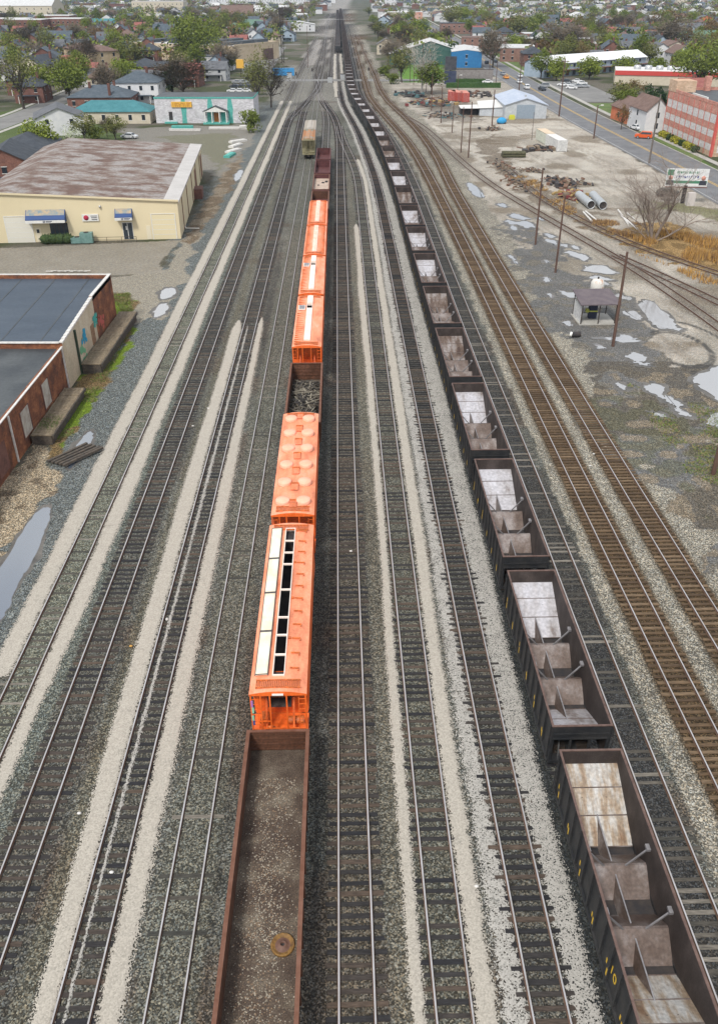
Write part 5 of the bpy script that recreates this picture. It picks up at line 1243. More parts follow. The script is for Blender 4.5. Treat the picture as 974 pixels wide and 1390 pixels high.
p0 = g(684,161); p1 = g(740,161); rz, wd = two(p0, p1)
ms_ = thing('metal_shed', 'pale blue-grey metal shed with a wide roller door in the dirt lot', 'shed', p0, rz)
m = MB(); D_ = 26; h1, h2 = 4.0, 5.9
m.face([(0,0,0),(wd,0,0),(wd,0,h1),(wd*.5,0,h2),(0,0,h1)]); m.face([(0,D_,0),(0,D_,h1),(wd*.5,D_,h2),(wd,D_,h1),(wd,D_,0)]); m.face([(0,D_,0),(0,0,0),(0,0,h1),(0,D_,h1)]); m.face([(wd,0,0),(wd,D_,0),(wd,D_,h1),(wd,0,h1)]); m.build('wall', SHM, ms_)
m = MB(); m.bar; m.idx([(-.4,-.4,h1-.02),(wd*.5,-.4,h2+.1),(wd+.4,-.4,h1-.02),(-.4,D_,h1-.02),(wd*.5,D_,h2+.1),(wd+.4,D_,h1-.02),(-.4,-.4,h1-.22),(wd*.5,-.4,h2-.1),(wd+.4,-.4,h1-.22)], [(0,1,4,3),(1,2,5,4),(6,7,1,0),(7,8,2,1)]); m.build('roof', SHR, ms_)
m = MB(); m.box(wd*.28, wd*.72, -.06, .02, 0, 4.0); 
for k in range(7): m.box(wd*.28, wd*.72, -.08, -.06, .4+k*.5, .44+k*.5)
m.build('roller_door', SHD, ms_)
m = MB(); m.box(wd*.5-.3, wd*.5+.3, 2, 2.6, h2-.2, h2+.7); m.build('roof_vent', STEEL, ms_)
p0 = g(648,156); p1 = g(668,158.5); 
ls = thing('lean_to_shed', 'low white-roofed shed joined to the left side of the metal shed', 'shed', g(650,157), rz)
m = MB(); m.face([(0,0,0),(9.5,-3,0),(9.5,-3,2.9),(0,0,2.2)]); m.face([(0,9,0),(0,0,0),(0,0,2.2),(0,9,2.2)]); m.face([(9.5,-3,0),(9.5,12,0),(9.5,12,3.6),(9.5,-3,3.2)]); m.build('wall', SHM, ls)
m = MB(); m.idx([(-.3,-.4,2.25),(9.9,-3.4,2.95),(10.5,12,3.7),(.5,12,3.0)], [(0,1,2,3)]); m.idx([(-6,1,2.0),(-.3,-.4,2.2),(.5,8,2.4),(-6,8,2.2)], [(0,1,2,3)]); m.build('roof', SHW, ls)
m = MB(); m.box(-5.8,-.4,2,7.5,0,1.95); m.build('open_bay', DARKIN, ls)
CTW = mat('container_white', (.50,.50,.50), (.6,.6,.58), 1.5, .7, .1, fine=.15, fscale=3); CTG = mat('container_green_white', (.44,.46,.40), (.54,.55,.48), 1.5, .7, fine=.15, fscale=3); CTR = mat('container_red', (.36,.05,.04), (.45,.11,.08), 1.5, .7); CTTOP = mat('container_top_tan', (.55,.42,.28), (.62,.52,.4), 1.2, .8)
def container(label, loc, rz, L=6.1, col=CTW, top=None, h=2.5, w=2.44, grp=None, mark=False):
    t = thing('shipping_container', label, 'container', loc, rz, grp); m = MB(); m.box(0, L, 0, w, .1, h)
    n = int(L/.28)
    for k in range(n): x = .1+k*(L-.2)/n; m.box(x, x+.12, -.04, 0, .2, h-.1); m.box(x, x+.12, w, w+.04, .2, h-.1)
    m.build('box', col, t); m = MB(); m.box(-.02, L+.02, -.05, w+.05, h, h+.05); m.build('roof', top or col, t)
    for x in (-.05, L-.1): 
        m = MB()
        for y in (-.06, w-.08): m.box(x, x+.15, y, y+.15, 0, h+.06)
        m.build('corner_post', col, t)
    m = MB(); 
    for y in (.55, .95, 1.45, 1.85): m.tube((-.05,y,.2),(-.05,y,h-.1),.03,n=6)
    m.build('door_bar', STEEL, t)
    if mark: m = MB(); m.box(L*.35, L*.72, -.06, -.045, 1.0, 1.55); m.build('marking', INK, t)
    return t
ca = g(768,206); rzc, lc = two(ca, g(738,189))
container('white shipping container with a dark stencilled mark, in the middle of the dirt lot', ca, rzc, lc*.52, CTW, SHW, 2.7, mark=True)
cb = ca+(g(738,189)-ca)*.53; container('greenish white container with a tan top, behind the white one', cb, rzc, lc*.46, CTG, CTTOP, 2.75)
for k, (px_, py_, a) in enumerate(((617,137,.1),(628,138,.35),(636,139,.2))):
    container(('leftmost red container in the scrap yard corner', 'middle red container in the scrap yard corner', 'rightmost red container in the scrap yard corner')[k], g(px_, py_), R(80)+a, 9 if k else 6, CTR, mat('container_top_red', (.5,.16,.12), (.55,.26,.2), 1, .8), 3.0, grp='red containers in the lot')
container('blue container among the poles beyond the painted building', g(371,103), R(4), 9.5, mat('container_blue', (.03,.22,.48), (.05,.28,.55), 1, .7), None, 3.0)
# guard shelter
gs = thing('shelter', 'small open shelter with a brown tin roof beside the puddles', 'shelter', g(787,441), R(3))
m = MB(); 
for x, y in ((0,0),(4.3,0),(2.2,0),(0,3.6),(4.3,3.6)): m = MB(); m.tube((x,y,0),(x,y,2.75),.07,n=8); m.build('post', TRUCK, gs)
m = MB(); m.idx([(-.4,-.4,2.75),(4.7,-.4,2.75),(4.5,4.1,3.3),(-.3,4.1,3.3),(-.4,-.4,2.62),(4.7,-.4,2.62),(4.5,4.1,3.17),(-.3,4.1,3.17)], [(0,1,2,3),(4,5,1,0),(5,6,2,1),(7,4,0,3),(6,7,3,2)]); m.build('roof', mat('shelter_roof', (.09,.07,.08), (.13,.105,.11), 1.2, .6), gs)
m = MB(); m.box(-.2,4.5,-.2,3.8,0,.12); m.build('floor', CONC, gs)
m = MB(); m.box(.0,.08,.1,3.5,.1,2.2); m.build('side_panel', CTW, gs)
t = thing('fuel_pump', 'dark pump cabinet standing inside the small shelter', 'pump', g(806,438)+Vector((0,1.5,.12)))
m = MB(); m.box(-.5,.5,-.35,.35,0,1.9); m.build('cabinet', mat('cabinet_dark', (.02,.025,.05), None), t); m = MB(); m.box(-.55,.55,-.4,-.35,.9,1.05); m.box(-.9,-.55,-.3,.2,.8,1.2); m.build('hose_reel', mat('hose_yellow', (.4,.42,.08)), t)
t = thing('tank', 'white and rusty tank top behind the shelter', 'tank', g(808,402)); m = MB(); m.lathe([(0,0),(.9,0),(.9,1.9),(.7,2.3),(0,2.45)], n=16); m.build('shell', mat('tank_white_rust', (.6,.58,.54), (.45,.25,.15), .8, .7, lo=.5, hi=.6), t); m = MB(); m.tube((0,0,2.4),(0,0,2.7),.12,n=8); m.build('cap', TRUCK, t)
t = thing('barrel_heap', 'black and white barrel lying in the mud left of the shelter', 'barrel', g(781,458)); m = MB(); m.tube((-.5,0,.35),(.5,.2,.35),.32,n=12); m.build('barrel', DARKIN, t); m = MB(); m.tube((-.75,.1,.4),(-.5,0,.36),.3,n=12); m.build('barrel_lid', TRIMW, t)
# wooden poles
POLE = mat('pole_wood', (.075,.04,.030), (.12,.07,.052), 1.5, .85, stretch=(4,4,.3)); POLEG = mat('pole_grey', (.10,.085,.075), (.15,.13,.115), 1.5, .85)
def pole(px_, py_, top, label, r=.17, arm=False, lamp=False, m_=POLE, h=None):
    p = g(px_, py_); hh = h or max(5, zt(p.y, top)); t = thing('utility_pole', label, 'utility pole', p, 0, 'utility poles')
    m = MB(); rs = random.Random(px_*7+py_); lx = rs.uniform(-.12,.12); m.tube((0,0,-.2),(lx*.5,0,hh*.5),r,r*.85,8); m.tube((lx*.5,0,hh*.5),(lx,0,hh),r*.85,r*.68,8); m.build('shaft', m_, t)
    if arm:
        m = MB(); m.box(lx-1.1, lx+1.1, -.1, .1, hh-.8, hh-.62); m.build('crossarm', m_, t)
        for x in (-1, -.45, .45, 1): m = MB(); m.tube((lx+x,0,hh-.62),(lx+x,0,hh-.4),.05,n=6); m.build('insulator', STEEL, t)
    if lamp:
        m = MB(); m.tube((lx,0,hh-.3),(lx+.9,-.6,hh+.1),.05,n=6); m.build('lamp_arm', STEEL, t); m = MB(); m.box(lx+.6, lx+1.3, -.9, -.5, hh+.0, hh+.22); m.build('lamp_head', TRIMW, t)
    return t
for a in ((726,332,228,'tall brown pole standing left of the puddles by the spur'),(753,370,265,'brown pole between the puddles, right of the tall one',.16),(831,470,342,'thick brown pole in the mud right of the shelter',.2),(967,644,420,'brown pole at the right edge of the picture',.22),
          (635,214,138,'brown pole, rightmost of the pair beside the buried spur'),(625,207,145,'brown pole, leftmost of the pair beside the buried spur',.15),(613,180,140,'short brown pole near the scrap heap',.15),
          (598,167,118,'brown pole standing at the front of the scrap heap',.17),(585,150,100,'brown pole among the junk by the green tree',.17),(667,171,122,'brown pole with dirt piled at its foot by the lean-to shed',.2)): pole(*a[:4], r=a[4] if len(a) > 4 else .17)
pole(702,143,55,'tall pole behind the metal shed at the kerb', .2, True, h=14); pole(758,158,60,'tallest pole with crossarm beside the road', .24, True, h=16.5); pole(805,188,152,'shorter roadside pole carrying a small white sign box', .2, lamp=True, h=8.4)
pole(880,222,125,'leaning grey pole by the orange car', .24, m_=POLEG, h=15); pole(721,190,150,'slim grey post in front of the containers', .09, m_=POLEG, h=7)
pole(672,118,70,'roadside pole near the hedge end', .16, True, h=11); pole(663,108,62,'pole left of the crossing traffic', .15, True, h=11)
for k, (px_, py_, tp) in enumerate(((572,128,60),(578,125,70),(556,112,72),(561,115,66),(620,132,102),(366,100,62),(372,100,60),(297,108,60),(418,92,35))):
    pole(px_, py_, tp, ('thin pole left of the bare pale tree', 'thin pole right of the bare pale tree', 'slim pole with a light by the small lawn', 'slim dark pole on the small lawn', 'lamp pole behind the red containers', 'left pole of the pair by the blue container', 'right pole of the pair by the blue container', 'pole beside the beige flat-roofed building', 'thin pole by the crossing left of the tracks')[k], .13, lamp=(k in (2, 4)))
# signal mast and cantilever across the yard
sm_ = thing('signal_tower', 'tall dark signal tower standing over the left tracks near the far crossing', 'signal tower', g(384,85)); m = MB()
for x in (-.6,.6):
    for y in (-.6,.6): m.tube((x,y,0),(x,y,25),.13,n=6)
for k in range(16):
    z = k*1.55; s = 1 if k % 2 else -1
    for y in (-.6,.6): m.bar((-.6*s,y,z),(.6*s,y,z+1.55),.1,.1)
    for x in (-.6,.6): m.bar((x,-.6*s,z),(x,.6*s,z+1.55),.1,.1)
m.build('lattice', DARKIN, sm_); m = MB(); m.box(-1.3,1.3,-1,1,22.5,25.5); m.build('cabin', DARKIN, sm_); m = MB(); m.bar((0,0,19.5),(38,-3,20.5),.12,.12); m.build('span_wire', STEEL, sm_)
for k, (px_, py_, hh) in enumerate(((424,110,5),(448,112,5.5),(402,112,4),(465,108,5),(500,107,4.5),(393,106,3))):
    p = g(px_, py_); t = thing('signal_cabinet' if k % 2 else 'signal_mast', ('first', 'second', 'third', 'fourth', 'fifth', 'sixth')[k]+' signal of the row along the far crossing, ordered by its distance from the beige building', 'rail signal', p); 
    t['label'] = ('signal mast between the lead tracks at the far crossing', 'grey signal box right of the lead tracks at the crossing', 'short signal mast left of the lead tracks at the crossing', 'signal box next to the white gravel at the crossing', 'signal mast beside the brown main line at the crossing', 'squat signal box at the left end of the crossing')[k]
    if k % 2: m = MB(); m.box(-1,1,-.8,.8,0,2.2); m.build('box', STEEL, t); m = MB(); m.box(-1.1,1.1,-.9,.9,2.2,2.35); m.build('lid', DARKIN, t)
    else: m = MB(); m.tube((0,0,0),(0,0,hh),.1,n=6); m.build('mast', STEEL, t); m = MB(); m.box(-.35,.35,-.3,.0,hh-1.2,hh); m.build('signal_head', DARKIN, t)
# pipes, poles on the ground, junk
PIPEM = mat('culvert_grey', (.36,.38,.39), (.46,.48,.49), 2, .5, .4)
for k, (a, b) in enumerate((((784,270),(801,284)),((803,270),(817,285)))):
    pa = g(*a); pb = g(*b); d = pb-pa; L_ = d.length; t = thing('culvert_pipe', ('left of two big grey culvert pipes beside the spur', 'right of two big grey culvert pipes beside the spur')[k], 'pipe', pa, math.atan2(d.y, d.x)); m = MB()
    m.lathe([(.72,0),(.78,.02)]+[(.78+.03*(i % 2), .1+L_*i/26) for i in range(26)]+[(.78,L_),(.70,L_),(.70,0),(.72,0)], (0,0,.8), 20, 0, 'x'); m.build('shell', PIPEM, t); m = MB(); m.lathe([(.69,L_*.0+.05),(.0,.06)], (0,0,.8), 16, 0, 'x'); m.lathe([(.69,L_-.25),(.0,L_-.26)], (0,0,.8), 16, 0, 'x'); m.build('dark_bore', DARKIN, t)
for k, (a, b, r) in enumerate((((838,286),(852,306),.16),((842,294),(864,312),.18),((850,290),(860,299),.14),((791,289),(802,301),.16),((794,288),(809,300),.16))):
    pa = g(*a); pb = g(*b); m = MB(); m.tube((0,0,r),(pb.x-pa.x, pb.y-pa.y, r),r,n=10)
    tag(m.build('felled_pole', WHITEM, loc=pa), ('pale pole lying at the left of the group near the bare tree', 'longest pale pole lying nearest the bare tree', 'short pale pole lying behind the longest one', 'pale pole lying just below the culvert pipes, left one', 'pale pole lying just below the culvert pipes, right one')[k], 'pole')
JUNK = [mat('junk_rust', (.13,.07,.045), (.19,.11,.075), 2), mat('junk_dark', (.03,.03,.035), (.07,.06,.055), 2), mat('junk_pale', (.34,.32,.29), (.45,.42,.38), 2), mat('junk_yellow', (.32,.22,.09), None), mat('junk_red', (.17,.035,.035), None), mat('junk_teal', (.07,.14,.15), None), mat('junk_brown', (.17,.125,.09), (.22,.17,.12), 2)]
def junk(px_, py_, wx, wy, n, label, pal, seed, s=1.0, kind='stuff', name='scrap_heap', hmax=1.3):
    rs = random.Random(seed); m = MB(); c = g(px_, py_)
    for k in range(n):
        x = rs.gauss(0, wx/2.4); y = rs.gauss(0, wy/2.4); h = rs.uniform(0, hmax)*max(.15, 1-math.hypot(x/wx, y/wy)*1.2); a = rs.uniform(0,3.14)
        if rs.random() < .55: l = rs.uniform(.6,2.8)*s; m.bar((x-math.cos(a)*l/2, y-math.sin(a)*l/2, h+.1), (x+math.cos(a)*l/2, y+math.sin(a)*l/2, h+rs.uniform(.05,.4)), rs.uniform(.08,.3)*s, rs.uniform(.06,.2)*s, rs.choice(pal))
        else: M = Matrix.Translation((x,y,h)) @ Matrix.Rotation(a,4,'Z') @ Matrix.Rotation(rs.uniform(-.4,.4),4,'X'); d = [rs.uniform(.25,1.1)*s for _ in range(3)]; m.cbox((0,0,d[2]*.3), (d[0],d[1],d[2]*.6), rs.choice(pal), M)
    o = m.build(name, JUNK, loc=c); tag(o, label, 'scrap', kind=kind); return o
junk(560,130,6,9,70,'dark heap of scrap beside the main line curve',(1,1,1,5),21,1.6); junk(588,140,9,14,190,'mixed coloured scrap heap among the poles',(0,1,2,3,4,5,6,1),22,1.4); junk(600,158,7,8,80,'scrap and pale junk in front of the poles',(1,2,6,5,0),23,1.1)
junk(765,250,5,6,90,'dark planks and scrap left of the tall brown pole top',(1,1,6,0),24,1.2); junk(776,268,3.2,4,80,'red and yellow scrap beside the culvert pipes',(4,0,3,3,6),25,1.1); junk(720,232,4,3,60,'pile of tan rubble in the dirt lot',(6,6,1,0),26,.6,hmax=.6); junk(735,204,7,3,26,'rusty beams lying left of the white containers',(1,1,0,6),27,1.8,hmax=.4)
junk(645,130,8,6,60,'dark machinery behind the red containers',(1,1,2,0),28,2.0); junk(668,176,4,3,40,'junk and dirt around a pole by the lean-to shed',(1,0,6),29,.7); junk(682,228,3,10,70,'row of rubble curving beside the spur',(6,1,0,6),30,.7,hmax=.5); junk(700,250,3,8,60,'dry rubble row beside the old track',(6,1,0,6),31,.7,hmax=.4)
t = thing('tarpaulin', 'bright blue tarp-covered cart near the lean-to shed', 'tarp', g(680,168)); m = MB(); m.sphere((0,0,.8), 1.3, 0, 10, 6, (1.2,.8,.8)); m.build('cover', mat('tarp_blue', (.03,.28,.55), None), t); m = MB(); m.box(-1.2,1.2,-.7,.7,0,.4); m.build('cart', TRUCK, t)
m = MB(); m.box(-.9,.9,-.6,.6,0,1.0); m.box(-.7,.7,-.4,.4,1.0,1.3); tag(m.build('yellow_bin', mat('bin_yellow', (.5,.5,.05), None), loc=g(694,162)), 'yellow bin against the left corner of the metal shed', 'bin')
t = thing('rail_wagon_load', 'dark green load of stacked tyres in the lot above the containers beams', 'tyre stack', g(697,214)); t['label'] = 'dark mossy stack of old logs in the middle of the lot'; t['category'] = 'log stack'; t.name = 'log_stack'
LOGM = mat('log_dark', (.04,.045,.02), (.10,.09,.05), 2, .9)
for k in range(7): m = MB(); m.tube((-2.8,(k % 4)*.75,.38+.6*(k//4)),(2.8,(k % 4)*.75+.1,.38+.6*(k//4)),.36,n=9); m.build('log', LOGM, t)
# billboard
bl = thing('billboard', 'white and green billboard with two portraits on a single post beside the road', 'billboard', g(925,276)+Vector((.0,0,0)), R(-6))
m = MB(); m.box(-.35,.35,-.2,.2,0,3.4); m.build('post', DARKIN, bl); bw = 3.9
m = MB(); m.box(-bw,bw,-.15,.1,3.2,6.4); bf = m.build('panel', mat('billboard_white', (.62,.63,.64), (.68,.69,.68), 2, .6), bl)
GRN = mat('billboard_green', (.06,.20,.12), None); NAV = mat('billboard_navy', (.04,.06,.22), None); SKIN = mat('billboard_portrait', (.55,.26,.2), None)
m = MB(); m.box(-bw+.1,bw-.1,-.162,-.15,3.75,4.25); m.box(-bw+.15,-bw+1.3,-.162,-.15,5.2,6.25); m.build('green_field', GRN, bf)
m = MB(); m.box(-bw+.1,bw-.1,-.175,-.163,3.3,3.6); m.build('lower_band', TRIMW, bf)
for s in (-1, 1):
    m = MB(); c = (s*3.05, -.18, 4.75); m.lathe([(0,0),(.42,0),(.42,.012),(0,.012)], c, 16, 0, 'y'); m.build('portrait_head', SKIN, bf)
    m = MB(); m.face([(s*3.05-.75,-.185,3.45),(s*3.05+.75,-.185,3.45),(s*3.05+.55,-.185,4.3),(s*3.05-.55,-.185,4.3)]); m.build('portrait_jacket', INK, bf)
rs = random.Random(1)
for row, z, hh, mm in ((0,5.55,.42,GRN),(1,4.72,.46,NAV)):
    m = MB(); x = -2.0
    while x < 2.1: w = rs.uniform(.18,.34); m.box(x,x+w*.35,-.163,-.15,z,z+hh); m.box(x+w*.35,x+w,-.163,-.15,z+hh*rs.choice((0,.4,.8)),z+hh*rs.choice((.85,1,.6))); x += w+.12
    m.build('lettering', mm, bf)
m = MB(); m.box(-bw,bw,-.6,-.2,3.05,3.15); m.build('catwalk', BRICK_DK, bl)
m = MB(); m.box(-.7,.7,-.5,.5,0,2.4); tag(m.build('concrete_block', mat('pale_block', (.5,.46,.44), None), loc=g(935,279)), 'pale upright block standing right of the billboard post', 'block')
t = thing('car_wreck', 'dark wrecked vehicle left of the billboard post', 'vehicle', g(905,266)); m = MB(); m.prism([(-2.2,.3),(2.2,.3),(2.2,.9),(1.2,1.0),(.7,1.5),(-1.2,1.5),(-2.1,.95)], -.8,.8); m.build('body', mat('wreck_dark', (.03,.04,.035), (.08,.07,.06), 2), t)
for x in (-1.4, 1.4): m = MB(); m.tube((x,-.85,.35),(x,.85,.35),.34,n=12); m.build('wheel', DARKIN, t)
# dry grass along the old track
def blades(name, label, poly, n, h, w, mats, seed, kind='stuff', cat='dry grass'):
    rs = random.Random(seed); P = [tuple(g(x, y)[:2]) for x, y in poly]; xs = [p[0] for p in P]; ys = [p[1] for p in P]; m = MB(); k = 0
    while k < n:
        x = rs.uniform(min(xs), max(xs)); y = rs.uniform(min(ys), max(ys))
        if not inside(np.array([x]), np.array([y]), P)[0]: k += .3; continue
        dn = float(vn(np.array(x), np.array(y), 3.0, 1))
        if dn < .38: k += .5; continue
        for j in range(5):
            xx = x+rs.gauss(0,.2); yy = y+rs.gauss(0,.2); a = rs.uniform(0,6.28); ww = w*rs.uniform(.6,1.3); hh = h*rs.uniform(.4,1.2)*(.4+dn); m.face([(xx-math.cos(a)*ww,yy-math.sin(a)*ww,0),(xx+math.cos(a)*ww,yy+math.sin(a)*ww,0),(xx+rs.gauss(0,.18),yy+rs.gauss(0,.18),hh)], rs.randrange(len(mats)))
        k += 1
    return tag(m.build(name, mats, None), label, cat, kind=kind)
DG = [mat('straw', (.42,.26,.09), None), mat('straw_orange', (.50,.28,.07), None), mat('straw_brown', (.22,.13,.06), None)]
blades('dry_grass', 'tall dry orange grass between the bare tree and the old track', [(850,320),(905,345),(974,368),(1030,385),(1030,345),(974,330),(940,322),(930,318)], 1900, 1.2, .07, DG, 1)
blades('dry_grass', 'thin dry grass fringe along the near side of the old track', [(862,345),(974,382),(1020,400),(1020,412),(974,396),(905,362)], 450, .8, .06, DG, 2)
blades('dry_grass', 'low brown weeds around the foot of the bare tree', [(800,300),(850,300),(900,312),(930,318),(930,330),(870,328),(812,312)], 1300, .45, .07, [DG[2], mat('weed_brown', (.17,.10,.06), None), DG[0]], 3)
blades('dry_grass', 'dry weeds around the scrap beside the culvert pipes', [(690,240),(720,240),(760,268),(790,292),(770,292),(735,270)], 700, .45, .07, [DG[2], DG[0]], 4)
GB = [mat('grass_green', (.09,.15,.02), None), mat('grass_olive', (.14,.15,.04), None), mat('grass_straw', (.22,.17,.08), None)]
blades('grass', 'green and brown grass strip between the loading docks and the left track', [(150,400),(176,398),(182,440),(160,480),(142,520),(120,560),(98,592),(76,600),(74,606),(104,548),(138,500),(176,438)], 2600, .22, .04, GB, 5, cat='grass')
blades('grass', 'sparse green weeds in the mud at the lower right of the dirt lot', [(850,520),(974,560),(1010,640),(974,660),(930,640),(890,580)], 1500, .16, .045, GB, 6, cat='weeds')
# ------------------------------------------------------------------ trees
def leaf_mat(name, a, b, c):
    m = bpy.data.materials.new(name); m.use_nodes = True; nt = m.node_tree; N = nt.nodes; L = nt.links; bs = N['Principled BSDF']; bs.inputs['Roughness'].default_value = .9; bs.inputs['Specular IOR Level'].default_value = .15
    oi = N.new('ShaderNodeObjectInfo'); ge = N.new('ShaderNodeNewGeometry'); mu = N.new('ShaderNodeMath'); mu.operation = 'MULTIPLY_ADD'; mu.inputs[1].default_value = .45
    ma = N.new('ShaderNodeMath'); ma.operation = 'MULTIPLY'; ma.inputs[1].default_value = .55; L.new(oi.outputs['Random'], mu.inputs[0]); L.new(ge.outputs['Random Per Island'], ma.inputs[0]); L.new(ma.outputs[0], mu.inputs[2])
    r = N.new('ShaderNodeValToRGB'); e = r.color_ramp.elements; e[0].color = (*a,1); e[1].color = (*c,1); k = e.new(.5); k.color = (*b,1); L.new(mu.outputs[0], r.inputs['Fac']); L.new(r.outputs['Color'], bs.inputs['Base Color'])
    return m
LF = {'green': leaf_mat('leaf_green', (.08,.105,.02), (.13,.165,.03), (.18,.215,.05)), 'lime': leaf_mat('leaf_lime', (.10,.135,.02), (.165,.205,.032), (.22,.26,.05)),
      'olive': leaf_mat('leaf_olive', (.09,.10,.03), (.14,.15,.045), (.19,.19,.07)), 'brown': leaf_mat('twig_brown', (.085,.07,.05), (.135,.11,.08), (.18,.15,.11)), 'rusty': leaf_mat('bud_rusty', (.13,.075,.035), (.17,.11,.05), (.15,.14,.05)),
      'dark': leaf_mat('leaf_dark', (.015,.035,.015), (.03,.055,.022), (.05,.08,.03)), 'white': leaf_mat('blossom_white', (.5,.5,.42), (.6,.6,.55), (.25,.33,.1)), 'pale': leaf_mat('twig_pale', (.28,.26,.22), (.36,.33,.29), (.42,.4,.36)), 'yellow': leaf_mat('leaf_yellow', (.24,.21,.02), (.3,.27,.03), (.2,.24,.03))}
BARK = mat('bark', (.045,.035,.028), (.09,.075,.06), 3, .95); BARKP = mat('bark_pale', (.30,.28,.25), (.42,.40,.37), 2, .9)
def tree_meshes(seed, kind, h=12.0, w=10.0, leaves=1500, ls=.33, bare=False, base=.28, clump=26, trunk_r=.32, bark=None, spread=1.0, twig_r=.05):
    rs = random.Random(seed); tr_ = MB(); cr = MB(); tips = []
    def grow(p, d, l, r, depth):
        q = p+d*l; tr_.tube(p, q, r, r*.68, 5 if depth else 7, cap=False)
        if depth >= (4 if bare else 3) or r < .02: tips.append(q); return
        for k in range(rs.choice((2,3,3)) if depth else 4):
            nd = Vector((d.x+rs.gauss(0,.5)*spread, d.y+rs.gauss(0,.5)*spread, d.z*.8+rs.gauss(.12,.25))).normalized()
            grow(p+d*l*rs.uniform(.72,1.0), nd, l*rs.uniform(.62,.85), r*.6, depth+1)
        if depth > 1: tips.append(q)
    grow(Vector((0,0,-.1)), Vector((rs.gauss(0,.06), rs.gauss(0,.06), 1)).normalized(), h*base, trunk_r, 0)
    # scale the tips into the crown's envelope
    cz = h*(base+1)/2
    cl = []
    for k in range(clump):
        d = Vector((rs.gauss(0,1), rs.gauss(0,1), rs.gauss(0,1))).normalized()*rs.random()**.38
        cl.append((Vector((d.x*w*.42, d.y*w*.42, cz+d.z*(h-h*base)*.42)), w*rs.uniform(.10,.2)))
    for c, r in cl[::2]: tr_.tube((0,0,h*base*rs.uniform(.6,1.2)), c, trunk_r*.28, .03, 4, cap=False)
    per = leaves//clump
    for c, r in cl:
        if bare:
            for k in range(per):
                a = c+Vector((rs.gauss(0,r*.7), rs.gauss(0,r*.7), rs.gauss(0,r*.6))); d = Vector((a.x*.5+rs.gauss(0,1.4), a.y*.5+rs.gauss(0,1.4), rs.gauss(1.2,.8))).normalized(); l = rs.uniform(.5,1.5)*w/10; s = d.orthogonal().normalized()*twig_r*rs.uniform(.5,1.4)
                cr.face([a-s, a+s, a+d*l])
        else:
            for k in range(per):
                d = Vector((rs.gauss(0,1), rs.gauss(0,1), rs.gauss(0,1))).normalized()*rs.random()**.4
                p = c+d*r*1.25; a = Vector((rs.gauss(0,1), rs.gauss(0,1), rs.gauss(.5,.8))).normalized(); b = a.orthogonal().normalized(); b = Matrix.Rotation(rs.uniform(0,6.28), 3, a) @ b; q = a.cross(b); s = ls*rs.uniform(.5,1.3)
                cr.face([p-b*s, p+q*s*.55, p+b*s, p-q*s*.55])
    return tr_.mesh('trunk', bark or BARK), cr.mesh('crown', LF[kind])
TP = {}
for key, kind, kw in (('green', 'green', dict(h=12,w=11,leaves=2300,ls=.36)), ('green_b', 'lime', dict(h=11,w=11,leaves=2300,ls=.36,clump=20)), ('round', 'lime', dict(h=8,w=9,leaves=2400,ls=.34,clump=34,base=.2)), ('olive', 'olive', dict(h=13,w=11,leaves=1700,ls=.34,clump=30)),
                       ('brown', 'brown', dict(h=12,w=11,leaves=2600,bare=True,twig_r=.09)), ('brown_b', 'brown', dict(h=14,w=10,leaves=2600,bare=True,twig_r=.08,clump=34)), ('rusty', 'rusty', dict(h=11,w=10,leaves=1500,ls=.3)), ('dark', 'dark', dict(h=9,w=5.5,leaves=1900,ls=.34,base=.1)), ('white', 'white', dict(h=6,w=5,leaves=900,ls=.14,clump=16)),
                       ('pale', 'pale', dict(h=15,w=9,leaves=1200,bare=True,twig_r=.045,bark=BARKP,trunk_r=.28)), ('big', 'green', dict(h=22,w=22,leaves=4200,ls=.5,clump=46,trunk_r=.6,base=.3)), ('sparse', 'olive', dict(h=16,w=15,leaves=1500,ls=.3,clump=40,trunk_r=.4)), ('yellow', 'yellow', dict(h=5,w=5,leaves=1200,ls=.25,clump=16,base=.1)), ('bush', 'green', dict(h=3.6,w=4.6,leaves=1500,ls=.2,clump=18,base=.05,trunk_r=.1))):
    TP[key] = (tree_meshes(sum(map(ord, key)), kind, **kw), kw['h'], kw['w'])
def tree(key, p, label, h=None, w=None, group='trees', rz=0, name='tree', cat='tree'):
    (tm, cm), bh, bw_ = TP[key]; t = thing(name, label, cat, p, rz, group)
    sz = (h or bh)/bh; sw = (w/bw_) if w else sz; t.scale = (sw, sw, sz)
    for nme, me_ in (('trunk', tm), ('crown', cm)): o = bpy.data.objects.new(nme, me_); COL.objects.link(o); o.parent = t
    return t
used = []
def tpx(key, px_, py_, top, wpx, label, **k):
    p = g(px_, py_); D = p.y; h = zt(D, top); sc = F_PX/((CH)/(math.sin(TH)+((py_-650)/F_PX)*math.cos(TH))); used.append((p.x, p.y, wpx/sc/2))
    return tree(key, p, label, max(2.0, h), wpx*1.18/sc, rz=(px_*1.7) % 6.28, **k)
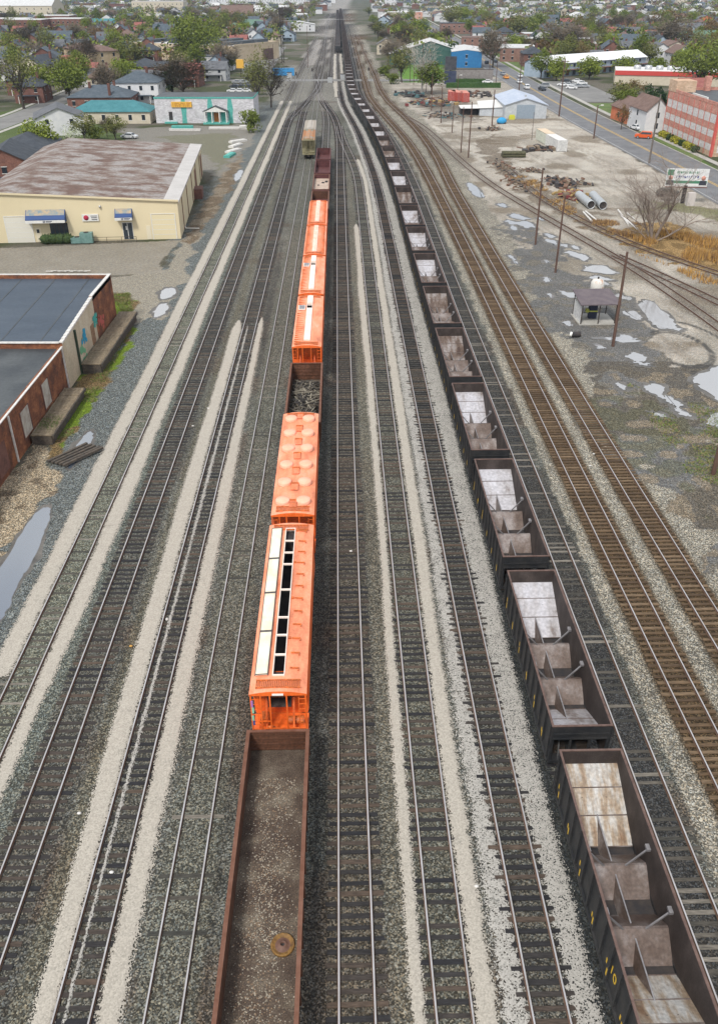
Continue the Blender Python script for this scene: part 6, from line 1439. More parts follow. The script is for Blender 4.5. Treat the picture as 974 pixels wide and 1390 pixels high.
for a in (('big',268,92,17,64,'big rounded yellow-green tree, largest on the left, behind the painted building'),('brown',250,133,83,58,'wide bare brown tree directly behind the painted building'),('yellow',270,112,86,22,'small yellow-green tree at the right side of the wide bare one'),('olive',186,98,50,38,'olive tree in front of the red and white house'),('sparse',33,148,58,66,'tall half-bare tree at the far left above the cottage'),
          ('olive',90,128,78,46,'dense olive tree left of the street near the buff apartment house'),('brown_b',307,98,52,34,'bare brown tree left of the beige flat-roofed building'),('green',316,97,72,16,'small green tree beside the bare brown one'),('sparse',350,152,64,44,'dark half-bare tree at the right end of the painted building'),('brown_b',368,146,72,34,'bare tree nearest the tracks beside the painted building'),('olive',344,130,88,26,'low dark tree behind the painted building roof corner'),
          ('bush',338,180,146,28,'round bush at the right front corner of the painted building'),('green_b',62,218,166,44,'pale green tree in front of the brick houses at the far left'),('white',100,208,168,30,'white-blossomed young tree between the cottage and the warehouse'),('olive',117,192,155,34,'olive bush-like tree beside the pale cottage'),('bush',133,190,172,28,'low green bush left of the warehouse roof corner'),('olive',158,190,158,30,'dense green tree in front of the turquoise roof'),('brown',146,186,160,16,'small bare tree left of the dense green one'),
          ('green',585,128,84,38,'round green tree on the small lawn near the main line'),('pale',572,128,44,34,'bare pale-barked tree rising in front of the green gabled hall'),('olive',545,112,64,34,'olive tree at the left edge of the small lawn'),('brown',536,92,52,32,'bare brown tree between the main line and the yellow house'),('green_b',566,54,26,28,'bright green tree behind the green gabled hall'),('olive',513,52,28,24,'olive tree close to the right of the main line'),('bush',524,103,88,20,'bush at the edge of the main line by the lawn'),('bush',530,114,98,20,'lower bush at the edge of the main line'),
          ('round',754,110,78,28,'leftmost of the four round green trees before the long white-roofed row'),('round',799,108,78,31,'second from left of the round green trees before the white-roofed row'),('round',847,106,78,31,'third from left of the round green trees before the white-roofed row'),('round',891,102,79,24,'smallest and rightmost round green tree before the white-roofed row'),
          ('big',946,128,54,66,'large light green tree behind the factory'),('brown_b',906,70,20,46,'dark branching tree with rusty top above the white-roofed row'),('rusty',905,40,12,44,'rusty-topped tree at the upper right'),('brown',668,92,42,34,'bare dark tree left of the road in front of the brick flats'),('green',733,108,68,28,'bushy green tree at the left end of the white-roofed row'),
          ('brown_b',757,78,24,44,'tall bare brown tree behind the brick flats'),('brown',780,80,34,36,'second bare brown tree, right of the tall one behind the flats'),('dark',875,170,114,24,'dark conifer-like tree behind the orange house'),('dark',890,168,118,22,'dark tree close to the factory corner'),('green',850,160,122,36,'green bushy tree behind the orange house'),('olive',838,150,112,40,'olive thicket by the pink-red roofed building'),('rusty',842,176,140,16,'thin young tree beside the orange house'),
          ('rusty',855,138,106,34,'brownish bush cluster behind the low white roof'),('olive',702,52,22,36,'olive tree above the brick flats, left'),('green',726,46,18,32,'green tree above the brick flats, right'),('olive',612,40,8,26,'broad olive tree beyond the blue hall'),('green_b',627,36,10,24,'green tree beyond the dark brick building'),('rusty',960,60,24,26,'rusty tree at the right edge near the top')):
    tpx(*a)
# the big bare tree by the old track
bt = thing('tree', 'large bare tree with many fine branches beside the old track and dry grass', 'tree', g(885,327)); rs = random.Random(17); mt_ = MB(); mc = MB()
def br(p, d, l, r, dep, mb):
    n = 3; 
    for i in range(n):
        d = (d+Vector((rs.gauss(0,.13), rs.gauss(0,.13), rs.gauss(.03,.08)))).normalized(); q = p+d*l/n; (mt_ if dep < 3 else mc).tube(p, q, r, r*.84, 6 if dep < 2 else 3, cap=False); 
        if dep < 6:
            for k in range(2 if i or dep == 0 else 1):
                if rs.random() < (.97 if dep < 3 else .66):
                    nd = (d*.75+Vector((rs.gauss(0,.62), rs.gauss(0,.62), rs.gauss(.18,.3)))).normalized(); br(q, nd, l*rs.uniform(.5,.72), r*.52, dep+1, mb)
        p = q; r *= .84
for dx, dy, dz, l, r in ((-.12,0,1,7.0,.24),(.28,.05,1,7.6,.27),(-.5,.1,.8,6.2,.17),(.8,-.1,.5,6.4,.15),(-.9,.1,.5,5.6,.12),(.1,.6,.9,6,.14)): br(Vector((dx*.8,dy,0)), Vector((dx,dy,dz)).normalized(), l, r, 0, mt_)
BT = mat('bark_greybrown', (.20,.155,.13), (.29,.24,.20), 3, .95)
mt_.build('trunk', BT, bt); mc.build('crown', BT, bt)
# ------------------------------------------------------------------ houses
ROOFS = {'dark': mat('shingle_dark', (.03,.037,.048), (.055,.063,.075), .8, .9, fine=.15, fscale=4), 'grey': mat('shingle_grey', (.08,.085,.095), (.13,.135,.145), .8, .9, fine=.12, fscale=4), 'blue': mat('shingle_blue', (.05,.068,.085), (.085,.105,.125), .8, .9, fine=.12, fscale=4), 'brown': mat('shingle_brown', (.12,.075,.06), (.18,.12,.10), .8, .9, fine=.12, fscale=4),
         'red': mat('shingle_red', (.20,.06,.05), (.27,.10,.08), .8, .8), 'pale': mat('roof_pale', (.45,.45,.45), (.56,.56,.55), .5, .7), 'turq': mat('roof_turquoise', (.025,.14,.16), (.05,.19,.21), .5, .7, fine=.1, fscale=3), 'green': mat('roof_green', (.08,.15,.11), (.12,.2,.15), .6, .8)}
WALLS = {'white': mat('siding_white', (.55,.56,.58), (.64,.64,.64), .8, .8), 'cream': mat('siding_cream', (.48,.43,.33), (.56,.50,.40), .8, .8), 'brick': mat('house_brick', (.14,.065,.05), (.21,.10,.075), .8, .9, fine=.2, fscale=5), 'brown': mat('house_brown_brick', (.13,.06,.045), (.19,.09,.07), .8, .9), 'blue': mat('siding_blue', (.26,.33,.40), (.33,.40,.47), .8, .8), 'grey': mat('siding_grey', (.33,.34,.35), (.40,.41,.41), .8, .8), 'buff': mat('buff_brick', (.40,.31,.19), (.48,.39,.26), .6, .85, fine=.12, fscale=4), 'orange': mat('siding_orange', (.45,.12,.05), (.55,.18,.08), 1, .8)}
WINM = mat('house_window', (.02,.026,.035), None, rough=.2)
def house(label, w=8, d=12, h=5.2, rh=2.4, wall='white', roof='dark', kind='gable', loc=(0,0,0), rz=0, wins=(3,2), chim=1, porch=True, group=None, cat='house', name='house', axis='y', oh=.4):
    t = thing(name, label, cat, loc, rz, group); x, y = w/2, d/2; m = MB()
    m.box(-x, x, -y, y, 0, h)
    if kind == 'gable':
        if axis == 'y':
            m.face([(-x,-y,h),(x,-y,h),(0,-y,h+rh)]); m.face([(x,y,h),(-x,y,h),(0,y,h+rh)])
        else: m.face([(-x,y,h),(-x,-y,h),(-x,0,h+rh)]); m.face([(x,-y,h),(x,y,h),(x,0,h+rh)])
    m.build('wall', WALLS[wall] if isinstance(wall, str) else wall, t); m = MB(); X, Y_ = x+oh, y+oh; lo = h-rh*oh/(x if axis == 'y' else y)+.03; th = .16
    RM = ROOFS[roof] if isinstance(roof, str) else roof
    if kind == 'gable':
        if axis == 'y':
            for s in (-1, 1): m.idx([(s*X,-Y_,lo),(0,-Y_,h+rh+.03),(0,Y_,h+rh+.03),(s*X,Y_,lo),(s*X,-Y_,lo-th),(0,-Y_,h+rh+.03-th),(0,Y_,h+rh+.03-th),(s*X,Y_,lo-th)], [(0,1,2,3),(7,6,5,4),(0,4,5,1),(2,6,7,3),(3,7,4,0)])
        else:
            for s in (-1, 1): m.idx([(-X,s*Y_,lo),(-X,0,h+rh+.03),(X,0,h+rh+.03),(X,s*Y_,lo),(-X,s*Y_,lo-th),(-X,0,h+rh+.03-th),(X,0,h+rh+.03-th),(X,s*Y_,lo-th)], [(0,1,2,3),(7,6,5,4),(0,4,5,1),(2,6,7,3),(3,7,4,0)])
    elif kind == 'hip':
        if d >= w: r0, r1 = (0,-y+x,h+rh), (0,y-x,h+rh)
        else: r0, r1 = (-x+y,0,h+rh), (x-y,0,h+rh)
        vs = [(-X,-Y_,h+.02),(X,-Y_,h+.02),(X,Y_,h+.02),(-X,Y_,h+.02),r0,r1]
        fs = [(0,1,4),(1,2,5,4),(2,3,5),(3,0,4,5)] if d >= w else [(0,1,5,4),(1,2,5),(2,3,4,5),(3,0,4)]
        m.idx(vs, fs); m.box(-X,X,-Y_,Y_,h-.12,h+.018)
    else: m.box(-x-.1, x+.1, -y-.1, y+.1, h, h+.35); m.box(-x+.4,x-.4,-y+.4,y-.4,h+.35,h+.36)
    rf = m.build('roof', RM, t)
    for k in range(chim):
        m = MB(); cx = x*.35*(1 if k % 2 == 0 else -1); cy = y*(.35-.6*k); m.box(cx-.4, cx+.4, cy-.4, cy+.4, h, h+max(rh,0)+1.0); m.build('chimney', BRICK_DK, rf)
    fl = 2 if h > 4.3 else 1
    if h > 8: fl = 3
    zs = [1.0+i*(h-.4)/fl for i in range(fl)]
    for z in zs:
        hh = min(1.5, (h-.6)/fl*.55)
        for k in range(wins[0]):
            xx = -x+(k+.5)*w/wins[0]; m = MB(); m.box(xx-.5, xx+.5, -y-.04, -y, z, z+hh, 0); m.box(xx-.62, xx+.62, -y-.03, -y, z-.12, z, 1); m.box(xx-.62, xx+.62, -y-.03, -y, z+hh, z+hh+.12, 1); m.build('window', [WINM, TRIMW], t)
        for k in range(wins[1]):
            yy = -y+(k+.5)*d/wins[1]; sx = -1 if loc[0] > 0 else 1; m = MB(); a, b = sorted((sx*x, sx*(x+.04))); m.box(a, b, yy-.5, yy+.5, z, z+hh, 0); m.box(a, b, yy-.6, yy+.6, z+hh, z+hh+.12, 1); m.build('window', [WINM, TRIMW], t)
    if porch:
        m = MB(); m.box(-x*.7, x*.7, -y-2.0, -y, 2.45, 2.65); m.build('porch_roof', RM, t)
        for s in (-1, 1): m = MB(); m.box(s*x*.65-.1, s*x*.65+.1, -y-1.9, -y-1.7, 0, 2.45); m.build('porch_post', TRIMW, t)
    used.append((loc[0], loc[1], max(w,d)*.55)); return t
def hp(px_, py_, **k):  # front base centre in the photo
    label = k.pop('label'); d = k.get('d', 12); rz = k.get('rz', 0); p = g(px_, py_); p.x += -math.sin(rz)*d/2; p.y += math.cos(rz)*d/2
    return house(label, loc=p, **k)
hp(84,184, label='pale blue cottage with a dark gable roof and bigger rear wing', w=13, d=14, h=4.6, rh=2.6, wall='white', roof='grey', rz=R(18), wins=(2,2), chim=0, porch=False)
hp(72,180, label='small front wing of grey shingles and white walls at the pale cottage', w=9, d=7, h=2.8, rh=2.6, wall='white', roof='dark', rz=R(-22), wins=(1,1), chim=0, porch=False)
hp(12,258, label='dark-roofed red brick house at the left edge above the warehouse roof', w=12, d=14, h=5, rh=3, wall='brick', roof='dark', rz=R(12), chim=0)
hp(34,232, label='dark hip-roofed brick house next to the left edge above the warehouse', w=12, d=16, h=4.4, rh=2.6, wall='brick', roof='dark', kind='hip', rz=R(8), chim=0)
hp(151,168, label='long low garage with a turquoise roof', w=24, d=11, h=3.4, rh=2.6, wall='cream', roof='turq', kind='hip', wins=(6,1), chim=0, porch=False, rz=R(1))
hp(136,148, label='brick bungalow with a grey hip roof and three chimneys', w=21, d=15, h=3.6, rh=3.2, wall='brick', roof='blue', kind='hip', wins=(5,2), chim=3, porch=False, rz=R(3))
hp(186,140, label='white two storey house with a grey hip roof beside the turquoise-roofed garage', w=16, d=15, h=6.6, rh=3.2, wall='white', roof='blue', kind='hip', wins=(4,2), chim=1, porch=True, rz=R(2))
hp(198,112, label='dark hip-roofed house behind the white two storey house', w=14, d=14, h=6, rh=3, wall='brown', roof='dark', kind='hip', rz=R(6), chim=0, porch=False)
hp(150,98, label='buff brick apartment house with its windowed end towards the street', w=12, d=34, h=9, rh=2.4, wall='buff', roof='brown', kind='hip', rz=R(42), wins=(2,5), chim=0, porch=False, cat='apartment house', name='apartment_house')
hp(118,94, label='grey two storey house with a bay front beside the buff apartment house', w=16, d=16, h=7.5, rh=3, wall='grey', roof='grey', rz=R(8), wins=(4,2), chim=0)
hp(45,122, label='cream gabled house with dark roof and broad eaves at the left', w=15, d=18, h=7.5, rh=4.5, wall='cream', roof='dark', rz=R(-14), wins=(3,3), chim=1)
hp(62,100, label='dark-roofed brown house between two gabled ones', w=14, d=14, h=6.8, rh=4, wall='brown', roof='blue', rz=R(10), chim=1)
hp(20,86, label='white-gabled brick house row end at the far left', w=13, d=13, h=7, rh=3.6, wall='brick', roof='dark', rz=R(4)); hp(45,72, label='brick house with two pale gables', w=13, d=13, h=6.5, rh=4, wall='brick', roof='dark', rz=0); hp(75,66, label='blue-roofed long house with dormer', w=22, d=12, h=6, rh=4, wall='brown', roof='blue', axis='x', wins=(5,2))
hp(202,80, label='red brick house with a white gabled front', w=12, d=12, h=6.8, rh=3.6, wall='brick', roof='blue', rz=R(-3), wins=(3,2)); hp(285,96, label='small white flat-roofed house right of the big green tree', w=22, d=10, h=6, rh=0, wall='white', roof='blue', kind='flat', wins=(6,1), chim=0, porch=False)
hp(208,100, label='low brown flat building behind the olive tree', w=24, d=12, h=4, rh=0, wall='brown', roof='dark', kind='flat', wins=(5,1), chim=0, porch=False)
for k, (px_, py_) in enumerate(((12,48),(34,50),(74,42),(92,48))): hp(px_, py_, label=('leftmost red brick block of flats at the far left', 'red brick block of flats second from the left edge', 'red brick block of flats third from the left edge', 'red brick block of flats above the blue-roofed house')[k], w=30, d=22, h=11.5, rh=0, wall='brick', roof='pale', kind='flat', wins=(8,3), chim=0, porch=False, cat='apartment house', name='apartment_house')
hp(110,39, label='long teal-roofed building in the middle of the left town', w=62, d=14, h=5, rh=3, wall='grey', roof='turq', axis='x', wins=(12,1), chim=0, porch=False, cat='building', name='building')
h_ = hp(30,27, label='big white hall with a pale roof and square tower at the top left', w=72, d=44, h=14, rh=9, wall='cream', roof='pale', axis='x', wins=(9,2), chim=0, porch=False, cat='hall', name='hall')
m = MB(); m.box(0,14,10,22,0,42); m.box(5,9,8.9,10,30,36); m.build('tower', WALLS['white'], h_)
hp(351,8.5, label='very long pale factory with rows of windows at the top left of the tracks', w=168, d=40, h=20, rh=6, wall='white', roof='grey', axis='x', wins=(34,1), chim=0, porch=False, cat='factory', name='long_factory')
hp(215,18, label='cream block building among trees at the top left', w=70, d=30, h=14, rh=0, wall='cream', roof='pale', kind='flat', wins=(12,1), chim=0, porch=False, cat='building', name='building')
hp(322,29, label='dark-roofed hall beyond the beige building', w=34, d=20, h=6, rh=9, wall='brown', roof='brown', axis='x', wins=(6,1), chim=0, porch=False, cat='hall', name='hall')
hp(339,43, label='green-roofed building directly behind the beige flat one', w=38, d=22, h=5, rh=4, wall='white', roof='green', kind='hip', wins=(4,1), chim=0, porch=False, cat='building', name='building')
hp(384,27, label='grey gabled building left of the signal tower', w=28, d=26, h=5, rh=5, wall='buff', roof='grey', wins=(5,1), chim=0, porch=False, cat='building', name='building')
hp(407,43, label='low white arched-front building by the left tracks', w=26, d=18, h=5.5, rh=2.2, wall='white', roof='pale', wins=(3,1), chim=0, porch=False, cat='building', name='building', rz=R(4))
hp(404,31, label='small white block behind the arched-front building', w=18, d=12, h=7, rh=0, wall='white', roof='pale', kind='flat', wins=(3,1), chim=0, porch=False, cat='building', name='building')
hp(392,42, label='bright blue tank-like cube left of the arched-front building', w=9, d=9, h=6.5, rh=0, wall=MATS['container_blue'], roof='turq', kind='flat', wins=(1,1), chim=0, porch=False, cat='building', name='building')
# beige flat industrial building with striped roof
pa = g(337,84); pb = g(379,79); rzb, wb = two(pa, pb); bg_ = thing('industrial_building', 'beige flat-roofed industrial building with dark striped roof', 'building', pb, rzb)
WB0 = 40; m = MB(); m.box(-WB0, 0, 0, 75, 0, 8, 0, ms={'t': 1}); m.build('wall', [mat('beige_wall', (.50,.40,.27), (.58,.48,.35), .3, .85), ROOFS['pale']], bg_)
m = MB(); m.box(-WB0, 0, -.1, .5, 8, 8.7); m.box(-.5, .1, .5, 75, 8, 8.7); m.build('parapet', MATS['beige_wall'], bg_)
for k in range(4):
    for j in range(3): m = MB(); x0 = -WB0+2+j*13; m.box(x0, x0+10.5, 6+k*17, 12+k*17, 8, 9.6); m.build('roof_monitor', GASKET, bg_)
for k in range(5): m = MB(); m.box(-.02,.08, 3+k*8, 8+k*8, 2.4, 6.4); m.build('window', WINM, bg_)
m = MB(); m.box(-15,-6,-.15,.0,0,5.5); m.build('loading_door', mat('loading_red_dark', (.10,.07,.06), (.16,.09,.08), 1), bg_)
used.append((pb.x-20, pb.y+35, 45)); m = MB(); m.box(-1.6,1.6,-1,1,3.5,7.0); m.build; t = thing('sign_box', 'yellow sign box on a post before the beige building', 'sign', g(327,104)); m.build('sign_face', MATS['sign_yellow'], t); m = MB(); m.tube((0,0,0),(0,0,3.5),.15,n=6); m.build('post', TRUCK, t)
# right-hand side
hp(868,168, label='small house with orange walls and a white gable beside the factory', w=9, d=13, h=4, rh=2.6, wall='orange', roof='brown', rz=R(6), wins=(2,1), chim=0, porch=False); hp(888,180, label='tall narrow white gabled house touching the factory', w=6.5, d=14, h=6, rh=3, wall='white', roof='brown', rz=R(4), wins=(1,1), chim=0, porch=False)
ra = g(838,127); lf = thing('commercial_building', 'low building with a white roof, red fascia and five round roof units', 'building', g(832,110), R(-14)); m = MB(); m.box(0,46,-14,10,0,5,0,ms={'t':1}); m.build('wall', [WALLS['cream'], SHW], lf); m = MB(); m.box(-.2,46.2,-14.3,-14,3.6,5.3); m.build('fascia', mat('fascia_red', (.5,.06,.05), None), lf)
for k in range(5): m = MB(); m.lathe([(1.5,0),(1.5,1.3),(1.1,1.6),(0,1.6)], (9+k*4.5, -2-k*.3, 5), 14); m.build('roof_unit', STEEL, lf)
used.append((125,375,28))
tw_a = g(737,106); tw_b = g(874,94); rzt, wt_ = two(tw_a, tw_b); tt = thing('townhouse_row', 'long row of blue-grey townhouses under one white metal roof', 'building', tw_a, rzt)
m = MB(); m.prism([(0,0),(0,5.6),(6,8.2),(12,5.6),(12,0)], 0, wt_, 0, 'x'); m.build('wall', WALLS['blue'], tt); m = MB(); m.idx([(-.4,-.6,5.45),(wt_+.4,-.6,5.45),(wt_+.4,6,8.4),(-.4,6,8.4),(wt_+.4,12.5,5.4),(-.4,12.5,5.4)], [(0,1,2,3),(3,2,4,5)]); m.build('roof', mat('metal_roof_white', (.66,.67,.69), (.72,.72,.73), .5, .5), tt)
for k in range(16):
    x = 2+k*(wt_-3)/16
    m = MB(); m.box(x, x+1.2, -.06, 0, 3.6, 4.9, 0); m.build('window', WINM, tt)
    m = MB(); m.box(x-.2, x+1.8, -.06, 0, .3, 2.4, 0); m.build('door' if k % 2 else 'window', [WINM] if k % 2 == 0 else [WALLS['brown']], tt)
m = MB(); m.box(0, wt_, -2.4, 0, 2.6, 2.75); m.build('porch_roof', WALLS['brown'], tt)
for k in range(4): x = wt_*.45/4; used.append((tw_a.x+math.cos(rzt)*wt_*(k+.5)/4, tw_a.y+math.sin(rzt)*wt_*(k+.5)/4+6, 13))
hp(632,92, label='bright blue metal hall with a pale roof', w=15, d=40, h=7.2, rh=.9, wall=mat('hall_blue', (.015,.13,.32), (.02,.17,.38), 1, .6), roof='pale', rz=R(-4), wins=(1,1), chim=0, porch=False, oh=.1, cat='hall', name='hall')
hp(583,88, label='wide dark green gabled hall with a pale sloping roof edge', w=42, d=30, h=5.0, rh=6.0, wall=mat('hall_green', (.03,.09,.075), (.05,.12,.10), .6, .7), roof='pale', wins=(1,1), chim=0, porch=False, rz=R(-3), cat='hall', name='hall')
t = thing('retaining_wall', 'grey block wall behind the hedges by the road junction', 'wall', g(617,112)); m = MB(); m.box(0,16,0,.4,0,5); m.build('blockwork', mat('block_grey', (.22,.20,.19), (.28,.26,.25), .8, .9, brick=(.5,.25,.02,(.85,.85,.85))), t); m = MB(); m.box(-.1,16.1,-.05,.45,5,5.12); m.build('cap', DARKIN, t)
t = thing('billboard', 'black-backed stacked billboard beside the green tree', 'billboard', g(610,117)); m = MB(); m.box(-2.3,2.3,-.3,.3,6.0,11.0); m.build('upper_panel', mat('panel_charcoal', (.03,.035,.045), (.07,.07,.08), .6), t); m = MB(); m.box(-2.4,2.4,-.3,.3,.8,5.7); m.build('lower_panel', mat('panel_navy', (.02,.03,.07), (.05,.06,.1), .6), t); m = MB(); m.box(-.3,.3,.3,.7,0,10.8); m.build('post', DARKIN, t)
HEDM = mat('hedge', (.02,.06,.012), (.05,.10,.02), 1.5, .9, 0, .8, fscale=5)
for k, (px_, py_, L_, hh) in enumerate(((605,119,22,1.8),(617,112.5,13,1.5))):
    m = MB(); rs = random.Random(k); m.box(0,L_,-.8,.8,0,hh)
    for q in range(900): p = Vector((rs.uniform(0,L_), rs.uniform(-.9,.9), rs.uniform(.2,hh+.1))); a = Vector((rs.gauss(0,1),rs.gauss(0,1),rs.gauss(0,1))).normalized()*.22; b = a.orthogonal().normalized()*.18; m.face([p-a, p+b, p+a, p-b])
    tag(m.build('hedge', HEDM, loc=g(px_, py_)), ('long clipped green hedge in front of the grey block wall', 'shorter upper hedge directly against the grey block wall')[k], 'hedge')
FLAT = mat('flats_brick', (.19,.105,.08), (.26,.15,.12), .8, .9, fine=.15, fscale=4)
for k, (px_, py_, w, d, h, rz_, rf) in enumerate(((672,72,16,34,6.5,-8,'pale'),(700,84,18,30,6.5,-10,'pale'),(692,60,26,12,6,-4,'dark'),(740,62,30,16,7,-2,'pale'),(757,72,40,15,7.5,-4,'pale'),(795,72,46,18,5,-3,'pale'),(626,46,34,16,7.5,0,'dark'),(640,66,14,20,6,-6,'brown'),(556,38,14,10,6,0,'pale'))):
    hp(px_, py_, label=('brick flats with pale roof nearest the road bend', 'brick flats with pale roof beside the green lawn', 'brown brick terrace across the road from the bare dark tree', 'brick terrace left of the two bare brown trees', 'brick terrace in front of the two bare brown trees', 'low pale-roofed block behind the white-roofed row', 'dark red brick block beyond the green gabled hall', 'small brown brick house at the roadside', 'small brown building by the olive tree near the tracks')[k], w=w, d=d, h=h, rh=0, wall=FLAT, roof=rf, kind='flat', rz=R(rz_), wins=(max(3, w//4), max(3, d//5)), chim=0, porch=False, cat='apartment house', name='apartment_house')
hp(551,26, label='low shop with an orange-red front at the top right of the main line', w=38, d=20, h=7, rh=0, wall=mat('shop_orange', (.5,.16,.08), (.55,.5,.45), .15, .8), roof='pale', kind='flat', wins=(5,1), chim=0, porch=False, cat='shop', name='shop')
hp(529,9, label='white gabled house near the top, just right of the main line', w=18, d=16, h=12, rh=5, wall='white', roof='pale', wins=(2,1), chim=0, porch=False)
hp(524,74, label='pale yellow house among trees right of the main line', w=11, d=10, h=5.5, rh=3, wall='cream', roof='grey', chim=0)
for k, (px_, py_, wl, rf, w) in enumerate(((838,70,'brown','blue',34),(880,84,'cream','brown',12),(895,86,'white','grey',12),(915,82,'cream','brown',16),(890,66,'white','dark',14),(935,50,'white','grey',24),(945,64,'grey','green',26),(826,38,'cream','brown',14),(786,30,'white','pale',18),(868,24,'white','grey',18),(956,36,'orange','grey',20),(925,90,'white','brown',10))):
    hp(px_, py_, label=('dark blue-roofed long house above the white-roofed row', 'cream house right above the end of the white-roofed row', 'white gabled house above the last round green tree', 'tall cream house with brown roof left of the big light tree', 'white house below the dark branching tree', 'big white gabled house at the right edge of the town', 'broad green-grey roofed house behind the big light tree', 'cream house with brown roof among the upper right trees', 'white house with a pale roof near the top of the town', 'white house with a grey roof above the white-roofed row', 'house with orange front at the right edge near the top', 'narrow white house left of the big light tree')[k], w=w, d=14, h=6, rh=3.4, wall=wl, roof=rf, rz=R((k*37) % 30-15), wins=(3,2), axis='x' if w > 20 else 'y', chim=k % 2)
hp(924,10, label='pale church tower block at the very top right', w=16, d=14, h=26, rh=4, wall='cream', roof='pale', kind='hip', wins=(2,1), chim=0, porch=False, cat='tower', name='tower')
# town filled with copies of a few kinds of house
PROTO = []
for k, (wl, rf, kd, w, d, h, ax) in enumerate((('white','dark','gable',8,13,5.6,'y'),('brick','blue','gable',8,14,5.6,'y'),('cream','brown','hip',9,12,5.0,'y'),('grey','grey','gable',10,9,5.2,'x'),('brown','dark','hip',10,13,5.4,'y'),('white','grey','gable',9,10,3.2,'x'),('blue','dark','gable',8,12,5.4,'y'),('brick','red','gable',9,11,4.6,'x'),('white','blue','gable',11,10,5.6,'x'))):
    PROTO.append((wl, rf, kd, w, d, h, ax))
NAMEW = {'white': 'white', 'brick': 'red brick', 'cream': 'cream', 'grey': 'grey', 'brown': 'brown', 'blue': 'pale blue'}; NAMER = {'dark': 'dark', 'blue': 'slate blue', 'brown': 'brown', 'grey': 'grey', 'red': 'red'}
protos = [None]*len(PROTO); rs = random.Random(77); nh = 0
def free(x, y, r):
    if not (abs(x) < .40*y+18): return False
    if -62 < x < 0 and y < 640: return False
    for bx, by, br_ in used:
        if abs(x-bx) < br_+r and abs(y-by) < br_+r: return False
    return True
lims = lambda y: (float(np.interp(y, [300,480,600,900,1600], [-62,-62,-52,-48,-58])), float(np.interp(y, [300,400,600,900,1600], [80,88,88,84,76])))
houses = []
y = 330
while y < 1500 and nh < 215:
    x = -.40*y
    while x < .42*y:
        x += rs.uniform(12, 16)+max(0, (y-600)*.012)
        l0, r0 = lims(y)
        inleft = x < l0; inright = x > r0 or (22 < x < 52 and y > 640)
        if not (inleft or inright): continue
        if rs.random() < .22: continue
        yy = y+rs.uniform(-3,3)
        if not free(x, yy, 6): continue
        houses.append((x, yy)); 
    y += 24+max(0, (y-400)*.035)
rs.shuffle(houses)
houses.sort(key=lambda q: q[1])
for (x, yy) in houses[:235]:
    k = rs.randrange(len(PROTO)); wl, rf, kd, w, d, h, ax = PROTO[k]; side = 'left of' if x < -20 else 'right of'; band = 'nearer' if yy < 620 else 'farther'
    lab = '%s house, %s %s roof, %s streets %s the tracks' % (NAMEW[wl], NAMER[rf], 'hipped' if kd == 'hip' else 'gabled', band, side)
    if protos[k] is None:
        protos[k] = house(lab, w, d, h, 2.9, wl, rf, kd, (x, yy, 0), rs.uniform(-.1,.1), (2,2), 1, True, 'houses in the town', axis=ax); freeze(protos[k])
        # front windows face the camera; side ones on both sides of the town
    else:
        o = dup(protos[k], (x, yy, 0), rs.uniform(-.12,.12), lab, scale=(rs.uniform(.9,1.25), rs.uniform(.9,1.2), rs.uniform(.9,1.2))); used.append((x, yy, 6))
# far roofs beyond what one can count, as one object
ft = MB(); rs = random.Random(5); FM = [WALLS['white'], WALLS['brick'], WALLS['cream'], ROOFS['dark'], ROOFS['grey'], ROOFS['blue'], ROOFS['red'], ROOFS['pale'], WALLS['brown'], ROOFS['brown']]
ymax_h = houses[:235][-1][1]
for k in range(1700):
    yy = rs.uniform(ymax_h+10, 2900)**1.0; x = rs.uniform(-.42*yy, .42*yy); l0, r0 = lims(min(yy, 1600))
    if l0+4 < x < r0-4 and not (x > 24 and x < 50): continue
    if not free(x, yy, 7): continue
    big = rs.random() < .07; w = rs.uniform(8,13)*(2.6 if big else 1); d = rs.uniform(8,13); h = rs.uniform(4,7)*(1.4 if big else 1); M = Matrix.Translation((x,yy,0)) @ Matrix.Rotation(rs.uniform(-.2,.2)+(math.pi/2 if rs.random() < .5 else 0), 4, 'Z'); wm = rs.choice((0,0,0,1,2,8)); rm = rs.choice((3,4,5,3,5,9,7) if not big else (7,7,4))
    ft.box(-w/2,w/2,-d/2,d/2,0,h,wm,M)
    rh = rs.uniform(2,3.4) if not big else .4; P = [M @ Vector(v) for v in ((-w/2-.4,-d/2-.4,h-.2),(0,-d/2-.4,h+rh),(w/2+.4,-d/2-.4,h-.2),(-w/2-.4,d/2+.4,h-.2),(0,d/2+.4,h+rh),(w/2+.4,d/2+.4,h-.2))]
    ft.idx(P, [(0,1,4,3),(1,2,5,4)], rm); ft.idx([P[0],P[1],P[2]], [(0,2,1)], wm)
tag(ft.build('far_town', FM), 'mass of small far-off houses on the plain up to the top of the picture', 'town', kind='stuff')
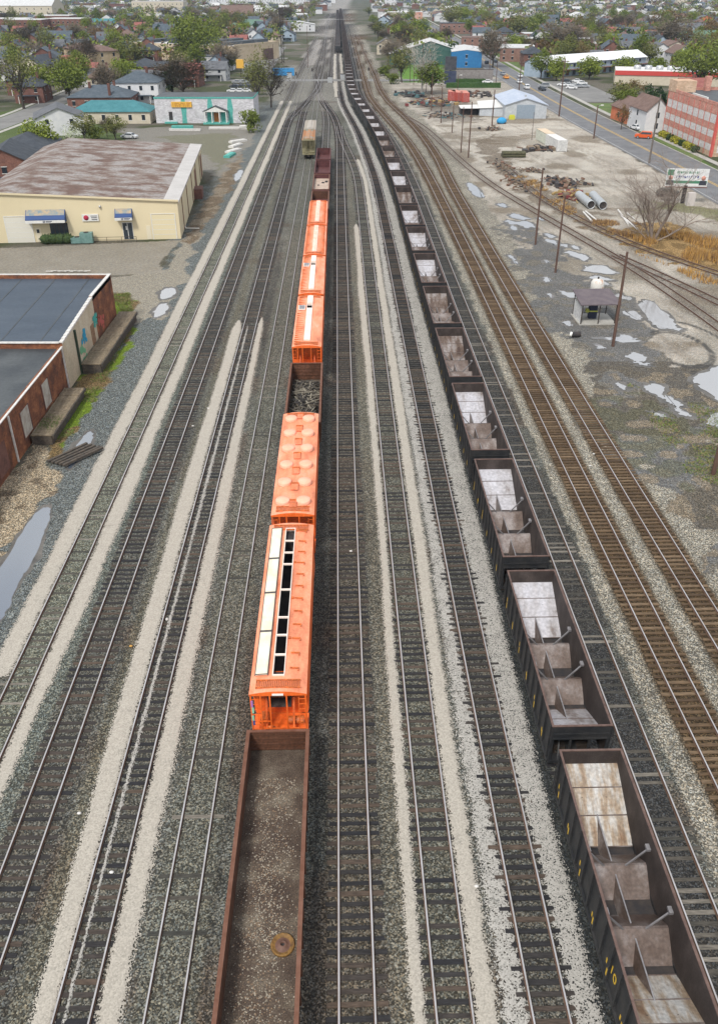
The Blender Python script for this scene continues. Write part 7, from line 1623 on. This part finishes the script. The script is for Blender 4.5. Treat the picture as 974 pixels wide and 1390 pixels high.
# trees through the town
rs = random.Random(31); KN = {'green': 'green', 'green_b': 'light green', 'olive': 'olive', 'brown': 'bare brown', 'brown_b': 'tall bare brown', 'rusty': 'rusty-budded', 'dark': 'dark evergreen', 'white': 'white-flowering'}
tc_ = 0; tries = 0; cand = []
while len(cand) < 240 and tries < 9000:
    tries += 1; yy = 320+760*rs.random()**1.15; x = rs.uniform(-.41*yy, .42*yy); l0, r0 = lims(yy)
    if l0-1 < x < r0+1 and not (26 < x < 54 and yy > 430): continue
    if abs(x-69) < 11: continue
    if x > 0 and yy < 400 and x < 140: continue
    ok = True
    for bx, by, b_ in used:
        if abs(x-bx) < b_*.8+2 and abs(yy-by) < b_*.8+2: ok = False; break
    if not ok: continue
    cand.append((x, yy))
for x, yy in cand:
    k = rs.choices(('green','green_b','olive','brown','brown_b','rusty','dark','white'), (7,6,6,4,3,4,1,.4) if x > 0 else (5,4,6,4,3,2,2,.6))[0]
    side = 'left of' if x < -20 else 'right of'; band = 'nearer' if yy < 620 else 'farther'
    hh = TP[k][1]*rs.uniform(.75,1.25); tree(k, (x, yy, 0), '%s tree standing among the houses in the %s streets %s the tracks' % (KN[k], band, side), hh, TP[k][2]*rs.uniform(.85,1.3), group='trees among the houses', rz=rs.uniform(0,6.28))
fw = MB(); rs = random.Random(13); FWM = [LF['green'], LF['olive'], LF['brown'], LF['rusty'], LF['dark'], LF['green_b'] if 'green_b' in LF else LF['lime']]
for k in range(8500):
    yy = 480+3800*rs.random()**1.25; x = rs.uniform(-.43*yy, .43*yy); l0, r0 = lims(min(yy, 1600))
    if l0-2 < x < r0+2 and not (x > 26 and x < 54) and yy < 2300: continue
    if not free(x, yy, 2) and abs(x) > 60: continue
    r = rs.uniform(3.5,6.5); hgt = rs.uniform(7,13); mm = rs.choice((0,0,1,1,2,2,3,4,5)); n = 26 if yy < 1600 else 14; s = (1.1 if yy < 1600 else 1.8)
    fw.tube((x,yy,0),(x,yy,hgt*.5),.25,.15,4,2,cap=False)
    for q in range(n):
        d = Vector((rs.gauss(0,1), rs.gauss(0,1), rs.gauss(0,.8))).normalized()*rs.random()**.4; p = Vector((x+d.x*r, yy+d.y*r, hgt*.62+d.z*hgt*.36)); a = Vector((rs.gauss(0,1), rs.gauss(0,.6), rs.gauss(0,1))).normalized()*s*rs.uniform(.6,1.2); b = Vector((rs.gauss(0,1), rs.gauss(0,1), rs.gauss(0,1))).normalized()*s*rs.uniform(.5,1)
        fw.face([p-a, p+b, p+a, p-b], mm)
tag(fw.build('far_woodland', FWM), 'mass of far-off trees between the distant houses up to the horizon', 'woodland', kind='stuff')
# scrub along the right side of the main line and left track edge
rs = random.Random(41)
for k, (px_, py_, kk, wp, tp) in enumerate(((508,46,'brown',16,30),(517,66,'olive',14,50),(526,84,'brown',18,62),(520,58,'brown_b',16,38),(500,22,'olive',12,10),(506,34,'green',12,20),(396,24,'olive',14,12),(370,27,'dark',14,14),(355,30,'brown',18,16),(430,10,'olive',14,0),(548,74,'brown',20,50),(600,62,'brown',24,38))):
    tpx(kk, px_, py_, tp, wp, ('bare brown tree', 'small olive tree', 'brown thicket', 'tall brown tree', 'far olive tree', 'green tree', 'olive tree', 'dark evergreen', 'brown thicket', 'far olive tree', 'bare brown tree', 'bare brown tree')[k]+(' right of the main line near the orange-fronted shop', ' right of the main line by the pale yellow house', ' right of the main line below the pale yellow house', ' right of the main line below the brick block', ' right of the main line at the very top', ' right of the main line near the top', ' left of the signal tower by the long factory', ' between the green roof and the grey gabled building', ' just left of the dark evergreen', ' left of the tracks at the very top', ' directly left of the green gabled hall', ' directly behind the green gabled hall')[k])
# ------------------------------------------------------------------ cars
def car_proto(label, paint, kind='sedan'):
    t = thing('parked_car', label, 'car', (0,0,0), 0, 'cars'); m = MB()
    if kind == 'sedan': sec = [(-2.2,.35),(-2.25,.75),(-1.5,.9),(-.9,1.38),(.65,1.42),(1.25,.95),(2.15,.8),(2.25,.4),(1.7,.3),(-1.7,.3)]
    else: sec = [(-2.3,.4),(-2.35,1.0),(-2.1,1.75),(.5,1.8),(1.15,1.12),(2.2,1.0),(2.3,.45),(1.7,.32),(-1.7,.32)]
    n = len(sec); hw = .88
    def taper(z): return hw-(.12 if z > 1.2 else 0)
    L_ = [(-taper(z), y, z) for y, z in sec]; R_ = [(taper(z), y, z) for y, z in sec]
    m.face(L_); m.face(R_[::-1])
    for i in range(n): a, b = i, (i+1) % n; m.face([L_[a], R_[a], R_[b], L_[b]])
    bd = m.build('body', paint, t); m = MB()
    if kind == 'sedan':
        m.face([(-.72,.72,1.40),(.72,.72,1.40),(.8,1.22,1.0),(-.8,1.22,1.0)]); m.face([(-.7,-.95,1.37),(.7,-.95,1.37),(.78,-1.45,.96),(-.78,-1.45,.96)][::-1])
        for v in range(len(m.v)): m.v[v] = (m.v[v][0], m.v[v][1], m.v[v][2]+.03)
        for s in (-1, 1): m.face([(s*.875,-1.25,.96),(s*.875,1.05,.98),(s*.79,.6,1.36),(s*.79,-.85,1.33)])
    else:
        m.face([(-.72,.56,1.8),(.72,.56,1.8),(.8,1.15,1.16),(-.8,1.15,1.16)]); 
        for v in range(len(m.v)): m.v[v] = (m.v[v][0], m.v[v][1]+.03, m.v[v][2]+.01)
        for s in (-1, 1): m.face([(s*.885,-2.1,1.15),(s*.885,.95,1.15),(s*.79,.45,1.68),(s*.79,-1.95,1.66)])
        m.face([(-.7,-2.32,1.15),(-.65,-2.14,1.66),(.65,-2.14,1.66),(.7,-2.32,1.15)])
    m.build('glass', GLASS, t)
    for y in (-1.4, 1.4):
        for s in (-1, 1): m = MB(); m.tube((s*.72,y,.34),(s*.93,y,.34),.34,n=14); m.tube((s*.93,y,.34),(s*.935,y,.34),.19,n=10,m=1); m.build('wheel', [mat('tyre', (.015,.015,.016), None, rough=.8), STEEL], t)
    for s in (-1, 1): m = MB(); m.box(s*.62-.15, s*.62+.15, 2.18, 2.26, .6, .75) ; m.build('headlight', TRIMW, t)
    return t
CW = mat('car_white', (.68,.69,.70), None, rough=.3); CS = mat('car_silver', (.40,.42,.44), None, rough=.3, metal=.5); CK = mat('car_dark', (.03,.035,.045), None, rough=.3); CO = mat('car_orange', (.62,.10,.02), None, rough=.35); CY = mat('car_yellow', (.75,.30,.04), None, rough=.35); CR = mat('car_red', (.42,.03,.03), None, rough=.35)
pr = {}
def car(px_, py_, rz_, label, paint, kind='sedan'):
    k = (paint.name, kind); loc = g(px_, py_) if isinstance(px_, (int, float)) and py_ < 400 else None
    if k not in pr: pr[k] = car_proto(label, paint, kind); freeze(pr[k]); o = pr[k]; o.location = loc; o.rotation_euler = (0,0,rz_)
    else: o = dup(pr[k], loc, rz_, label)
    o.location.z = .06; return o
car(862,176,.3,'white car parked between the orange house and the orange vehicle',CW); car(872,188,1.2,'orange minibus parked by the leaning grey pole',CO,'van')
car(714,121,0,'white van driving on the road behind the metal shed',CW,'van'); car(704,113,0,'white car on the road ahead of the white van',CW); car(686,107,.1,'orange-yellow car at the road junction',CY); car(705,105,0,'white car on the right lane beyond the junction',CW); car(682,102,.1,'silver car left of the orange-yellow one at the junction',CS); car(661,113,1.5,'white car parked at the end of the hedges',CW)
car(735,123,.2,'dark car beside the kerb right of the white van',CK); car(737,119,1.5,'silver van in the parking lot entrance',CS,'van')
for k, (px_, py_) in enumerate(((656,73),(664,78),(669,82),(672,85),(653,64),(646,55),(640,48),(668,68),(649,70),(643,62),(634,44),(660,87))): car(px_, py_, 0, ('dark car parked beyond the brick flats', 'white car parked beside the brick flats', 'silver van beside the brick flats', 'dark car nearest the brick flats', 'white car far up the road', 'dark car far up the road', 'silver car far up the road', 'white car on the far kerb of the road', 'dark car in the left lane up the road', 'white car in the left lane far up', 'tiny dark car at the farthest bend of the road', 'dark van near the bare dark tree')[k], (CK,CW,CS,CK,CW,CK,CS,CW,CK,CW,CK,CK)[k], 'van' if k in (2, 11) else 'sedan')
for k, (px_, py_) in enumerate(((763,117),(770,117),(777,118),(784,119),(789,115),(768,112),(782,112),(775,121),(792,119))): car(px_, py_, 1.2, ('white', 'silver', 'white', 'silver', 'white', 'dark', 'white', 'white', 'silver')[k]+' car in the lot before the white-roofed row, '+('leftmost of the front line', 'second of the front line', 'third of the front line', 'fourth of the front line', 'rightmost at the back', 'leftmost at the back', 'middle one at the back', 'closest to the road', 'at the right end')[k], (CW,CS,CW,CS,CW,CK,CW,CW,CS)[k])
car(147,104,.9,'black car parked at the street corner by the buff apartment house',CK); car(168,98,.9,'silver car driving down the left street',CS); car(173,95,.9,'white car close behind the silver one in the left street',CW); car(176,188,1.4,'pale car parked behind the warehouse roof',CW)
rs = random.Random(3)
for k in range(14): car(252+k*3.2+rs.uniform(-1,1), 50+(k % 4)*2.6, 1.5, ('white','silver','dark')[k % 3]+' car in the crowded lot right of the big yellow-green tree', (CW,CS,CK)[k % 3])
for k in range(8): car(316+k*3.0, 125.5-(k % 3)*6, 1.5+rs.uniform(-.1,.1), ('white','dark','silver')[k % 3]+' car parked behind the painted building near the bare trees', (CW,CK,CS)[k % 3])
# track-side bits
m = MB(); m.sphere((0,0,.09),.11,0,8,5); tag(m.build('white_rock', WHITEM, loc=g(227,842)), 'small white stone between the rails of the track with the thin gravel line', 'stone')
for k, (px_, py_) in enumerate(((805,617),(800,633),(476,749),(262,579),(283,555),(646,1204),(108,1105),(152,1185),(178,878))):
    m = MB(); rs = random.Random(k); m.sphere((0,0,.07),.10,0,7,4,(1.3,.9,.6)); tag(m.build('litter', WHITEM if k != 8 else MATS['straw_orange'], loc=g(px_, py_)), ('upper white scrap between the two brown main tracks', 'lower white scrap between the two brown main tracks', 'pale rag between the rails right of the open-hatch orange car', 'pale litter beside the gravel strip left of the thin gravel line', 'small pale litter above it by the same gravel strip', 'white scrap among white gravel left of the coal train', 'white speck in the lower left gravel', 'white paper by the rail in the lower left', 'orange-yellow rag on the dark ballast at the left')[k], 'litter')
# ------------------------------------------------------------------ haze
HZ = bpy.data.materials.new('haze_air'); HZ.use_nodes = True; nt = HZ.node_tree; nt.nodes.remove(nt.nodes['Principled BSDF']); pv = nt.nodes.new('ShaderNodeVolumePrincipled'); pv.inputs['Color'].default_value = (.6,.78,1,1); pv.inputs['Density'].default_value = .00008; pv.inputs['Anisotropy'].default_value = .2
nt.links.new(pv.outputs[0], nt.nodes['Material Output'].inputs['Volume'])
m = MB(); m.box(-4700,4700,-200,6700,-1,60); hz = m.build('haze', HZ); tag(hz, kind='stuff')
